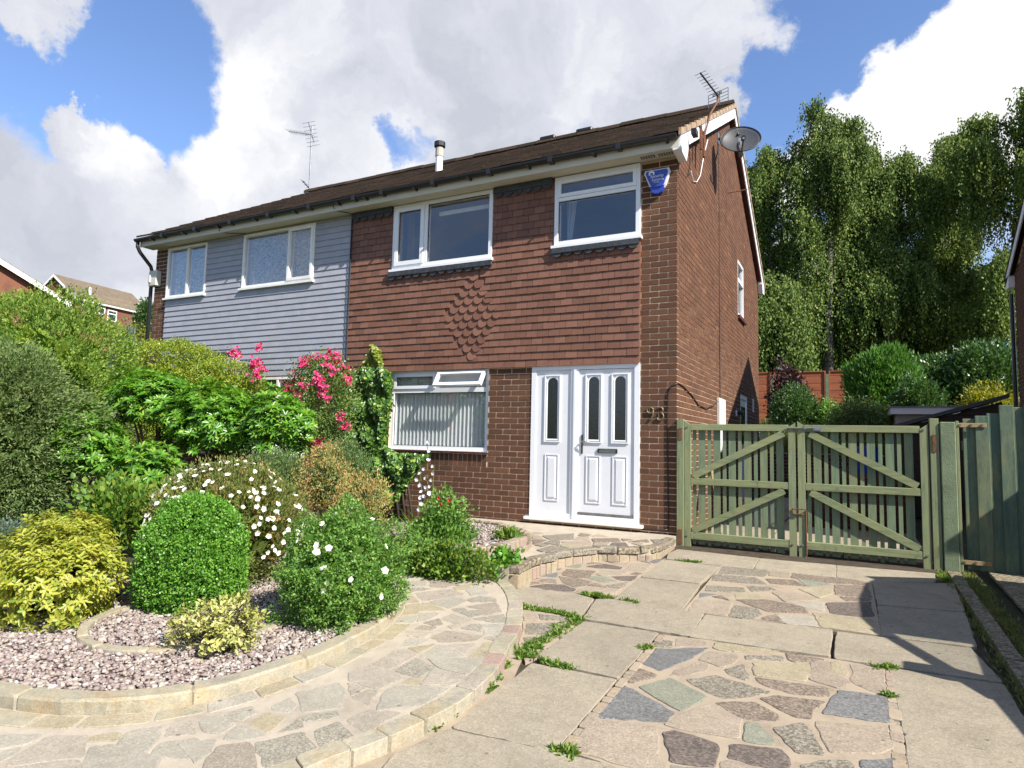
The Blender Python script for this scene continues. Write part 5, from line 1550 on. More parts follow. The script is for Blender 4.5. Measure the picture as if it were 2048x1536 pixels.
# open light, hinged at its top edge
m = frame_mb(-3.44, W5[1] - .05, -.245, .0, .045, -.02, .02)
ol = m.build('top_light', 'white_pvc', None, label='open top light tilted outward')
ol.location = (0, .0, W5[3] - .035); ol.rotation_euler = (R(-32), 0, 0)
reg(ol); par(ol, o)
m = MB(); m.box(-3.395, W5[1] - .095, .0, .004, -.20, -.045); pn = m.build('pane', 'glass', None); pn.location = ol.location; pn.rotation_euler = ol.rotation_euler
pn.parent = ol; pn.matrix_parent_inverse = WORLD[ol.name].inverted()
# vertical blinds, slats turned
for i in range(24):
    x = W5[0] + .08 + i * .0665
    m = MB(); a = R(52)
    dx, dy = .045 * math.cos(a), .045 * math.sin(a)
    vs = []; F = []
    for j in range(4):
        s_ = j / 3 * 2 - 1
        bow = .006 * (1 - s_ * s_)
        for z in (.93, 2.02): vs.append((x + dx * s_, .135 + dy * s_ - bow, z))
    for j in range(3): F.append((2 * j, 2 * j + 2, 2 * j + 3, 2 * j + 1))
    m.add(vs, F); m.build('blind_slat', 'blind', o, smooth=True)
m = MB(); m.box(W5[0] - .01, W5[1] + .03, -.045, .028, .872, .897, .004); m.build('sill', 'maroon', o, label='dark red tiled sill')
# gable window
o_ = MB(); x0, x1 = -.075, .0
b = GW
w = .05
o_.box(x0, x1, b[0], b[0] + w, b[2], b[3]); o_.box(x0, x1, b[1] - w, b[1], b[2], b[3]); o_.box(x0, x1, b[0] + w, b[1] - w, b[2], b[2] + w); o_.box(x0, x1, b[0] + w, b[1] - w, b[3] - w, b[3]); o_.box(x0, x1 + .006, b[0] + w, b[1] - w, 4.17, 4.24)
o = o_.build('window', 'white_pvc', house, label='narrow white landing window in the gable wall')
m = MB(); m.box(-.04, -.036, b[0] + w, b[1] - w, b[2] + w, 4.17); m.build('pane', 'glass', o)
m = MB(); m.box(-.035, -.031, b[0] + w, b[1] - w, 4.24, b[3] - w); m.build('pane', 'glass', o)
m = MB(); m.box(-.02, .05, b[0] - .04, b[1] + .04, b[2] - .075, b[2] - .004, .006); m.build('sill', 'maroon', o)
# side door
m = MB(); b = GD
m.box(-.07, .0, b[0], b[0] + .06, .02, b[3]); m.box(-.07, .0, b[1] - .06, b[1], .02, b[3]); m.box(-.07, .0, b[0] + .06, b[1] - .06, b[3] - .06, b[3])
o = m.build('side_door', 'white_pvc', house)
m = MB(); m.box(-.055, -.02, b[0] + .06, b[1] - .06, .03, b[3] - .06); m.build('door_leaf', 'white_pvc', o)
m = MB(); m.box(-.021, -.012, b[0] + .18, b[1] - .18, 1.1, 1.82); m.build('pane', 'glass_door', o)

# neighbour's windows
def old_window(b, mull, lab, light=None):
    o = window(nhouse, b, lab, -.05, True, .04, 'white_paint')
    m = MB(); m.box(mull - .022, mull + .022, -.049, .03, b[2] + .045, b[3] - .045); m.build('mullion', 'white_paint', o)
    if light:
        frame_mb(mull - .03, b[1] - .03, b[2] + .035, b[3] - .035, .045, -.068, -.02).build('casement', 'white_paint', o)
        pane(o, mull + .01, b[1] - .07, b[2] + .08, b[3] - .08, -.03)
    else:
        pane(o, mull + .02, b[1] - .04, b[2] + .045, b[3] - .045, -.02)
    pane(o, b[0] + .04, mull - .02, b[2] + .045, b[3] - .045, -.02)
    return o
o = old_window(W3, -6.50, 'wide white window with a lace curtain and a side casement', True)
folds(o, W3[0] + .03, W3[1] - .03, W3[2] + .02, W3[3] - .02, .10, .012, 14, 'net', 'net_curtain')
o = old_window(W4, -9.13, 'white window with a pleated net curtain at the far left of the cladding')
folds(o, W4[0] + .03, W4[1] - .03, W4[2] + .02, W4[3] - .02, .10, .02, 11, 'net', 'net_curtain')
o = old_window(W6, -6.62, 'ground-floor window with net curtain half hidden by shrubs')
folds(o, W6[0] + .03, W6[1] - .03, W6[2] + .02, W6[3] - .02, .10, .02, 18, 'curtain', 'net_curtain')
# canopy over the neighbour's porch
cn = MB()
cx0, cx1 = -9.0, -7.55
cn.add([(cx0, -.70, 2.32), (cx1, -.70, 2.32), (cx1, -.02, 2.52), (cx0, -.02, 2.52), (cx0, -.70, 2.26), (cx1, -.70, 2.26), (cx1, -.02, 2.46), (cx0, -.02, 2.46)], [(0, 1, 2, 3), (7, 6, 5, 4), (0, 4, 5, 1), (1, 5, 6, 2), (2, 6, 7, 3), (3, 7, 4, 0)])
co_ = cn.build('porch_canopy', 'black', nhouse, label='dark sloping canopy above the neighbour\'s front door')
m = MB(); m.add([(cx1 - .02, -.68, 2.26), (cx1 - .02, -.03, 2.46), (cx1 - .02, -.03, 2.0), (cx1 - .05, -.68, 2.26), (cx1 - .05, -.03, 2.46), (cx1 - .05, -.03, 2.0)], [(0, 2, 1), (3, 4, 5), (0, 3, 5, 2), (0, 1, 4, 3), (1, 2, 5, 4)]); m.build('canopy_bracket', 'pot_grey', co_)

# ------------------------------------------------------------------ front door set
dm = MB(); y0, y1 = -.012, .075
b = DOOR
dm.box(b[0] + .003, b[0] + .07, y0, y1, .085, b[3] - .003); dm.box(b[1] - .07, b[1] - .003, y0, y1, .085, b[3] - .003); dm.box(b[0] + .07, b[1] - .07, y0, y1, b[3] - .07, b[3] - .003)
dm.box(-1.365, -1.255, y0, y1, .085, b[3] - .07); dm.box(-1.325, -1.295, y0 - .012, y0, .085, b[3] - .07); dm.box(b[0] + .07, -1.365, y0, y1, .085, .15); dm.box(-1.255, b[1] - .07, y0, y1, .085, .15)
door = dm.build('front_door', 'white_pvc', house, label='white panelled front door with arched glass beside a matching side panel')
m = MB(); m.box(b[0] - .05, b[1] + .05, -.075, .078, .045, .083, .004); m.build('door_sill', 'white_paint', door)

def arch_pts(x0, x1, z0, z1, n=10):
    r_ = (x1 - x0) / 2; cx = (x0 + x1) / 2; cz = z1 - r_
    return [(x0, z0), (x1, z0)] + [(cx + r_ * math.cos(math.pi * i / n), cz + r_ * math.sin(math.pi * i / n)) for i in range(n + 1)]
def leaf(name, x0, x1, z0, z1, arches, panels, parent, yl=.004):
    m = MB()
    # front face with moulded recesses kept simple: slab, raised frames
    m.box(x0, x1, yl, yl + .045, z0, z1)
    lf_ = m.build(name, 'door_grain', parent)
    for ax0, ax1, az0, az1 in arches:
        # square outer moulding and arched inner bead
        q = MB(); e_ = .042; w_ = .016
        X0, X1, Z0, Z1 = ax0 - e_, ax1 + e_, az0 - e_, az1 + e_ * .9
        q.box(X0, X0 + w_, yl - .016, yl + .001, Z0, Z1); q.box(X1 - w_, X1, yl - .016, yl + .001, Z0, Z1); q.box(X0 + w_, X1 - w_, yl - .016, yl + .001, Z0, Z0 + w_); q.box(X0 + w_, X1 - w_, yl - .016, yl + .001, Z1 - w_, Z1)
        a = arch_pts(ax0 - .014, ax1 + .014, az0 - .014, az1 + .014); c = arch_pts(ax0, ax1, az0, az1); n = len(a)
        q.add([(x, yl - .012, z) for x, z in a] + [(x, yl - .008, z) for x, z in c] + [(x, yl + .001, z) for x, z in a] + [(x, yl + .001, z) for x, z in c],
              [(i, (i + 1) % n, n + (i + 1) % n, n + i) for i in range(n)] + [(i, 2 * n + i, 2 * n + (i + 1) % n, (i + 1) % n) for i in range(n)] + [(n + i, n + (i + 1) % n, 3 * n + (i + 1) % n, 3 * n + i) for i in range(n)])
        q.build('moulding', 'white_pvc', parent)
        p_ = MB(); p_.add([(x, yl - .003, z) for x, z in c] + [(x, yl - .001, z) for x, z in c], [list(range(n)), list(range(2 * n - 1, n - 1, -1))])
        p_.build('pane', 'black_glass', parent)
    for px0, px1, pz0, pz1 in panels:
        q = MB(); w_ = .014
        q.box(px0, px0 + w_, yl - .009, yl + .001, pz0, pz1); q.box(px1 - w_, px1, yl - .009, yl + .001, pz0, pz1); q.box(px0 + w_, px1 - w_, yl - .009, yl + .001, pz0, pz0 + w_); q.box(px0 + w_, px1 - w_, yl - .009, yl + .001, pz1 - w_, pz1)
        i_ = .05; j_ = .028
        vs = [(px0 + j_, yl - .001, pz0 + j_), (px1 - j_, yl - .001, pz0 + j_), (px1 - j_, yl - .001, pz1 - j_), (px0 + j_, yl - .001, pz1 - j_), (px0 + i_, yl - .013, pz0 + i_), (px1 - i_, yl - .013, pz0 + i_), (px1 - i_, yl - .013, pz1 - i_), (px0 + i_, yl - .013, pz1 - i_)]
        q.add(vs, [(4, 5, 6, 7), (0, 1, 5, 4), (1, 2, 6, 5), (2, 3, 7, 6), (3, 0, 4, 7)])
        q.build('door_panel', 'door_grain', parent)
    return lf_
# dark obscured glass
t = Mt('black_glass')
t.col(t.ramp(t.noise(30, 4, .7), [(.35, (.010, .011, .010)), (.7, (.028, .028, .024))])); t.rough(.12); t.spec(.8)
t.bump(t.noise(40, 3, .6), .12, .01)
MATS['black_glass'] = t.m
leaf('side_panel', b[0] + .072, -1.367, .15, b[3] - .072, [(-1.70, -1.555, 1.10, 1.90)], [(-1.725, -1.53, .30, .90)], door)
leaf('door_leaf', -1.252, b[1] - .072, .165, b[3] - .075, [(-1.125, -.985, 1.10, 1.90), (-.775, -.635, 1.10, 1.90)], [(-1.15, -.96, .30, .90), (-.80, -.61, .30, .90)], door)
m = MB(); m.box(-1.25, b[1] - .075, -.014, .004, .155, .185); m.build('threshold', 'galv', door)
m = MB(); m.box(-.995, -.735, -.012, .004, .935, .99, .004); lb = m.build('letterbox', 'black', door)
m = MB(); m.box(-.975, -.755, -.018, -.012, .945, .98, .002); m.build('flap', 'chrome', door)
m = MB(); m.box(-1.215, -1.195, -.01, .004, .92, 1.16, .003); hd = m.build('handle_plate', 'black', door)
m = MB(); m.tube([(-1.205, -.004, 1.07), (-1.205, -.05, 1.07), (-1.19, -.055, 1.07), (-1.10, -.055, 1.07)], .009, 8); m.build('handle', 'chrome', door, smooth=True)

# ------------------------------------------------------------------ fittings on the walls
# house number 93: bronze digits
def digit(pts, closed, x, z, s, parent):
    m = MB(); P_ = [(x + px * s, -.014, z + pz * s) for px, pz in pts]
    m.tube(P_, .0105, 6); return m.build('digit', 'brass', parent, smooth=True)
hn = thing('house_number', (-.24, -.01, 1.38), 'bronze number 93 on the brick pier right of the door', 'house number')
def circ(cx, cz, rx, rz, a0, a1, n=12): return [(cx + rx * math.cos(R(a0 + (a1 - a0) * i / n)), cz + rz * math.sin(R(a0 + (a1 - a0) * i / n))) for i in range(n + 1)]
digit(circ(.5, 1.15, .36, .36, 0, 360) + [(.86, .9), (.80, .5), (.62, .12), (.35, -.05)], 0, -.375, 1.35, .105, hn)
digit(circ(.42, 1.2, .34, .3, 160, -90) + circ(.42, .45, .40, .44, 90, -160), 0, -.245, 1.35, .105, hn)
# alarm box, blue
ab = thing('alarm_box', (-.22, -.05, 4.2), 'blue and white burglar alarm box high on the brick pier', 'alarm box')
def extr(m, pts, y0, y1):
    n = len(pts)
    m.add([(x, y0, z) for x, z in pts] + [(x, y1, z) for x, z in pts], [list(range(n)), list(range(2 * n - 1, n - 1, -1))] + [(i, n + i, n + (i + 1) % n, (i + 1) % n) for i in range(n)])
OUTL = [(-.385, 4.475), (-.09, 4.475), (-.075, 4.44), (-.13, 4.27), (-.16, 4.225), (-.30, 4.225), (-.335, 4.27), (-.40, 4.44)]
m = MB(); extr(m, OUTL, -.055, -.003); m.build('back_plate', 'white_pvc', ab)
cx, cz = -.2375, 4.36
INN = [(cx + (x - cx) * .86, cz + (z - cz) * .84) for x, z in OUTL]
m = MB(); extr(m, INN, -.075, -.054); m.build('cover', 'navy', ab)
m = MB(); extr(m, [(-.335, 4.262), (-.14, 4.262), (-.175, 4.185), (-.215, 4.165), (-.26, 4.165), (-.30, 4.185)], -.062, -.004); m.build('strobe_lens', 'navy', ab)
m = MB(); extr(m, [(-.335, 4.440), (-.30, 4.458), (-.265, 4.440), (-.265, 4.402), (-.283, 4.402), (-.283, 4.430), (-.317, 4.430), (-.317, 4.402), (-.335, 4.402)], -.078, -.074); m.build('emblem', 'white_pvc', ab)
def text(body, size, loc, rot, mat, parent, name='lettering'):
    cu = bpy.data.curves.new(name, 'FONT'); cu.body = body; cu.size = size; cu.extrude = .001; cu.align_x = 'CENTER'
    tmp = bpy.data.objects.new('tmp', cu); COL.objects.link(tmp)
    dg = bpy.context.evaluated_depsgraph_get(); me = bpy.data.meshes.new_from_object(tmp.evaluated_get(dg))
    bpy.data.objects.remove(tmp); me.materials.clear(); me.materials.append(MATS[mat])
    o = bpy.data.objects.new(name, me); o.location = loc; o.rotation_euler = rot; COL.objects.link(o); reg(o); par(o, parent); return o
text('Security', .052, (-.232, -.077, 4.365), (R(90), 0, 0), 'white_pvc', ab)
text('Systems', .046, (-.222, -.077, 4.322), (R(90), 0, 0), 'white_pvc', ab)
text('01457', .026, (-.235, -.077, 4.294), (R(90), 0, 0), 'white_pvc', ab)
# neighbour's alarm box
nb = thing('alarm_box', (LEFT + .02, -.05, 4.0), 'old white alarm box on the far left corner of the grey clad house', 'alarm box')
m = MB(); m.box(LEFT - .03, LEFT + .20, -.12, -.004, 3.87, 4.17, .012); m.build('cover', 'old_white', nb)
m = MB(); m.box(LEFT - .005, LEFT + .06, -.15, -.12, 3.93, 4.08, .008); m.build('lamp', 'old_white', nb)
# meter box on the gable
mt = thing('meter_box', (.0, 2.85, 1.2), 'white meter box on the gable wall behind the gate', 'meter box')
m = MB(); m.box(.001, .05, 2.60, 3.12, .95, 1.80, .006); m.build('case', 'old_white', mt)
m = MB(); m.box(.05, .056, 2.63, 3.09, .98, 1.77, .003); m.build('door', 'white_pvc', mt)
sl_ = thing('wall_lamp', (.0, 4.5, 1.6), 'small dark wall lamp beside the side door', 'lamp')
m = MB(); m.box(.001, .02, 4.46, 4.56, 1.60, 1.70, .004); m.build('plate', 'white_pvc', sl_)
m = MB(); m.tube([(.02, 4.51, 1.65), (.12, 4.51, 1.66), (.13, 4.51, 1.66)], [.015, .05, .04], 10); m.build('lamp_head', 'black', sl_, smooth=True)
vt = thing('wall_vent', (.0, 7.0, 1.7), 'small pale vent grille near the back edge of the gable', 'vent')
m = MB(); m.box(.001, .02, 6.7, 6.86, 1.78, 2.06); m.build('grille', 'old_white', vt)
# cables
cb = thing('cable', (.02, 0, 1.0), 'black cable running down the pier and round the corner', 'cable')
m = MB(); pts = [(-1.9, -.012, .03), (-1.6, -.02, .10)]
m.tube([(-.10, -.012, .06), (-.10, -.010, .4), (-.108, -.010, .9), (-.112, -.010, 1.45), (-.105, -.011, 1.68), (-.07, -.012, 1.76), (.008, -.012, 1.80), (.012, .3, 1.78), (.012, .8, 1.70), (.012, 1.2, 1.60), (.012, 1.7, 1.58), (.012, 2.3, 1.66), (.012, 2.75, 1.79)], .0075, 6)
m.tube([(-.10, -.012, .06), (-.2, -.015, .035), (-.42, -.02, .04)], .0075, 6)
m.build('wire', 'black', cb, smooth=True)
cb2 = thing('cable', (.01, 2.8, 3.0), 'thin dark cable hanging straight down the gable from the dish to the meter box', 'cable')
m = MB(); m.tube([(.01, 2.82, 5.95), (.009, 2.86, 4.5), (.009, 2.84, 3.0), (.009, 2.86, 1.82)], .006, 6); m.build('wire', 'black', cb2)
cb3 = thing('cable', (.02, 1.2, 5.2), 'white aerial lead hanging in a loop under the bargeboard', 'cable')
m = MB(); m.tube([(.115, 1.35, 5.40), (.06, 1.36, 5.20), (.03, 1.25, 4.85), (.02, 1.05, 4.68), (.015, .85, 4.62), (.02, .70, 4.70)], .006, 6); m.build('wire', 'white_pvc', cb3, smooth=True)
m = MB(); m.tube([(.118, .05, 4.92), (.115, .20, 4.60), (.03, .45, 4.55), (.02, .72, 4.69)], .004, 6); m.build('wire', 'black', cb3, smooth=True)
cb4 = thing('cable', (-6.2, -.3, 4.6), 'thin black wire drooping from the gutter near the party line', 'cable')
m = MB(); m.tube([(-5.35, -.288, 4.72), (-5.33, -.292, 4.66), (-5.28, -.27, 4.608), (-5.16, -.10, 4.606), (-5.155, -.062, 4.58), (-5.156, -.062, 2.1)], .006, 6); m.tube([(-8.0, -.29, 4.72), (-7.98, -.292, 4.63), (-7.9, -.2, 4.607), (-7.6, -.06, 4.60)], .006, 6); m.build('wire', 'black', cb4)
# iron rod bracket on the gable
rb = thing('wall_rod', (.0, 4.6, 5.2), 'short rusty rod sticking out of the gable wall', 'bracket')
m = MB(); m.tube([(.0, 3.72, 5.48), (.32, 3.80, 5.52)], .010, 6); m.build('rod', 'rust', rb)

# satellite dish
dish = thing('satellite_dish', (.02, 2.8, 6.08), 'grey mesh satellite dish on an arm high on the gable', 'satellite dish')
m = MB(); m.box(.002, .014, 2.74, 2.86, 5.98, 6.16); m.build('wall_plate', 'galv', dish)
dcen = Vector((.42, 2.34, 5.78))
m = MB(); m.tube([(.014, 2.8, 6.06), (.18, 2.72, 6.0), (.38, 2.42, 5.90)], .022, 8); m.build('arm', 'black', dish, smooth=True)
aim = Vector((-.40, -.86, .34)).normalized()   # dish looks towards the street
aim = Vector((.22, -.88, .40)).normalized()
sx_ = aim.cross(Vector((0, 0, 1))).normalized(); sy_ = sx_.cross(aim)
m = MB(); nr_, ns_ = 6, 28; vs = []; F = []
A_, B_ = .30, .27
for i in range(nr_ + 1):
    f_ = i / nr_
    for j in range(ns_):
        a = 2 * math.pi * j / ns_
        vs.append(dcen + sx_ * (A_ * f_ * math.cos(a)) + sy_ * (B_ * f_ * math.sin(a)) - aim * (.075 * (1 - f_ * f_)))
for i in range(nr_):
    for j in range(ns_):
        F.append((i * ns_ + j, i * ns_ + (j + 1) % ns_, (i + 1) * ns_ + (j + 1) % ns_, (i + 1) * ns_ + j))
m.add(vs, F)
rfl = m.build('reflector', 'dish', dish, smooth=True)
md = rfl.modifiers.new('thick', 'SOLIDIFY'); md.thickness = .006
m = MB(); m.tube([dcen + sx_ * (A_ * math.cos(2 * math.pi * j / 28)) + sy_ * (B_ * math.sin(2 * math.pi * j / 28)) for j in range(29)], .008, 6, False); m.build('rim', 'black', dish, smooth=True)
m = MB(); m.bar(dcen - aim * .05 + sy_ * .02, dcen + aim * .04 - sy_ * .29, .022, .022); m.bar(dcen + aim * .02 - sy_ * .28, dcen + aim * .30 - sy_ * .33, .022, .022); m.build('lnb_arm', 'galv', dish)
e0 = dcen + aim * .30 - sy_ * .31
m = MB(); m.tube([e0, e0 - aim * .09 + sy_ * .05], [.035, .028], 10); m.build('lnb', 'black', dish)
m = MB(); m.bar(dcen - aim * .09 + sy_ * .18, dcen - aim * .09 - sy_ * .28, .05, .05); m.build('mount', 'galv', dish)

# aerial on the bargeboard
ae = thing('tv_aerial', (.12, .95, 5.3), 'tilted television aerial with a grid reflector on a bent pole above the bargeboard', 'tv aerial')
m = MB(); m.tube([(.125, 1.02, 5.12), (.13, 1.05, 5.34), (.16, 1.30, 5.75), (.20, 1.66, 6.10), (.20, 1.70, 6.22)], .014, 8); m.build('pole', 'rust', ae, smooth=True)
m = MB(); m.box(.111, .14, .80, .84, 5.03, 5.36); m.box(.111, .14, .98, 1.04, 5.00, 5.36); m.box(.111, .125, .75, 1.12, 5.33, 5.36); m.build('bracket', 'rust', ae)
a0 = Vector((.22, 1.66, 6.26)); a1 = Vector((.02, .40, 6.12))
# boom direction is set so it runs up and to the left
boom_d = Vector((-.35, -.80, .25)).normalized()
a1 = Vector((.17, .62, 6.10))
m = MB()
a0 = Vector((.20, 1.70, 6.20)); a1 = Vector((.05, 1.16, 6.31))
m.bar(a0, a1, .018, .018); m.build('boom', 'black', ae)
ex = Vector((1, -.28, .06)).normalized()
m = MB()
for i in range(8):
    p = a0.lerp(a1, .16 + .83 * i / 7)
    m.tube([p - ex * .085, p + ex * .085], .0035, 5)
m.build('directors', 'black', ae)
m = MB(); p = a0.lerp(a1, .05); m.tube([p - ex * .07, p - ex * .07 + Vector((0, 0, .025)), p + ex * .07 + Vector((0, 0, .025)), p + ex * .07, p - ex * .07], .007, 6); m.build('dipole', 'black', ae)
m = MB()
rc = a0 + Vector((0, 0, -.03))
for k in (-.10, -.05, 0, .05, .10): m.tube([rc - ex * .155 + Vector((0, 0, k)), rc + ex * .155 + Vector((0, 0, k))], .0045, 5)
for k in (-.155, -.02, .02, .155): m.tube([rc + ex * k + Vector((0, 0, -.10)), rc + ex * k + Vector((0, 0, .10))], .006, 5)
m.build('reflector_grid', 'galv', ae)
# tall mast on the neighbour's roof
nm = thing('tv_aerial', (-10.0, 3.9, 6.9), 'tall thin aerial mast with two small arrays behind the left roof ridge', 'tv aerial')
BX, BY = -10.22, 3.95
mz0, mz1 = 6.95, 8.95
m = MB(); m.tube([(BX, BY, mz0), (BX - .02, BY, mz1)], .017, 8); m.build('mast', 'galv', nm)
m = MB(); bd = Vector((-.75, .62, .05)).normalized(); c_ = Vector((BX, BY, 8.72))
m.bar(c_, c_ + Vector((-.62, -.2, .13)), .014, .014)
for i in range(11):
    p = c_ + Vector((-.62, -.2, .13)) * (i / 10); m.tube([p - Vector((.02, .1, -.03)), p + Vector((.02, .1, -.03))], .004, 5)
m.bar(c_ + Vector((-.15, 0, .36)), c_ + Vector((.08, 0, -.22)), .014, .014)
for i in range(7):
    p = c_ + Vector((-.14, 0, .36)).lerp(Vector((.06, 0, -.30)), i / 6); m.tube([p - Vector((.16, .05, .02)), p + Vector((.16, .05, .02))], .005, 5)
m.build('upper_array', 'galv', nm)
m = MB(); q0 = Vector((BX + .25, BY, mz0 + .12)); q1 = Vector((BX - .25, BY, mz0 + .60))
m.bar(q0, q1, .02, .02)
for i in range(7):
    p = q0.lerp(q1, i / 6); m.tube([p - Vector((.01, .09, .0)), p + Vector((.01, .09, .0))], .004, 5)
m.build('lower_array', 'black', nm)

# ------------------------------------------------------------------ green timber gates
def gx(p): return p
def stile(m, x0, x1, z0, z1, y0, y1, side):
    # post top cut on the slant
    zc_ = z1 - .05
    if side < 0: top = [z1, zc_]
    else: top = [zc_, z1]
    vs = [(x0, y0, z0), (x1, y0, z0), (x1, y1, z0), (x0, y1, z0), (x0, y0, top[0]), (x1, y0, top[1]), (x1, y1, top[1]), (x0, y1, top[0])]
    m.add(vs, [(3, 2, 1, 0), (4, 5, 6, 7), (0, 1, 5, 4), (1, 2, 6, 5), (2, 3, 7, 6), (3, 0, 4, 7)])
def gate_leaf(x0, x1, label, hinge_left, seed):
    g = random.Random(seed)
    root = thing('gate', ((x0 + x1) / 2, -.02, -.1), label, 'gate', 'double gate leaves beside the house')
    ya, yb = -.045, .005
    for a, b, sd in ((x0, x0 + .072, 1 if not hinge_left else -1), (x1 - .072, x1, -1 if hinge_left else 1)):
        m = MB(); stile(m, a, b, -.12 + g.uniform(-.01, .01), 1.335 + g.uniform(-.01, .015), ya, yb, sd if (a == x0) == hinge_left else -sd)
        m.build('stile', 'gate_wood', root)
    for z, w_ in ((1.272, .072), (.64, .075), (.015, .08)):
        m = MB(); m.box(x0 + .073, x1 - .073, ya + .003, yb - .004, z - w_ / 2, z + w_ / 2, .003); m.build('rail', 'gate_rail', root)
    for za, zb in ((.70, 1.215), (.075, .585)):
        m = MB()
        if hinge_left: m.bar((x0 + .10, -.024, za), (x1 - .12, -.024, zb), .036, .072, (0, -1, 0))
        else: m.bar((x0 + .12, -.024, zb), (x1 - .10, -.024, za), .036, .072, (0, -1, 0))
        # bar(): width is across, height along up; swap so the wide face looks at the street
        m2 = MB()
        a = Vector((x0 + .10, -.024, za)) if hinge_left else Vector((x0 + .12, -.024, zb)); b = Vector((x1 - .12, -.024, zb)) if hinge_left else Vector((x1 - .10, -.024, za))
        m2.bar(a, b, .036, .072, (0, 0, 1)); m2.build('brace', 'gate_rail', root)
    x = x0 + .088
    i = 0
    while x < x1 - .11:
        w_ = .038 if i % 2 == 0 else .076
        m = MB(); dz = g.uniform(-.012, .012)
        m.box(x, min(x + w_, x1 - .078), yb - .001, yb + .019, -.085 + dz, 1.292 + g.uniform(-.006, .004)); m.build('picket', 'picket_wood', root)
        x += w_ + .028; i += 1
    # bolts at the joints
    for z in (1.272, .015):
        for xx in (x0 + .036, x1 - .036):
            m = MB(); m.tube([(xx, ya - .001, z), (xx, ya - .009, z)], .011, 8); m.build('bolt', 'galv', root)
    return root
g1 = gate_leaf(.098, 1.302, 'left leaf of the green timber gate, next to the brick corner', True, 1)
g2 = gate_leaf(1.325, 2.535, 'right leaf of the green timber gate, next to the concrete post', False, 2)
m = MB(); m.tube([(1.22, -.056, 1.275), (1.50, -.056, 1.275)], .009, 8); m.box(1.39, 1.41, -.066, -.046, 1.26, 1.30); m.box(1.48, 1.56, -.055, -.046, 1.25, 1.30); m.build('latch_bolt', 'galv', g2)
m = MB(); m.tube([(1.265, -.05, .39), (1.27, -.085, .40), (1.40, -.085, .40), (1.405, -.05, .39), (1.40, -.05, .34), (1.27, -.05, .34), (1.265, -.05, .39)], .007, 6); m.tube([(1.40, -.052, .36), (1.40, -.052, -.09)], .008, 6); m.build('drop_bolt', 'rust', g2)
p = thing('gate_post', (.05, -.02, -.1), 'green timber gate post bolted to the brick corner of the house', 'gate post')
m = MB(); m.box(.012, .092, -.06, .01, -.15, 1.365, .003); m.build('post', 'gate_wood', p)
m = MB(); m.box(.035, .075, -.066, -.06, 1.12, 1.26); m.build('hinge', 'rust', p)
m = MB(); m.box(.035, .075, -.066, -.06, -.09, .08); m.build('hinge', 'rust', p)
p = thing('gate_post', (2.6, -.02, -.1), 'narrow green timber gate post fixed to the concrete post', 'gate post')
m = MB(); m.box(2.548, 2.625, -.055, .02, -.15, 1.385, .003); m.build('post', 'gate_wood', p)
m = MB(); m.box(2.57, 2.60, -.062, -.055, 1.05, 1.22); m.build('hinge', 'rust', p)
p = thing('concrete_post', (2.70, -.02, -.1), 'square greenish concrete post between the two sets of gates', 'post')
m = MB(); m.box(2.633, 2.765, -.07, .06, -.15, 1.35, .008); m.build('post', 'concrete_post', p)
m = MB(); m.box(2.767, 2.792, -.06, .03, -.15, 1.36, .002); m.build('side_batten', 'gate_wood', p)
# neighbour's close-boarded gate
bg = thing('boarded_gate', (3.5, 0, -.1), 'dark green close-boarded gate with long strap hinges, right of the concrete post', 'gate')
x = 2.83; i = 0; g = random.Random(9)
while x < 4.8:
    w_ = .112; top = 1.385 + min(.14, (x - 2.83) * .32) + g.uniform(-.012, .012) + (.03 if i in (3, 6) else 0)
    yy = -.045 if i % 2 else -.02
    m = MB(); m.box(x, x + w_, yy, yy + .024, -.085, top, .004); m.build('board', 'board_wood', bg)
    x += w_ - .014; i += 1
for z in (1.12, .10):
    m = MB(); m.box(2.82, 4.8, .012, .06, z - .045, z + .045); m.build('rail', 'board_wood', bg)
for z in (1.325, -.005):
    m = MB(); m.box(2.74, 3.02, -.058, -.051, z - .026, z + .016, .002); st = m.build('strap_hinge', 'strap', bg) if 'strap' in MATS else m.build('strap_hinge', 'timber_raw', bg)
    for xx in (2.80, 2.89, 2.98):
        q = MB(); q.tube([(xx, -.058, z - .005), (xx, -.067, z - .005)], .012, 8); q.build('bolt', 'brass', st)

# ------------------------------------------------------------------ things beyond the gate
rbd = thing('raised_bed', (1.9, 3.6, -.1), 'dark raised brick bed in the passage behind the right gate leaf', 'planter')
m = MB(); m.box(1.33, 2.52, 2.72, 5.4, -.16, .70); m.build('fill', 'soil', rbd)
for r_ in range(11):
    x = 1.3 - (r_ % 2) * .11
    while x < 2.55:
        a_, b_ = max(1.3, x), min(2.55, x + .215)
        if b_ - a_ > .03:
            q = MB(); q.box(a_, b_, 2.65, 2.725, -.12 + r_ * .076, -.052 + r_ * .076); q.build('brick', 'brick_dark', rbd)
        x += .225
tub = thing('water_butt', (2.05, 3.6, .70), 'blue plastic tub standing on the raised bed behind the right gate leaf', 'tub')
m = MB(); m.tube([(2.02, 3.3, .70), (2.02, 3.3, 1.06), (2.02, 3.3, 1.065), (2.02, 3.3, 1.10)], [.16, .20, .215, .215], 18); m.build('body', 'blue_plastic', tub, smooth=False)
tp = thing('timber_plank', (.5, .9, -.1), 'raw timber plank leaning behind the left gate leaf', 'plank')
m = MB(); m.bar((.42, .5, -.08), (.15, 1.4, .75), .09, .03, (1, 0, 0)); m.build('plank', 'timber_raw', tp)
rw = thing('retaining_wall', (1.5, 8.5, -.1), 'low dark brick retaining wall at the end of the side passage', 'wall')
m = MB(); m.box(.1, 4.9, 8.42, 8.66, -.16, .92); wl_ = m.build('core', 'mortar', rw)
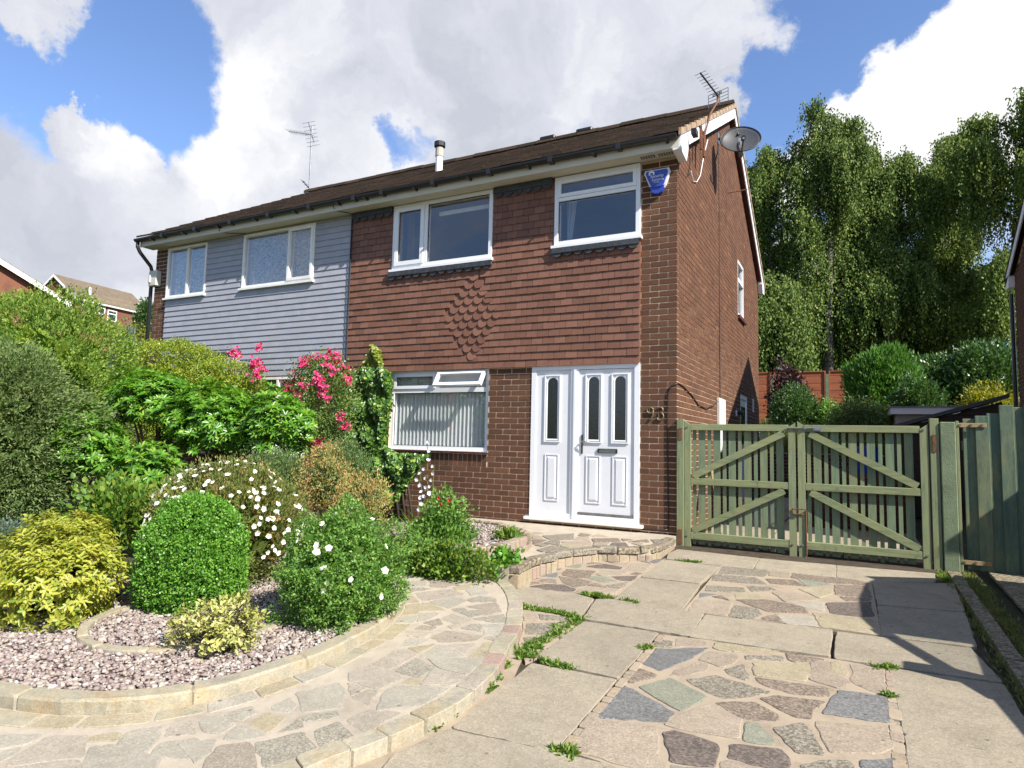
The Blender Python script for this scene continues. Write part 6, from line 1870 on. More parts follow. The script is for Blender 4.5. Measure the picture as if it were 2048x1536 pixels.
for r_ in range(13):
    x = .08 - (r_ % 2) * .11
    while x < 4.9:
        a, b = max(.09, x), min(4.9, x + .215)
        if b - a > .03:
            q = MB(); q.box(a, b, 8.405, 8.45, -.12 + r_ * .08, -.05 + r_ * .08); q.build('brick', 'brick_dark', rw)
        x += .225
# shed
sh = thing('shed', (3.4, 6.5, -.1), 'dark brown timber shed with a sloping felt roof behind the green gate', 'shed')
m = MB()
def prism_x(m, x0, x1, ya, yb, zb, zl, zr):
    m.add([(x0, ya, zb), (x1, ya, zb), (x1, yb, zb), (x0, yb, zb), (x0, ya, zl), (x1, ya, zr), (x1, yb, zr), (x0, yb, zl)], [(3, 2, 1, 0), (4, 5, 6, 7), (0, 1, 5, 4), (1, 2, 6, 5), (2, 3, 7, 6), (3, 0, 4, 7)])
prism_x(m, 2.56, 4.10, 5.6, 7.3, -.12, 1.42, 1.90); shb = m.build('body', 'shed_wood', sh)
z = -.1; i = 0
while z < 1.72:
    xl = 2.545 if z < 1.40 else 2.55 + (z - 1.40) / .48 * 1.54 + .1
    if xl < 3.9:
        q = MB(); q.box(xl, 4.115, 5.575, 5.602, z, z + .112); q.build('board', 'shed_wood', sh)
    z += .118
m = MB(); m.add([(2.46, 5.48, 1.42), (4.18, 5.48, 1.96), (4.18, 7.4, 1.96), (2.46, 7.4, 1.42), (2.46, 5.48, 1.48), (4.18, 5.48, 2.03), (4.18, 7.4, 2.03), (2.46, 7.4, 1.48)], [(3, 2, 1, 0), (4, 5, 6, 7), (0, 1, 5, 4), (1, 2, 6, 5), (2, 3, 7, 6), (3, 0, 4, 7)]); m.build('roof', 'black', sh)
# flat roofed outbuilding with a white edge
ob = thing('outbuilding', (4.0, 10, 0), 'low outbuilding with a white roof edge behind the shed', 'outbuilding')
m = MB(); m.box(2.72, 5.6, 8.72, 10.2, .0, 1.83); m.build('wall', 'render_cream', ob)
m = MB(); m.box(2.62, 5.7, 8.62, 10.3, 1.83, 1.97); m.build('roof_edge', 'white_pvc', ob)
m = MB(); m.box(2.60, 5.72, 8.60, 10.32, 1.97, 2.0); m.build('roof', 'pot_grey', ob)

# orange fence panels
fn = thing('panel_fence', (1, 19, 2), 'orange-stained overlap panel fence at the end of the back garden', 'fence')
x = -4.6
pi_ = 0
while x < 9:
    for j in range(14):
        z = 1.95 + j * .138
        m = MB(); m.box(x + .06, x + 1.84, 19.0 - .006 * (j % 2), 19.022, z, z + .15); m.build('board', 'fence_orange', fn)
    m = MB(); m.box(x + .05, x + 1.85, 18.96, 19.03, 3.885, 3.925); m.build('top_rail', 'fence_orange', fn)
    for xx in (x + .05, x + .93, x + 1.8):
        m = MB(); m.box(xx, xx + .045, 18.955, 18.99, 1.95, 3.885); m.build('batten', 'fence_orange', fn)
    m = MB(); m.box(x - .065, x + .045, 18.95, 19.06, 1.7, 3.80); m.build('post', 'concrete_post', fn)
    x += 1.90; pi_ += 1

# neighbour's greenhouse roof glimpsed over the fence
gh = thing('greenhouse', (.2, 22, 2), 'small pale glazed roof peeping over the orange fence', 'greenhouse')
m = MB(); m.add([(-.8, 21, 4.35), (1.0, 21, 3.75), (1.0, 23, 3.75), (-.8, 23, 4.35), (-.8, 21, 4.28), (1.0, 21, 3.68), (1.0, 23, 3.68), (-.8, 23, 4.28)], [(0, 1, 2, 3), (7, 6, 5, 4), (0, 4, 5, 1), (1, 5, 6, 2), (2, 6, 7, 3), (3, 7, 4, 0)]); m.build('roof', 'pot_grey', gh)
m = MB(); m.box(-.8, 1.0, 21.1, 22.9, 1.9, 3.66); m.build('wall', 'render_cream', gh)

# ------------------------------------------------------------------ right-hand neighbour: gable facing us
XN, YF = 4.88, .64
rh = thing('house', (7.5, 4.5, 0), 'dark brick neighbouring house whose gable edge and white barge show at the right edge', 'house')
DZ = .1
m = MB()
m.box(XN, 13.5, YF, YF + HD, -.2, 4.70)
m.add([(XN, YF, 4.70), (XN, YF + HD, 4.70), (XN, YF + HD / 2, 4.70 + SL * HD / 2), (13.5, YF, 4.70), (13.5, YF + HD, 4.70), (13.5, YF + HD / 2, 4.70 + SL * HD / 2)], [(0, 2, 1), (3, 4, 5), (0, 3, 5, 2), (1, 2, 5, 4)])
rwall = m.build('wall', 'mortar', rh)
bk = MB()
for r_ in range(int(6.9 / CV)):
    z0 = zb0 + r_ * CV
    v = YF + (0 if r_ % 2 else -.1125)
    while v < YF + HD:
        a, b = max(YF, v), min(YF + HD, v + .215)
        if z0 + .065 < 4.70 + SL * min(a - YF, YF + HD - b) and b - a > .02: bk.box(XN - .008, XN + .04, a, b, z0, z0 + .065)
        v += .225
bk.build('brickwork', 'brick', rh, kind='stuff')
m = MB()
for s_ in (0, 1):
    ya, yb = (YF - .36, YF + HD / 2) if s_ == 0 else (YF + HD + .36, YF + HD / 2)
    za = 4.82 - SL * .36; zb = 4.82 + SL * HD / 2
    vs = [(XN - .12, ya, za + .06), (13.5, ya, za + .06), (13.5, yb, zb + .06), (XN - .12, yb, zb + .06), (XN - .12, ya, za), (13.5, ya, za), (13.5, yb, zb), (XN - .12, yb, zb)]
    m.add(vs, [(0, 1, 2, 3), (7, 6, 5, 4), (0, 4, 5, 1), (1, 5, 6, 2), (2, 6, 7, 3), (3, 7, 4, 0)])
m.build('roof', 'rooftile', rh)
m = MB()
for ya, yb in ((YF - .28, YF + HD / 2), (YF + HD / 2, YF + HD + .28)):
    zt = lambda y: 4.805 + SL * ((y - YF) if y < YF + HD / 2 else (YF + HD - y))
    vs = []
    for xx in (XN - .115, XN - .095):
        vs += [(xx, ya, zt(ya) - .17), (xx, yb, zt(yb) - .17), (xx, yb, zt(yb)), (xx, ya, zt(ya))]
    m.add(vs, [(0, 1, 2, 3), (7, 6, 5, 4), (0, 4, 5, 1), (2, 6, 7, 3), (0, 3, 7, 4), (1, 5, 6, 2)])
m.build('bargeboard', 'white_pvc', rh)
m = MB(); m.box(XN - .115, XN + .0, YF + HD - .02, YF + HD + .27, 4.42, 4.66); m.build('barge_end', 'white_paint', rh)
m = MB(); m.tube([(XN - .06, YF + HD + .06, 4.3), (XN - .06, YF + HD + .06, -.1)], .04, 8); m.build('downpipe', 'black_pvc', rh)
# unseen porch added to the same house to shade the boarded gate
m = MB(); m.box(XN + .01, XN + 1.9, -.72, YF - .01, -.15, 2.0); added_porch = m.build('porch', 'brick_dark', rh)
m = MB(); m.box(XN - .04, XN + 2.0, -.82, YF - .01, 2.0, 2.10); m.build('added_porch_roof', 'black', added_porch)

# parked car on the next drive, out of the frame; its shadow falls across ours
car = thing('parked_car', (4.5, -2.8, -.2), 'grey people carrier parked on the neighbouring drive', 'car')
cz = -.19
prof = [(-.70, .35), (-.66, .62), (-.78, .93), (-1.05, 1.02), (-1.45, 1.66), (-1.80, 1.74), (-3.0, 1.74), (-3.35, 1.66), (-3.95, 1.14), (-4.75, .98), (-4.95, .72), (-4.98, .30), (-4.6, .22), (-1.0, .22)]
body = [(-.70, .35), (-.66, .62), (-.78, .98), (-1.02, 1.02), (-3.98, 1.05), (-4.75, .94), (-4.95, .72), (-4.98, .30), (-4.6, .22), (-1.0, .22)]
m = MB(); n = len(body)
cx0, cx1 = 3.66, 5.36
m.add([(cx0, y, z + cz) for y, z in body] + [(cx1, y, z + cz) for y, z in body], [list(range(n)), list(range(2 * n - 1, n - 1, -1))] + [(i, (i + 1) % n, n + (i + 1) % n, n + i) for i in range(n)])
cbd = m.build('body', 'carpaint', car)
m = MB()
top = [(-1.50, 1.64), (-1.80, 1.72), (-2.4, 1.75), (-3.0, 1.72), (-3.25, 1.64)]
tw = .14
for (ya, za), (yb, zb) in zip(top, top[1:]):
    m.add([(cx0 + tw, ya, za + cz), (cx1 - tw, ya, za + cz), (cx1 - tw, yb, zb + cz), (cx0 + tw, yb, zb + cz), (cx0 + tw, ya, za + cz - .05), (cx1 - tw, ya, za + cz - .05), (cx1 - tw, yb, zb + cz - .05), (cx0 + tw, yb, zb + cz - .05)], [(0, 3, 2, 1), (4, 5, 6, 7), (0, 1, 5, 4), (1, 2, 6, 5), (2, 3, 7, 6), (3, 0, 4, 7)])
m.build('roof', 'carpaint', car)
m = MB()
for xx, xt in ((cx0 + .02, cx0 + tw + .02), (cx1 - .02, cx1 - tw - .02)):
    for (yb_, zb_), (yt_, zt_), w_ in (((-1.0, 1.0), (-1.5, 1.64), .16), ((-1.9, 1.0), (-1.95, 1.70), .09), ((-2.9, 1.0), (-2.7, 1.70), .07), ((-4.0, 1.03), (-3.22, 1.64), .07)):
        m.bar((xx, yb_, zb_ + cz), (xt, yt_, zt_ + cz), w_, w_ * .7)
m.build('pillars', 'carpaint', car)
for xx in (cx0, cx1):
    s_ = 1 if xx == cx0 else -1
    m = MB(); m.box(min(xx - .26 * s_, xx + .02 * s_), max(xx - .26 * s_, xx + .02 * s_), -3.80, -3.64, .98 + cz, 1.18 + cz, .02); m.build('mirror', 'carpaint', car)
m = MB()
for xx, xt in ((cx0 + .02, cx0 + tw), (cx1 - .02, cx1 - tw)):
    m.add([(xx, -1.95, 1.02 + cz), (xx, -2.85, 1.02 + cz), (xt, -2.7, 1.66 + cz), (xt, -1.95, 1.66 + cz)], [(0, 1, 2, 3)])
    m.add([(xx, -2.92, 1.02 + cz), (xx, -3.92, 1.04 + cz), (xt, -3.25, 1.62 + cz), (xt, -2.75, 1.66 + cz)], [(0, 1, 2, 3)])
m.add([(cx0 + .1, -4.0, 1.05 + cz), (cx1 - .1, -4.0, 1.05 + cz), (cx1 - .2, -3.26, 1.62 + cz), (cx0 + .2, -3.26, 1.62 + cz)], [(0, 1, 2, 3)])
m.build('windows', 'glass', car)
m = MB(); 
m.add([(cx0 + .05, -1.02, 1.0 + cz), (cx1 - .05, -1.02, 1.0 + cz), (cx1 - tw, -1.5, 1.64 + cz), (cx0 + tw, -1.5, 1.64 + cz), (cx0 + .05, -1.06, 1.0 + cz), (cx1 - .05, -1.06, 1.0 + cz), (cx1 - tw, -1.54, 1.64 + cz), (cx0 + tw, -1.54, 1.64 + cz)], [(0, 3, 2, 1), (4, 5, 6, 7), (0, 1, 5, 4), (2, 3, 7, 6), (0, 4, 7, 3), (1, 2, 6, 5)])
for yy in (-1.75, -2.6, -3.3):
    m.box(cx0 + .22, cx1 - .22, yy, yy + .14, .7 + cz, 1.35 + cz if yy > -2 else 1.2 + cz)
m.build('seats_and_hatch', 'black', car)
for yy in (-1.45, -4.15):
    for xx in (cx0 + .0, cx1 - .2):
        m = MB(); m.tube([(xx, yy, .32 + cz), (xx + .2, yy, .32 + cz)], .32, 24); w_ = m.build('wheel', 'tyre', car)
        q = MB(); q.tube([(xx - .004, yy, .32 + cz), (xx + .204, yy, .32 + cz)], .2, 16); q.build('rim', 'galv', w_)

# ------------------------------------------------------------------ far houses on the left
def far_house(name, label, corner, ux, length, uy, depth, zb, ze, zr, wins, roofmat, gable_white=True):
    """corner: near left corner on plan, ux along the eaves, uy across to the other eaves"""
    c = Vector((*corner, 0)); ux = Vector((*ux, 0)).normalized(); uy = Vector((*uy, 0)).normalized()
    P_ = lambda a, b, z: c + ux * a + uy * b + Vector((0, 0, z))
    h = thing('house', P_(length / 2, depth / 2, zb), label, 'house')
    m = MB()
    vs = [P_(0, 0, zb), P_(length, 0, zb), P_(length, depth, zb), P_(0, depth, zb), P_(0, 0, ze), P_(length, 0, ze), P_(length, depth, ze), P_(0, depth, ze), P_(0, depth / 2, zr), P_(length, depth / 2, zr)]
    m.add(vs, [(0, 1, 5, 4), (1, 2, 6, 9, 5), (2, 3, 7, 6), (3, 0, 4, 8, 7)])
    m.build('wall', 'brick_far', h)
    m = MB(); o = .35; e = .30
    for (b0, b1) in ((-e, depth / 2), (depth + e, depth / 2)):
        za = ze - (zr - ze) / (depth / 2) * e
        vs = [P_(-o, b0, za + .1), P_(length + o, b0, za + .1), P_(length + o, b1, zr + .1), P_(-o, b1, zr + .1), P_(-o, b0, za), P_(length + o, b0, za), P_(length + o, b1, zr), P_(-o, b1, zr)]
        m.add(vs, [(0, 1, 2, 3), (7, 6, 5, 4), (0, 4, 5, 1), (1, 5, 6, 2), (2, 6, 7, 3), (3, 7, 4, 0)])
    rf_ = m.build('roof', roofmat, h)
    # courses
    m = MB()
    for i in range(16):
        t0 = i / 16; t1 = (i + .96) / 16
        b0 = -e + (depth / 2 + e) * t0; b1 = -e + (depth / 2 + e) * t1
        za = ze - (zr - ze) / (depth / 2) * e
        z0_ = za + (zr - za) * t0; z1_ = za + (zr - za) * t1
        vs = [P_(-o, b0, z0_ + .15), P_(length + o, b0, z0_ + .15), P_(length + o, b1, z1_ + .12), P_(-o, b1, z1_ + .12), P_(-o, b0, z0_ + .08), P_(length + o, b0, z0_ + .08), P_(length + o, b1, z1_ + .08), P_(-o, b1, z1_ + .08)]
        m.add(vs, [(0, 1, 2, 3), (7, 6, 5, 4), (0, 4, 5, 1), (1, 5, 6, 2), (2, 6, 7, 3), (3, 7, 4, 0)])
    m.build('roof_courses', roofmat, h, kind='stuff')
    for side in (-o - .03, length + o + .0):
        for (b0, b1) in ((-e, depth / 2), (depth + e, depth / 2)):
            m = MB()
            za = ze - (zr - ze) / (depth / 2) * e
            vs = [P_(side, b0, za - .22), P_(side, b1, zr - .22), P_(side, b1, zr + .08), P_(side, b0, za + .08), P_(side + .03, b0, za - .22), P_(side + .03, b1, zr - .22), P_(side + .03, b1, zr + .08), P_(side + .03, b0, za + .08)]
            m.add(vs, [(0, 1, 2, 3), (7, 6, 5, 4), (0, 4, 5, 1), (2, 6, 7, 3), (0, 3, 7, 4), (1, 5, 6, 2)])
            m.build('bargeboard', 'white_paint', h)
    m = MB(); vs = []
    za = ze - (zr - ze) / (depth / 2) * e
    for b_ in (-e - .02, -e):
        vs += [P_(-o, b_, za - .18), P_(length + o, b_, za - .18), P_(length + o, b_, za + .02), P_(-o, b_, za + .02)]
    m.add(vs, [(0, 1, 2, 3), (7, 6, 5, 4), (0, 4, 5, 1), (2, 6, 7, 3), (0, 3, 7, 4), (1, 5, 6, 2)]); m.build('fascia', 'old_white', h)
    for a0, a1, z0, z1, kind_ in wins:
        m = MB(); w_ = .11
        def bx(a, b, c_, d, y_=-.06):
            vs = [P_(a, y_, c_), P_(b, y_, c_), P_(b, y_, d), P_(a, y_, d), P_(a, .02, c_), P_(b, .02, c_), P_(b, .02, d), P_(a, .02, d)]
            m.add(vs, [(0, 1, 2, 3), (7, 6, 5, 4), (0, 4, 5, 1), (1, 5, 6, 2), (2, 6, 7, 3), (3, 7, 4, 0)])
        bx(a0, a0 + w_, z0, z1); bx(a1 - w_, a1, z0, z1); bx(a0 + w_, a1 - w_, z0, z0 + w_); bx(a0 + w_, a1 - w_, z1 - w_, z1)
        if kind_ == 'v': bx((a0 + a1) / 2 - w_ / 2, (a0 + a1) / 2 + w_ / 2, z0 + w_, z1 - w_)
        else: bx(a0 + w_, a1 - w_, z0 + (z1 - z0) * .62, z0 + (z1 - z0) * .62 + w_)
        wo_ = m.build('window', 'white_pvc', h)
        m = MB(); m.add([P_(a0 + w_, -.03, z0 + w_), P_(a1 - w_, -.03, z0 + w_), P_(a1 - w_, -.03, z1 - w_), P_(a0 + w_, -.03, z1 - w_)], [(0, 1, 2, 3)]); m.build('pane', 'black_glass', wo_)
    return h, P_

h2, P2 = far_house('house', 'distant brick house with brown roof and three white windows on the hill', (-74.9, 33.3), (-.16, .99), 9.5, (-.99, -.16), 6.8, 8.5, 16.0, 18.6,
    [(.7, 2.4, 14.3, 15.6, 'v'), (2.75, 3.55, 14.55, 15.7, 'h'), (3.9, 5.1, 14.0, 15.3, 'h')], 'rooftile_far')
m = MB(); q = P2(2.2, .9, 16.7); m.tube([q, q + Vector((0, 0, .9))], .14, 8); m.build('flue', 'white_pvc', h2)
h1, P1_ = far_house('house', 'brick house with a white bargeboard whose gable fills the far left edge', (-38.8, 13.3), (-.924, .374), 9, (-.374, -.924), 8.6, 4.0, 8.55, 11.0, [], 'rooftile_far')


# ------------------------------------------------------------------ planting
D_ = DATA['P']
def veg(name, label, cat, key, group=None, zb=None):
    c = D_[key]
    return thing(name, (c[0], c[1], zb if zb is not None else c[5]), label, cat, group), c

# big clipped conifer at the left edge
g = rs(11)
r_, c = veg('conifer', 'large light green conifer hedge mass at the left edge', 'conifer', 'conifer', zb=-.1)
rad = (c[3] * .50, c[3] * .40, c[4] * .47)
shrub(r_, g, 'lf_conifer', 62000, (c[0], c[1], c[2] - .13), rad, .050, .020, k=14, spread=.042, outw=.8, up=.5, jit=.8, lumps=90, amp=.13, shell=.14, box=1.7, lw=.13)
core(r_, (c[0], c[1], c[2]), rad, 'lf_conifer', 1)
stems(r_, (c[0], c[1], -.15), [(c[0], c[1], c[2])], .09)
g = rs(12)
r_, c = veg('yew', 'darker spreading conifer in front of the light green one, at the left edge', 'conifer', 'yew', zb=-.15)
rad = (c[3] * .52, c[3] * .45, c[4] * .5)
shrub(r_, g, 'lf_yew', 46000, (c[0], c[1], c[2]), rad, .045, .016, k=16, spread=.045, outw=1.0, up=.1, jit=.8, lumps=80, amp=.36, shell=.4, lw=.14)
core(r_, (c[0], c[1], c[2]), rad, 'lf_yew', 2)
stems(r_, (c[0], c[1], -.2), [(c[0] + .2, c[1], c[2] - .3), (c[0] + .6, c[1] - .2, c[2] - .6), (c[0] - .4, c[1], c[2])], .05)
# golden privet hedge, two blocks
g = rs(13)
for key, lab, n in (('privetA', 'tall block of clipped golden-green hedge in front of the brick pier', 34000), ('privetB', 'lower block of clipped golden-green hedge beside the pink rose sprig', 14000)):
    r_, c = veg('hedge', lab, 'hedge', key, 'clipped golden hedge blocks', zb=-.1)
    rad = (c[3] * .47, .55, c[4] * .5)
    shrub(r_, g, 'lf_privet', n, (c[0], c[1], c[2]), rad, .034, .018, k=8, spread=.03, outw=.6, up=.6, jit=1.0, lumps=60, amp=.10, shell=.10, box=2.2, lw=.16)
    core(r_, (c[0], c[1], c[2]), rad, 'lf_privet', 3)
    m = MB(); m.tube([(c[0], c[1], -.15), (c[0], c[1], c[2])], .05, 8); m.build('trunk', 'bark', r_)

# rhododendrons: whorls of long leaves on bare stems
def rhodo(key, label, nw, seed, base_dx=0, base_z=-.12, mat='lf_rhodo', L=.085, W=.026, sx=1.0, fl=None, rz=1.0):
    g = rs(seed)
    c = D_[key]
    r_ = thing('rhododendron', (c[0] + base_dx, c[1], base_z), label, 'shrub', 'large-leaved shrubs left of the path')
    rad = np.array((c[3] * .50 * sx, c[3] * .42, c[4] * .47 * rz))
    P, N = crown(g, int(nw * 1.9), c[:3], rad, lumps=22, amp=.34, shell=.6, bottom=-.75, lw=.22)
    ax = nv(N * .8 + UP * .9 + rdir(g, len(P)) * .35)
    k = 9
    Pb = np.repeat(P, k, 0); A = np.repeat(ax, k, 0)
    t1 = nv(np.cross(A, rdir(g, len(A)))); 
    ang = np.tile(np.arange(k) * 2 * np.pi / k, len(P)) + np.repeat(g.uniform(0, 6, len(P)), k)
    t1 = nv(np.cross(ax, np.array([[.3, .2, .9]]) + rdir(g, len(ax)) * .1)); t2 = np.cross(ax, t1)
    T = np.repeat(t1, k, 0) * np.cos(ang)[:, None] + np.repeat(t2, k, 0) * np.sin(ang)[:, None]
    el = np.tile(np.linspace(.05, .75, k), len(P))[:, None]
    D = T + A * el + rdir(g, len(T)) * .15
    leaves('foliage', Pb + T * .008, D, A, g.uniform(.75, 1.2, len(Pb)) * L, g.uniform(.8, 1.15, len(Pb)) * W, mat, r_, six=True)
    b = Vector((c[0] + base_dx, c[1] + .05, base_z))
    g2 = random.Random(seed)
    tips = [Vector(P[g2.randrange(len(P))]) for _ in range(11)]
    m = MB()
    fork = b.lerp(Vector(c[:3]), .35)
    m.tube([b, fork], [.04, .034], 7)
    for t_ in tips:
        mid = fork.lerp(t_, .5) + Vector((g2.uniform(-.05, .05), g2.uniform(-.05, .05), -.03))
        m.tube([fork, mid, t_], [.024, .016, .006], 6)
    m.build('branches', 'stem_pink', r_, smooth=True)
    return r_
rhodo('rhodA', 'glossy large-leaved shrub on bare pinkish stems below the clipped hedge', 330, 21, base_dx=.1)
rhodo('rhodB', 'broad glossy large-leaved shrub in front of the neighbour\'s ground-floor window', 420, 22)
rhodo('rhodE', 'large-leaved shrub nearest the pink roses', 230, 26)
rhodo('rhodC', 'large-leaved shrub beside the dark conifer at left', 200, 23)
rhodo('rhodD', 'low large-leaved shrub directly behind the yellow shrub', 210, 24)
g = rs(31)
r_, c = veg('shrub', 'small light green broad-leaved shrub between the yellow shrub and the dome', 'shrub', 'low', zb=-.12)
shrub(r_, g, 'lf_weed', 2600, c[:3], (c[3] * .5, c[3] * .5, c[4] * .5), .055, .038, k=5, spread=.05, outw=.6, up=.5, jit=.5, lumps=10, amp=.3, shell=.5, six=True)
stems(r_, (c[0], c[1], -.15), [(c[0] + .1, c[1], c[2] + .1), (c[0] - .15, c[1], c[2]), (c[0], c[1] - .1, c[2] + .1)], .012)
# yellow-leaved shrub
g = rs(32)
for key, lab, n in (('yellow', 'large golden-yellow leaved shrub in the left corner of the gravel bed', 6500), ('yellowtop', 'upper golden-yellow shrub with bronze tips behind the large yellow one', 2200)):
    r_, c = veg('yellow_shrub', lab, 'shrub', key, 'golden-leaved shrubs', zb=-.15)
    rad = (c[3] * .49, c[3] * .38, c[4] * .48)
    P, N = crown(g, n // 5, c[:3], rad, lumps=40, amp=.36, shell=.5, lw=.17)
    ax = nv(N + UP * .7 + rdir(g, len(P)) * .4)
    k = 7
    t1 = nv(np.cross(ax, rdir(g, len(ax)))); t2 = np.cross(ax, t1)
    ang = np.tile(np.arange(k) * 2.4, len(P))
    T = np.repeat(t1, k, 0) * np.cos(ang)[:, None] + np.repeat(t2, k, 0) * np.sin(ang)[:, None]
    A = np.repeat(ax, k, 0)
    leaves('foliage', np.repeat(P, k, 0) + A * np.tile(np.linspace(0, .035, k), len(P))[:, None], T + A * .35, A + T * -.2, g.uniform(.6, 1.25, len(A)) * .046, g.uniform(.7, 1.2, len(A)) * .018, 'lf_yellow', r_, six=True)
    tips = [tuple(P[int(i)]) for i in g.integers(0, len(P), 14)]
    stems(r_, (c[0], c[1], -.16), tips, .012, seed=3)
g = rs(33)
r_, c = veg('shrub', 'small blue-green shrub at the left edge above the yellow one', 'shrub', 'bluish', zb=-.15)
shrub(r_, g, 'lf_bluish', 3000, c[:3], (c[3] * .5, c[3] * .5, c[4] * .5), .035, .012, k=8, spread=.03, lumps=10, amp=.2)
stems(r_, (c[0], c[1], -.16), [(c[0], c[1], c[2])], .015)
# cistus with white flowers
FLM = {}
def flowers(root, g, P, N, s, mat, n_pet=5, name='flower', cup=.35, centre=True):
    """every bloom is a part of its own, sharing one mesh"""
    key = (mat, n_pet, cup, centre)
    if key not in FLM:
        m = MB()
        for i in range(n_pet):
            a = 2 * math.pi * i / n_pet + .13 * (i % 2)
            T = Vector((math.cos(a), math.sin(a), cup)); S = Vector((-math.sin(a), math.cos(a), 0)); U_ = Vector((0, 0, 1))
            lv = 1 + .12 * (i % 3)
            m.add([(0, 0, 0), T * .35 * lv + S * .52, T * .8 * lv + S * .46 + U_ * .05, T * 1.05 * lv - U_ * .05, T * .8 * lv - S * .46 + U_ * .05, T * .35 * lv - S * .52], [(0, 1, 2, 3), (0, 3, 4, 5)])
        if centre:
            m.cur = 1
            c_ = [(.22 * math.cos(k * 1.047), .22 * math.sin(k * 1.047), .10) for k in range(6)]
            m.add(c_ + [(0, 0, .24)], [(k, (k + 1) % 6, 6) for k in range(6)])
        FLM[key] = m.mesh(name, [mat, 'pollen'] if centre else mat)
    for p, n in zip(P, N):
        d = Vector(n).normalized() + Vector(g.normal(size=3)) * .3
        q = d.to_track_quat('Z', 'Y').to_euler(); q.rotate_axis('Z', g.uniform(0, 6))
        o = bpy.data.objects.new(name, FLM[key]); o.location = tuple(p); o.rotation_euler = q
        k = s * g.uniform(.8, 1.15); o.scale = (k, k, k)
        COL.objects.link(o); o.parent = root; o.matrix_parent_inverse = WORLD[root.name].inverted()
def bloom_clusters(root, g, P, N, s, spread, k, mat, name='flower_cluster'):
    """a bunch of small double flowers, one mesh per bunch"""
    for p, n in zip(P, N):
        kk = int(k * g.uniform(.5, 1.4)) + 2
        C_ = np.array([p]) + g.normal(size=(kk, 3)) * spread
        ax = nv(np.array([n]) + rdir(g, kk) * .5)
        t1 = nv(np.cross(ax, rdir(g, kk))); t2 = np.cross(ax, t1)
        np_ = 9
        ang = np.tile(np.arange(np_) * 2.4, kk)
        T = np.repeat(t1, np_, 0) * np.cos(ang)[:, None] + np.repeat(t2, np_, 0) * np.sin(ang)[:, None]
        A = np.repeat(ax, np_, 0); el = np.tile(np.linspace(.2, 1.4, np_), kk)[:, None]
        leaves(name, np.repeat(C_, np_, 0), T + A * el, A + T * .2, s, s * 1.0, mat, root, six=True)
g = rs(34)
r_, c = veg('cistus', 'rounded bronze-green bush covered in white flowers behind the clipped dome', 'shrub', 'cistus', zb=-.12)
cc = (c[0], c[1], c[2] + .0); rad = (c[3] * .48, c[3] * .40, c[4] * .47)
shrub(r_, g, 'lf_cistus', 26000, cc, rad, .030, .011, k=9, spread=.028, outw=.7, up=.6, jit=.5, lumps=26, amp=.14, shell=.35, lw=.22)
core(r_, cc, rad, 'lf_cistus', 4)
P, N = crown(g, 420, cc, (rad[0] * 1.05, rad[1] * 1.05, rad[2] * 1.05), lumps=3, amp=.05, shell=.03, bottom=-.3)
keep = (P[:, 1] < cc[1] + .15) & (P[:, 0] > cc[0] - rad[0] * .9)
flowers(r_, g, P[keep], N[keep], .0175, 'pet_white')
stems(r_, (c[0], c[1], -.15), [(c[0] + .3, c[1], c[2]), (c[0] - .3, c[1] - .1, c[2]), (c[0], c[1] - .3, c[2])], .02)
# clipped box dome
g = rs(35)
r_, c = veg('box_dome', 'smooth clipped bright green dome of box in the gravel ring', 'topiary', 'box', zb=-.12)
cc = (c[0], c[1], c[2] - .07); rad = (c[3] * .42, c[3] * .41, c[4] * .53)
shrub(r_, g, 'lf_box', 40000, cc, rad,   .020, .013, k=7, spread=.012, outw=.6, up=.4, jit=1.1, lumps=110, amp=.10, shell=.20, box=1.15, bottom=-.75, lw=.13)
core(r_, cc, rad, 'lf_box', 5)
stems(r_, (c[0], c[1], -.15), [(c[0], c[1], c[2])], .03)
# potentilla
g = rs(36)
r_, c = veg('potentilla', 'loose mid-green bush with a few white flowers beside the curved path', 'shrub', 'pot', zb=-.12)
cc = (c[0], c[1], c[2] - .02); rad = (c[3] * .45, c[3] * .43, c[4] * .46)
shrub(r_, g, 'lf_pot', 34000, cc, rad, .024, .0105, k=22, spread=.018, outw=.5, up=.4, jit=1.1, lumps=80, amp=.30, shell=.38, lw=.14, bottom=-.8)
core(r_, cc, rad, 'lf_pot', 6)
P, N = crown(g, 34, cc, (rad[0] * 1.06, rad[1] * 1.06, rad[2] * 1.06), lumps=2, amp=.02, shell=.02, bottom=-.5)
k_ = P[:, 1] < cc[1] + .1
flowers(r_, g, P[k_], N[k_], .019, 'pet_white')
stems(r_, (c[0], c[1], -.15), [(c[0] + .2, c[1], c[2]), (c[0] - .2, c[1] - .1, c[2]), (c[0], c[1] - .2, c[2])], .015)
# small variegated shrub: separate heads on thin stems
g = rs(37)
r_, c = veg('variegated_shrub', 'small cream and yellow variegated shrub at the front of the gravel bed', 'shrub', 'var', zb=-.14)
heads, HN = crown(g, 84, (c[0], c[1], c[2] - .03), (c[3] * .46, c[3] * .40, c[4] * .46), lumps=8, amp=.25, shell=.55, bottom=-.6)
k = 26
A = nv(HN + UP * .8)
Q = np.repeat(heads, k, 0) + g.normal(size=(len(heads) * k, 3)) * .022
D = np.repeat(A, k, 0) * .45 + rdir(g, len(Q))
leaves('foliage', Q, D, np.repeat(A, k, 0) + rdir(g, len(Q)) * .3, g.uniform(.7, 1.2, len(Q)) * .034, g.uniform(.8, 1.2, len(Q)) * .014, 'lf_var', r_, six=True)
stems(r_, (c[0], c[1], -.15), [tuple(h) for h in heads[:34]], .006, seed=5)
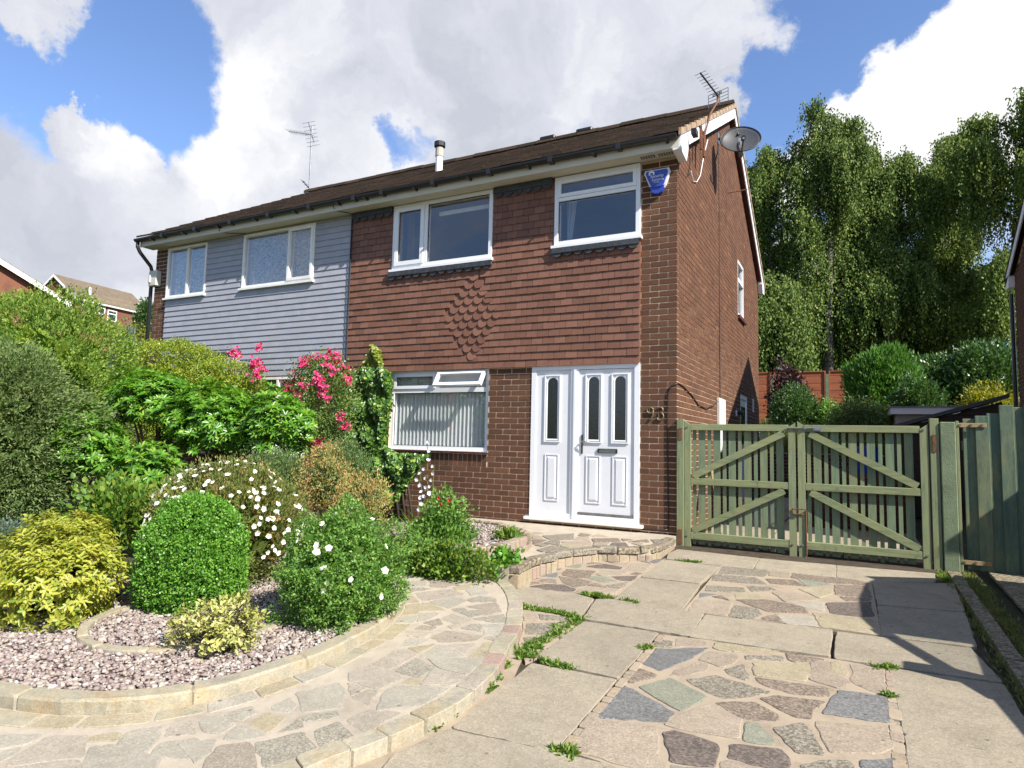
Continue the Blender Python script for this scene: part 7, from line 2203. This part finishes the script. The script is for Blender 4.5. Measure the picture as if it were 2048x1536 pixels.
# brown-orange bushes and their green companions
g = rs(38)
for key, lab, mat, n in (('brownA', 'orange-brown seeding bush left of the ivy', 'lf_brown', 5200), ('brownB', 'orange-brown seeding bush just in front of the ivy', 'lf_brown', 4600), ('greenbk', 'grey-green bush between the roses and the brown bushes', 'lf_dull', 11000), ('greenmid', 'dull green bush behind the white flowered bush', 'lf_dull', 9000)):
    r_, c = veg('seeding_bush' if mat == 'lf_brown' else 'green_bush', lab, 'shrub', key, zb=-.1)
    shrub(r_, g, mat, n, c[:3], (c[3] * .46, c[3] * .42, c[4] * .47), .024, .011, k=14, spread=.024, outw=.5, up=.8, jit=.8, lumps=34, amp=.5, shell=.7, lw=.16)
    core(r_, c[:3], (c[3] * .34, c[3] * .3, c[4] * .36), 'lf_dull', 7)
    stems(r_, (c[0], c[1], -.1), [(c[0] + .1, c[1], c[2]), (c[0] - .12, c[1], c[2] + .05), (c[0], c[1], c[2] + .1)], .012)
# climbing rose
g = rs(39)
r_, c = veg('climbing_rose', 'climbing rose with bunches of bright pink flowers against the party wall', 'rose', 'roseA', zb=-.1)
cc = np.array(c[:3]); rad = np.array((c[3] * .47, .35, c[4] * .50))
shrub(r_, g, 'lf_rose', 12000, cc, rad, .035, .020, k=7, spread=.05, outw=.6, up=.4, jit=.7, lumps=20, amp=.3, shell=.6, lw=.22)
hb, hN = crown(g, 80, cc, rad * 1.04, lumps=8, amp=.15, shell=.12, bottom=-.85)
k_ = (hb[:, 1] < cc[1] + .05)
hb, hN = hb[k_], hN[k_]
bloom_clusters(r_, g, hb, hN, .030, .034, 14, 'pet_pink')
m = MB()
gg = random.Random(4)
for i in range(9):
    t_ = Vector(hb[gg.randrange(len(hb))]); b_ = Vector((c[0] + gg.uniform(-.2, .3), c[1] + .25, -.1))
    m.tube([b_, b_.lerp(t_, .5) + Vector((gg.uniform(-.1, .1), .05, .2)), t_], [.014, .010, .004], 6)
m.build('canes', 'bark', r_, smooth=True)
# rose sprigs above the hedge
for i, (x, y, z, n, lab) in enumerate(((-7.02, -.6, 2.34, 5, 'pink rose sprig beside the dark porch canopy'), (-6.42, -.65, 2.13, 12, 'pink rose sprig at the right end of the clipped hedge'))):
    r_ = thing('rose_sprig', (x, y, -.1), lab, 'rose', 'rose sprigs over the hedge')
    g = rs(50 + i)
    P = np.array([[x, y, z]]) + g.normal(size=(n, 3)) * np.array([[.05, .05, .10 if n < 8 else .16]])
    bloom_clusters(r_, g, P, np.array([[.4, -.9, .3]] * n), .03, .035, 6, 'pet_pink')
    leaves('foliage', np.repeat(P, 9, 0) + g.normal(size=(len(P) * 9, 3)) * .06, rdir(g, n * 9), rdir(g, n * 9), .045, .025, 'lf_rose', r_)
    m = MB(); m.tube([(x, y + .1, -.1), (x + .05, y, z - .7), (x, y, z)], [.015, .01, .005], 6); m.build('cane', 'bark', r_)
# ivy on the wall
g = rs(41)
iv = thing('ivy', (-4.2, -.05, -.1), 'dark glossy ivy climbing the wall left of the ground-floor window', 'climber')
Pi = DATA['ivy']
xs_ = [p[0] for p in Pi]; zs_ = [p[1] for p in Pi]
pts = []
while len(pts) < 20000:
    x = g.uniform(min(xs_) - .02, max(xs_) + .02); z = g.uniform(min(zs_) - .02, max(zs_) + .03)
    if inpoly(x, z, Pi): pts.append((x, z))
pts = np.array(pts)
depth = .05 + .10 * np.abs(np.sin(pts[:, 0] * 9 + pts[:, 1] * 4)) + .07 * np.sin(pts[:, 1] * 7.3) ** 2
yv = -.03 - depth * g.random(len(pts)) ** .6 - .05
# keep leaves off the glass: over the window the ivy stays thin
P = np.stack([pts[:, 0], yv, pts[:, 1]], 1)
D = np.array([[0, -.35, -.9]]) + rdir(g, len(P)) * .7
N = np.array([[0.25, -.9, .35]]) + rdir(g, len(P)) * .55
top = pts[:, 1] > 2.12
leaves('foliage', P[~top], D[~top], N[~top], g.uniform(.6, 1.2, (~top).sum()) * .062, g.uniform(.7, 1.2, (~top).sum()) * .055, 'lf_ivy', iv, six=True)
leaves('young_foliage', P[top], D[top], N[top], .045, .038, 'lf_ivytop', iv, six=True)
m = MB()
for i in range(5):
    x = -4.25 + i * .12
    m.tube([(x, -.06, -.1), (x - .15, -.04, .6), (-4.62 + i * .05, -.04, 1.0), (-4.60 + i * .05, -.04, 1.5), (-4.52 + i * .02, -.045, 2.2)], [.02, .014, .012, .009, .004], 6)
m.build('stems', 'bark', iv, smooth=True)
# plants in and in front of the planter
g = rs(42)
def blades(root, g, base, n, L, spread, mat='lf_weed', w=.008, lean=.5, name='blades'):
    P = np.array([base]) + np.concatenate([g.normal(size=(n, 2)) * spread, np.zeros((n, 1))], 1)
    D = UP * 1.0 + np.concatenate([g.normal(size=(n, 2)) * lean, np.zeros((n, 1))], 1)
    return leaves(name, P, D, rdir(g, n) + np.array([[0, -1, .2]]), g.uniform(.5, 1.1, n) * L, w, mat, root)
c = D_['fuchsia']
r_ = thing('fuchsia', (c[0], c[1], .1), 'straggly leafy fuchsia with small red flowers in the planter', 'shrub')
shrub(r_, g, 'lf_pot', 2600, (c[0] - .02, c[1], c[2] + .05), (c[3] * .5, c[3] * .5, c[4] * .42), .034, .017, k=6, spread=.035, outw=.5, up=.4, jit=.8, lumps=10, amp=.4, shell=.8, six=True)
flowers(r_, g, np.array([(c[0] + .03, c[1] - .18, c[2] + .28), (c[0] + .06, c[1] - .17, c[2] + .22), (c[0] + .05, c[1] - .2, c[2] - .12), (c[0] + .1, c[1] - .1, c[2] + .25)]), np.array([[0, -1, -.3]] * 4), .018, 'pet_red', 5, 'red_flower', .9, False)
stems(r_, (c[0], c[1], .08), [(c[0] + .1, c[1], c[2] + .3), (c[0] - .1, c[1] - .1, c[2] + .2), (c[0], c[1] - .1, c[2] + .1)], .008)
r_ = thing('bellflower', (-2.03, -2.2, .1), 'tall thin bellflower stalk with pale lilac flowers before the window', 'flower')
m = MB()
sts = []
for i, (dx, h) in enumerate(((0, .95), (.06, .70), (-.05, .62))):
    b_ = Vector((-1.98 + dx * .6, -2.3, .1)); t_ = Vector((-1.98 + dx * 1.5, -2.32, .1 + h)); m.tube([b_, b_.lerp(t_, .5) + Vector((.015, 0, 0)), t_], [.006, .005, .003], 6); sts.append((b_, t_))
m.build('stalks', 'lf_weed', r_)
FP = []
for b_, t_ in sts:
    for k in range(7): FP.append(b_.lerp(t_, .4 + .58 * k / 6) + Vector((g.normal() * .02, -.015, 0)))
FP = np.array([tuple(v) for v in FP])
flowers(r_, g, FP, np.array([[.2, -1, .2]] * len(FP)), .020, 'pet_lilac', 5, 'flower', .5, False)
blades(r_, g, (-2.0, -2.3, .1), 60, .32, .05, w=.016, lean=.8)
c = D_['planterlow']
r_ = thing('low_plants', (c[0], c[1], .1), 'low tangle of leafy plants spilling over the planter wall', 'plants')
shrub(r_, g, 'lf_pot', 4200, (c[0] - .05, c[1] + .15, .12), (.34, .26, .16), .030, .018, k=6, spread=.04, lumps=10, amp=.5, shell=.7, six=True)
blades(r_, g, (c[0] - .1, c[1] + .25, .1), 70, .26, .16, w=.01, lean=.7)
c = D_['frontlow']
r_ = thing('ground_cover', (c[0], c[1], -.1), 'low green ground cover with bronze leaves at the foot of the planter', 'plants')
shrub(r_, g, 'lf_weed', 3800, (c[0] - .17, c[1] + .08, -.03), (.40, .15, .17), .034, .024, k=6, spread=.04, lumps=14, amp=.4, shell=.7, six=True)
shrub(r_, g, 'lf_pot', 2600, (c[0] - .42, c[1] + .15, -.02), (.28, .18, .16), .03, .018, k=6, spread=.04, lumps=14, amp=.4, shell=.7, six=True, name='foliage')
shrub(r_, g, 'lf_box', 900, (c[0] + .30, c[1] + .30, -.02), (.11, .10, .11), .04, .032, k=5, spread=.03, lumps=6, amp=.3, shell=.6, six=True, name='foliage')
r_ = thing('weed', (-1.12, -2.1, .1), 'bright green dandelion-like weed in the planter gravel near the step', 'weed')
shrub(r_, g, 'lf_weed', 320, (-1.14, -2.12, .14), (.11, .09, .035), .055, .018, k=4, spread=.02, up=.7, six=True)

# weeds in the joints: countless tufts, one object
g = rs(43)
W_ = []
def tuft_line(pts, n, sp=.02):
    pts = [np.array(p) for p in pts]
    for _ in range(n):
        i = g.integers(0, len(pts) - 1); t_ = g.random(); p = pts[i] * (1 - t_) + pts[i + 1] * t_
        W_.append((p[0] + g.normal() * sp, p[1] + g.normal() * sp))
tuft_line([[-0.491, -3.214], [-0.366, -3.296], [-0.186, -3.283]], 90, 0.018)
tuft_line([[-0.186, -3.283], [0.001, -3.318]], 60, 0.012)
tuft_line([[-0.008, -3.296], [0.09, -3.35], [0.078, -3.607]], 70, 0.03)
tuft_line([[0.078, -3.607], [0.071, -3.925]], 50, 0.022)
tuft_line([[0.064, -3.908], [0.055, -4.076], [0.095, -4.225]], 110, 0.035)
tuft_line([[0.217, -4.213], [0.304, -4.253], [0.404, -4.232]], 60, 0.018)
tuft_line([[-0.12, -2.695], [-0.034, -2.698], [0.1, -2.724]], 90, 0.018)
tuft_line([[0.22, -2.722], [0.34, -2.751]], 24, 0.012)
tuft_line([[0.263, -1.028], [0.475, -1.023]], 26, 0.01)
tuft_line([[-0.576, -1.461], [-0.525, -1.459]], 20, 0.01)
tuft_line([[0.67, -3.727], [0.721, -3.709]], 26, 0.018)
tuft_line([[0.708, -5.128], [0.761, -5.136]], 40, 0.02)
tuft_line([[1.95, -3.376], [2.055, -3.327]], 30, 0.016)
tuft_line([[1.995, -3.804], [2.008, -3.81]], 14, 0.014)
tuft_line([[0.226, -1.031], [0.487, -1.019]], 20, 0.01)
tuft_line([[0.077, -5.02], [0.095, -5.101]], 60, 0.022)
tuft_line([[0.121, -4.75], [0.096, -4.67]], 26, 0.016)
tuft_line([[0.055, -4.513], [0.094, -4.595]], 24, 0.014)
tuft_line([[0.045, -4.375], [0.068, -4.406]], 14, 0.012)
tuft_line([[0.101, -5.212], [0.114, -5.149]], 22, 0.016)
tuft_line([[2.558, -0.362], [2.592, -0.672]], 36, 0.02)
tuft_line([[-1.033, -2.153], [-0.9, -2.31]], 40, 0.02)
W_ = np.array(W_)
P = np.array([(x, y, P0(x, y) + .012) for x, y in W_])
k = 5
Q = np.repeat(P, k, 0) + np.concatenate([g.normal(size=(len(P) * k, 2)) * .008, np.zeros((len(P) * k, 1))], 1)
D = UP * .75 + np.concatenate([g.normal(size=(len(Q), 2)) * .8, np.zeros((len(Q), 1))], 1)
leaves('weeds', Q, D, rdir(g, len(Q)) + UP, g.uniform(.5, 1.3, len(Q)) * .034, g.uniform(.7, 1.2, len(Q)) * .010, 'lf_weed', None, six=True, kind='stuff', label='bright green weeds growing in the joints of the paving')
# soil crumbs and grass on the kerb strip at right
W2_ = []
for _ in range(1500):
    y = g.uniform(-6.5, -.2); W2_.append((g.choice([2.615, 2.76, 2.80], p=[.3, .45, .25]) + g.normal() * .022 + (.04 if g.random() < .4 else 0), y))
P = np.array([(x, y, P0(x, y) - .0) for x, y in W2_])
Q = np.repeat(P, 6, 0) + np.concatenate([g.normal(size=(len(P) * 6, 2)) * .012, np.zeros((len(P) * 6, 1))], 1)
D = UP * .8 + np.concatenate([g.normal(size=(len(Q), 2)) * .7, np.zeros((len(Q), 1))], 1)
leaves('kerb_grass', Q, D, rdir(g, len(Q)) + UP, g.uniform(.4, 1.3, len(Q)) * .05, .006, 'lf_grass', None, kind='stuff', label='rough grass along the boundary kerb')

# back garden ----------------------------------------------------------
g = rs(60)
def bush(name, key, label, mat, n, L, W, seed, k=8, spread=.07, up=.4, outw=.6, amp=.3, lumps=24, zb=None, cat='shrub', group=None, shell=.45, box=1.0, six=False):
    g = rs(seed); c = D_[key]
    z = terrain(c[0], c[1])
    r_ = thing(name, (c[0], c[1], z), label, cat, group)
    zt = c[2] + c[4] / 2; zc_ = (zt + z) / 2; rz = (zt - z) / 2
    shrub(r_, g, mat, n, (c[0], c[1], zc_), (c[3] * .5, c[3] * .42, rz), L, W, k=k, spread=spread, up=up, outw=outw, lumps=lumps, amp=amp, shell=shell, lw=.22, box=box, six=six)
    core(r_, (c[0], c[1], zc_), (c[3] * .4, c[3] * .34, rz * .85), mat, seed)
    m = MB(); m.tube([(c[0], c[1], z - .1), (c[0], c[1], zc_)], [.07, .03], 7); m.build('trunk', 'bark', r_)
bush('conifer', 'conifR', 'bushy bright green cypress behind the gate', 'lf_cypress', 22000, .16, .035, 61, up=.9, cat='conifer', k=10)
bush('shrub', 'laurA', 'tall leafy green shrub right of the bright cypress', 'lf_laurel', 13000, .12, .06, 62, group='tall shrubs at the back of the garden')
bush('shrub', 'laurB', 'tall leafy green shrub at the right end of the back garden', 'lf_laurel', 14000, .12, .06, 63, group='tall shrubs at the back of the garden')
bush('shrub', 'laurC', 'darker leafy shrub between the cypress and the shed roof', 'lf_laurel', 8000, .10, .05, 64, group='tall shrubs at the back of the garden')
bush('shrub', 'gold', 'yellow-green shrub above the shed roof', 'lf_gold', 5000, .08, .045, 65)
D_['maple'][3] *= .6; D_['maple'][0] -= .12; D_['bushA'][3] *= .85; D_['bushB'][3] *= .6; D_['bushB'][4] *= .6; D_['bushB'][2] -= .35
bush('maple', 'maple', 'dark purple-leaved maple before the orange fence', 'lf_maple', 5000, .10, .05, 66, amp=.5)
bush('shrub', 'bushA', 'open green shrub below the purple maple', 'lf_laurel', 9000, .075, .035, 67)
bush('shrub', 'bushB', 'yellowish green shrub in front of the orange fence', 'lf_pot', 6500, .075, .035, 68)
bush('shrub', 'darkA', 'dark green arching shrub right behind the gate top', 'lf_yew', 9000, .12, .02, 69, up=-.2)
# rough grass on the bank
P = []
while len(P) < 9000:
    x = g.uniform(-.6, 3.2); y = g.uniform(8.75, 15)
    P.append((x, y, terrain(x, y)))
P = np.array(P)
D = UP + np.concatenate([g.normal(size=(len(P), 2)) * .4, np.zeros((len(P), 1))], 1)
leaves('grass', P, D, rdir(g, len(P)) + np.array([[0, -1, 0]]), g.uniform(.2, .75, len(P)), .025, 'lf_grass', None, kind='stuff', label='long pale grass on the bank behind the house')

# birches: trunk, limbs, hanging strands
def birch(key, label, seed, nstr, dens, mat='lf_birch', leaf=.155, lean=0.0, group='birch trees beyond the back fence', taper=.55, narrow=1.0, zlow=.12):
    g = rs(seed); gg = random.Random(seed); c = D_[key]
    zb = terrain(c[0], c[1]); zt = c[2] + c[4] / 2; Hh = zt - zb
    r_ = thing('birch_tree', (c[0], c[1], zb), label, 'tree', group)
    base = Vector((c[0], c[1], zb)); w = c[3] / 2 * narrow
    trunk = [base, base + Vector((lean * .2, 0, Hh * .35)), base + Vector((lean * .5, 0, Hh * .65)), base + Vector((lean, 0, Hh * .97))]
    m = MB(); m.tube(trunk, [Hh * .016, Hh * .012, Hh * .008, Hh * .002], 8); m.build('trunk', 'birch_bark', r_, smooth=True)
    limbs = MB(); ends = []
    def tp(t_):
        t_ *= 3; i = min(2, int(t_)); return trunk[i].lerp(trunk[i + 1], t_ - i)
    nl = 30
    for i in range(nl):
        t_ = .22 + .76 * (i + gg.random()) / nl
        a = gg.uniform(0, 2 * math.pi)
        prof_ = math.sin(min(1, max(0.02, (t_ - .1) / .9)) ** .62 * math.pi) ** .6
        L_ = w * (.45 + .85 * prof_) * gg.uniform(.65, 1.15)
        s_ = tp(t_); e_ = s_ + Vector((math.cos(a) * L_, math.sin(a) * L_, L_ * gg.uniform(.5, 1.0)))
        if e_.z > zt: e_.z = zt - gg.uniform(0, .3)
        mid = s_.lerp(e_, .55) + Vector((0, 0, L_ * .12))
        limbs.tube([s_, mid, e_], [Hh * .005, Hh * .0032, Hh * .0008], 5, False)
        ends.append((s_, mid, e_, L_))
    ends.append((trunk[2], trunk[2].lerp(trunk[3], .5), trunk[3], w * .5))
    ends.append((trunk[1], trunk[2], trunk[3], w * .3))
    limbs.build('branches', 'bark', r_, smooth=True)
    QP, QD, QN = [], [], []
    for _ in range(nstr):
        s_, mid, e_, L_ = ends[gg.randrange(len(ends))]
        t_ = gg.random() ** .6
        p = s_.lerp(mid, t_ * 2) if t_ < .5 else mid.lerp(e_, t_ * 2 - 1)
        p = p + Vector((gg.gauss(0, .25), gg.gauss(0, .25), gg.gauss(0, .2)))
        out = Vector((p.x - base.x, p.y - base.y, 0)); out = out.normalized() if out.length > .01 else Vector((1, 0, 0))
        Ls = gg.uniform(.5, 2.6)
        n = int(Ls * dens)
        for j in range(n):
            f_ = j / max(n - 1, 1)
            q = p + out * (.28 * math.sin(f_ * 1.6)) + Vector((.10 * f_ + gg.gauss(0, .07), gg.gauss(0, .07), .18 * math.sin(f_ * 2.2) - Ls * f_ ** 1.25))
            if q.z < zb + Hh * zlow: continue
            QP.append(q); QD.append((gg.gauss(0, .4), gg.gauss(0, .4), -1 + gg.gauss(0, .35))); QN.append((gg.gauss(0, .8) + .3, gg.gauss(0, .8) - .5, gg.gauss(0, .5) + .3))
    n = len(QP)
    leaves('crown', np.array([tuple(q) for q in QP]), np.array(QD), np.array(QN), g.uniform(.6, 1.25, n) * leaf, g.uniform(.6, 1.1, n) * leaf * .62, mat, r_)
t = Mt('birch_bark')
t.col(t.mix((.16, .15, .12), (.05, .045, .04), t.thr(t.noise(1.5, 6, .8, 0, t.vscale((1, 1, 6))), .48, .58))); t.rough(.9)
MATS['birch_bark'] = t.m
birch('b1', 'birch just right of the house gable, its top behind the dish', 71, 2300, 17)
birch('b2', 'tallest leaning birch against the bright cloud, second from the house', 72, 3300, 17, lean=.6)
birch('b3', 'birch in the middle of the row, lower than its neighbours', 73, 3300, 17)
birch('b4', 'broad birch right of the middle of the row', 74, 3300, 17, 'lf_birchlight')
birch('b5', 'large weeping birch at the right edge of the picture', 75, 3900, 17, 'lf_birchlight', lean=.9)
birch('b6', 'small dark birch hard against the gable wall', 76, 1500, 17)
birch('b7', 'dark tree behind the birches above the orange fence', 77, 2000, 17)
birch('b8', 'wide dark trees behind the birches at right', 78, 4200, 17, leaf=.2)
# trees across the street (seen only in the window panes)
def round_tree(loc, h, w, label, seed, mat='lf_laurel', grp=None):
    g = rs(seed)
    r_ = thing('street_tree', loc, label, 'tree', grp)
    shrub(r_, g, mat, 7000, (loc[0], loc[1], loc[2] + h * .62), (w / 2, w / 2, h * .4), .22, .13, k=7, spread=.18, lumps=20, amp=.35, shell=.6)
    m = MB(); m.tube([loc, (loc[0], loc[1], loc[2] + h * .6)], [.2, .1], 8); m.build('trunk', 'bark', r_)
round_tree((-16, -26, -.7), 8, 6, 'round tree across the street', 81, grp='trees across the street')
round_tree((-26, -30, -.7), 10, 7, 'taller round tree across the street', 82, grp='trees across the street')
# far left trees between the houses
g = rs(84)
for key, lab, mat, n, L in (('farT', 'dark round tree behind the distant house', 'lf_laurel', 3500, .22), ('farB', 'blue-green conifer left of the grey house corner', 'lf_bluish', 3000, .10), ('farY', 'yellow-green bush beside the left house corner', 'lf_gold', 2600, .09)):
    bush('tree' if key == 'farT' else 'bush', key, lab, mat, n, L, L * .55, 85, spread=.08, cat='tree' if key == 'farT' else 'shrub')

# ------------------------------------------------------------------ overall reflectance
# the palette above was mixed a little light; bring every surface down to measured reflectances
SCALE = {'white_pvc': .98, 'white_paint': .95, 'door_grain': .95, 'old_white': .85, 'fascia': .85, 'soffit': .85, 'blind': 1.0, 'curtain': 1.0, 'net': 1.0, 'pet_white': 1.0, 'pet_pink': .95, 'pet_lilac': 1.0, 'pet_red': 1,
         'tile': .80, 'brick': .62, 'mortar': 1.2, 'tile_grey': .80, 'lf_birch': 1.75, 'lf_birchlight': 1.65, 'lf_yew': 1.25, 'glass': 1, 'lf_rhodo': .95, 'lf_box': .95, 'lf_yellow': .9, 'lf_var': .9, 'navy': 1, 'blue_plastic': 1, 'pebble': .64,
         'lf_cypress': 1.0, 'lf_laurel': 1.1, 'fence_orange': 1.0, 'lf_gold': .6, 'gate_wood': .92, 'gate_rail': .92, 'picket_wood': .82, 'board_wood': .85, 'brick_far': .9, 'rooftile_far': .9}
for name, m in MATS.items():
    k = SCALE.get(name, .88 if name.startswith('lf_') else .70) * (.92 if not name.startswith(('white', 'door')) else .95)
    nt = m.node_tree
    b = nt.nodes.get('Principled BSDF')
    if b is None or abs(k - 1) < .01: continue
    inp = b.inputs['Base Color']
    n = nt.nodes.new('ShaderNodeMix'); n.data_type = 'RGBA'; n.blend_type = 'MULTIPLY'
    n.inputs['Factor'].default_value = 1; n.inputs['B'].default_value = (k, k, k, 1)
    if inp.is_linked:
        src = inp.links[0].from_socket
        nt.links.new(src, n.inputs['A'])
    else:
        n.inputs['A'].default_value = inp.default_value[:]
    nt.links.new(n.outputs['Result'], inp)
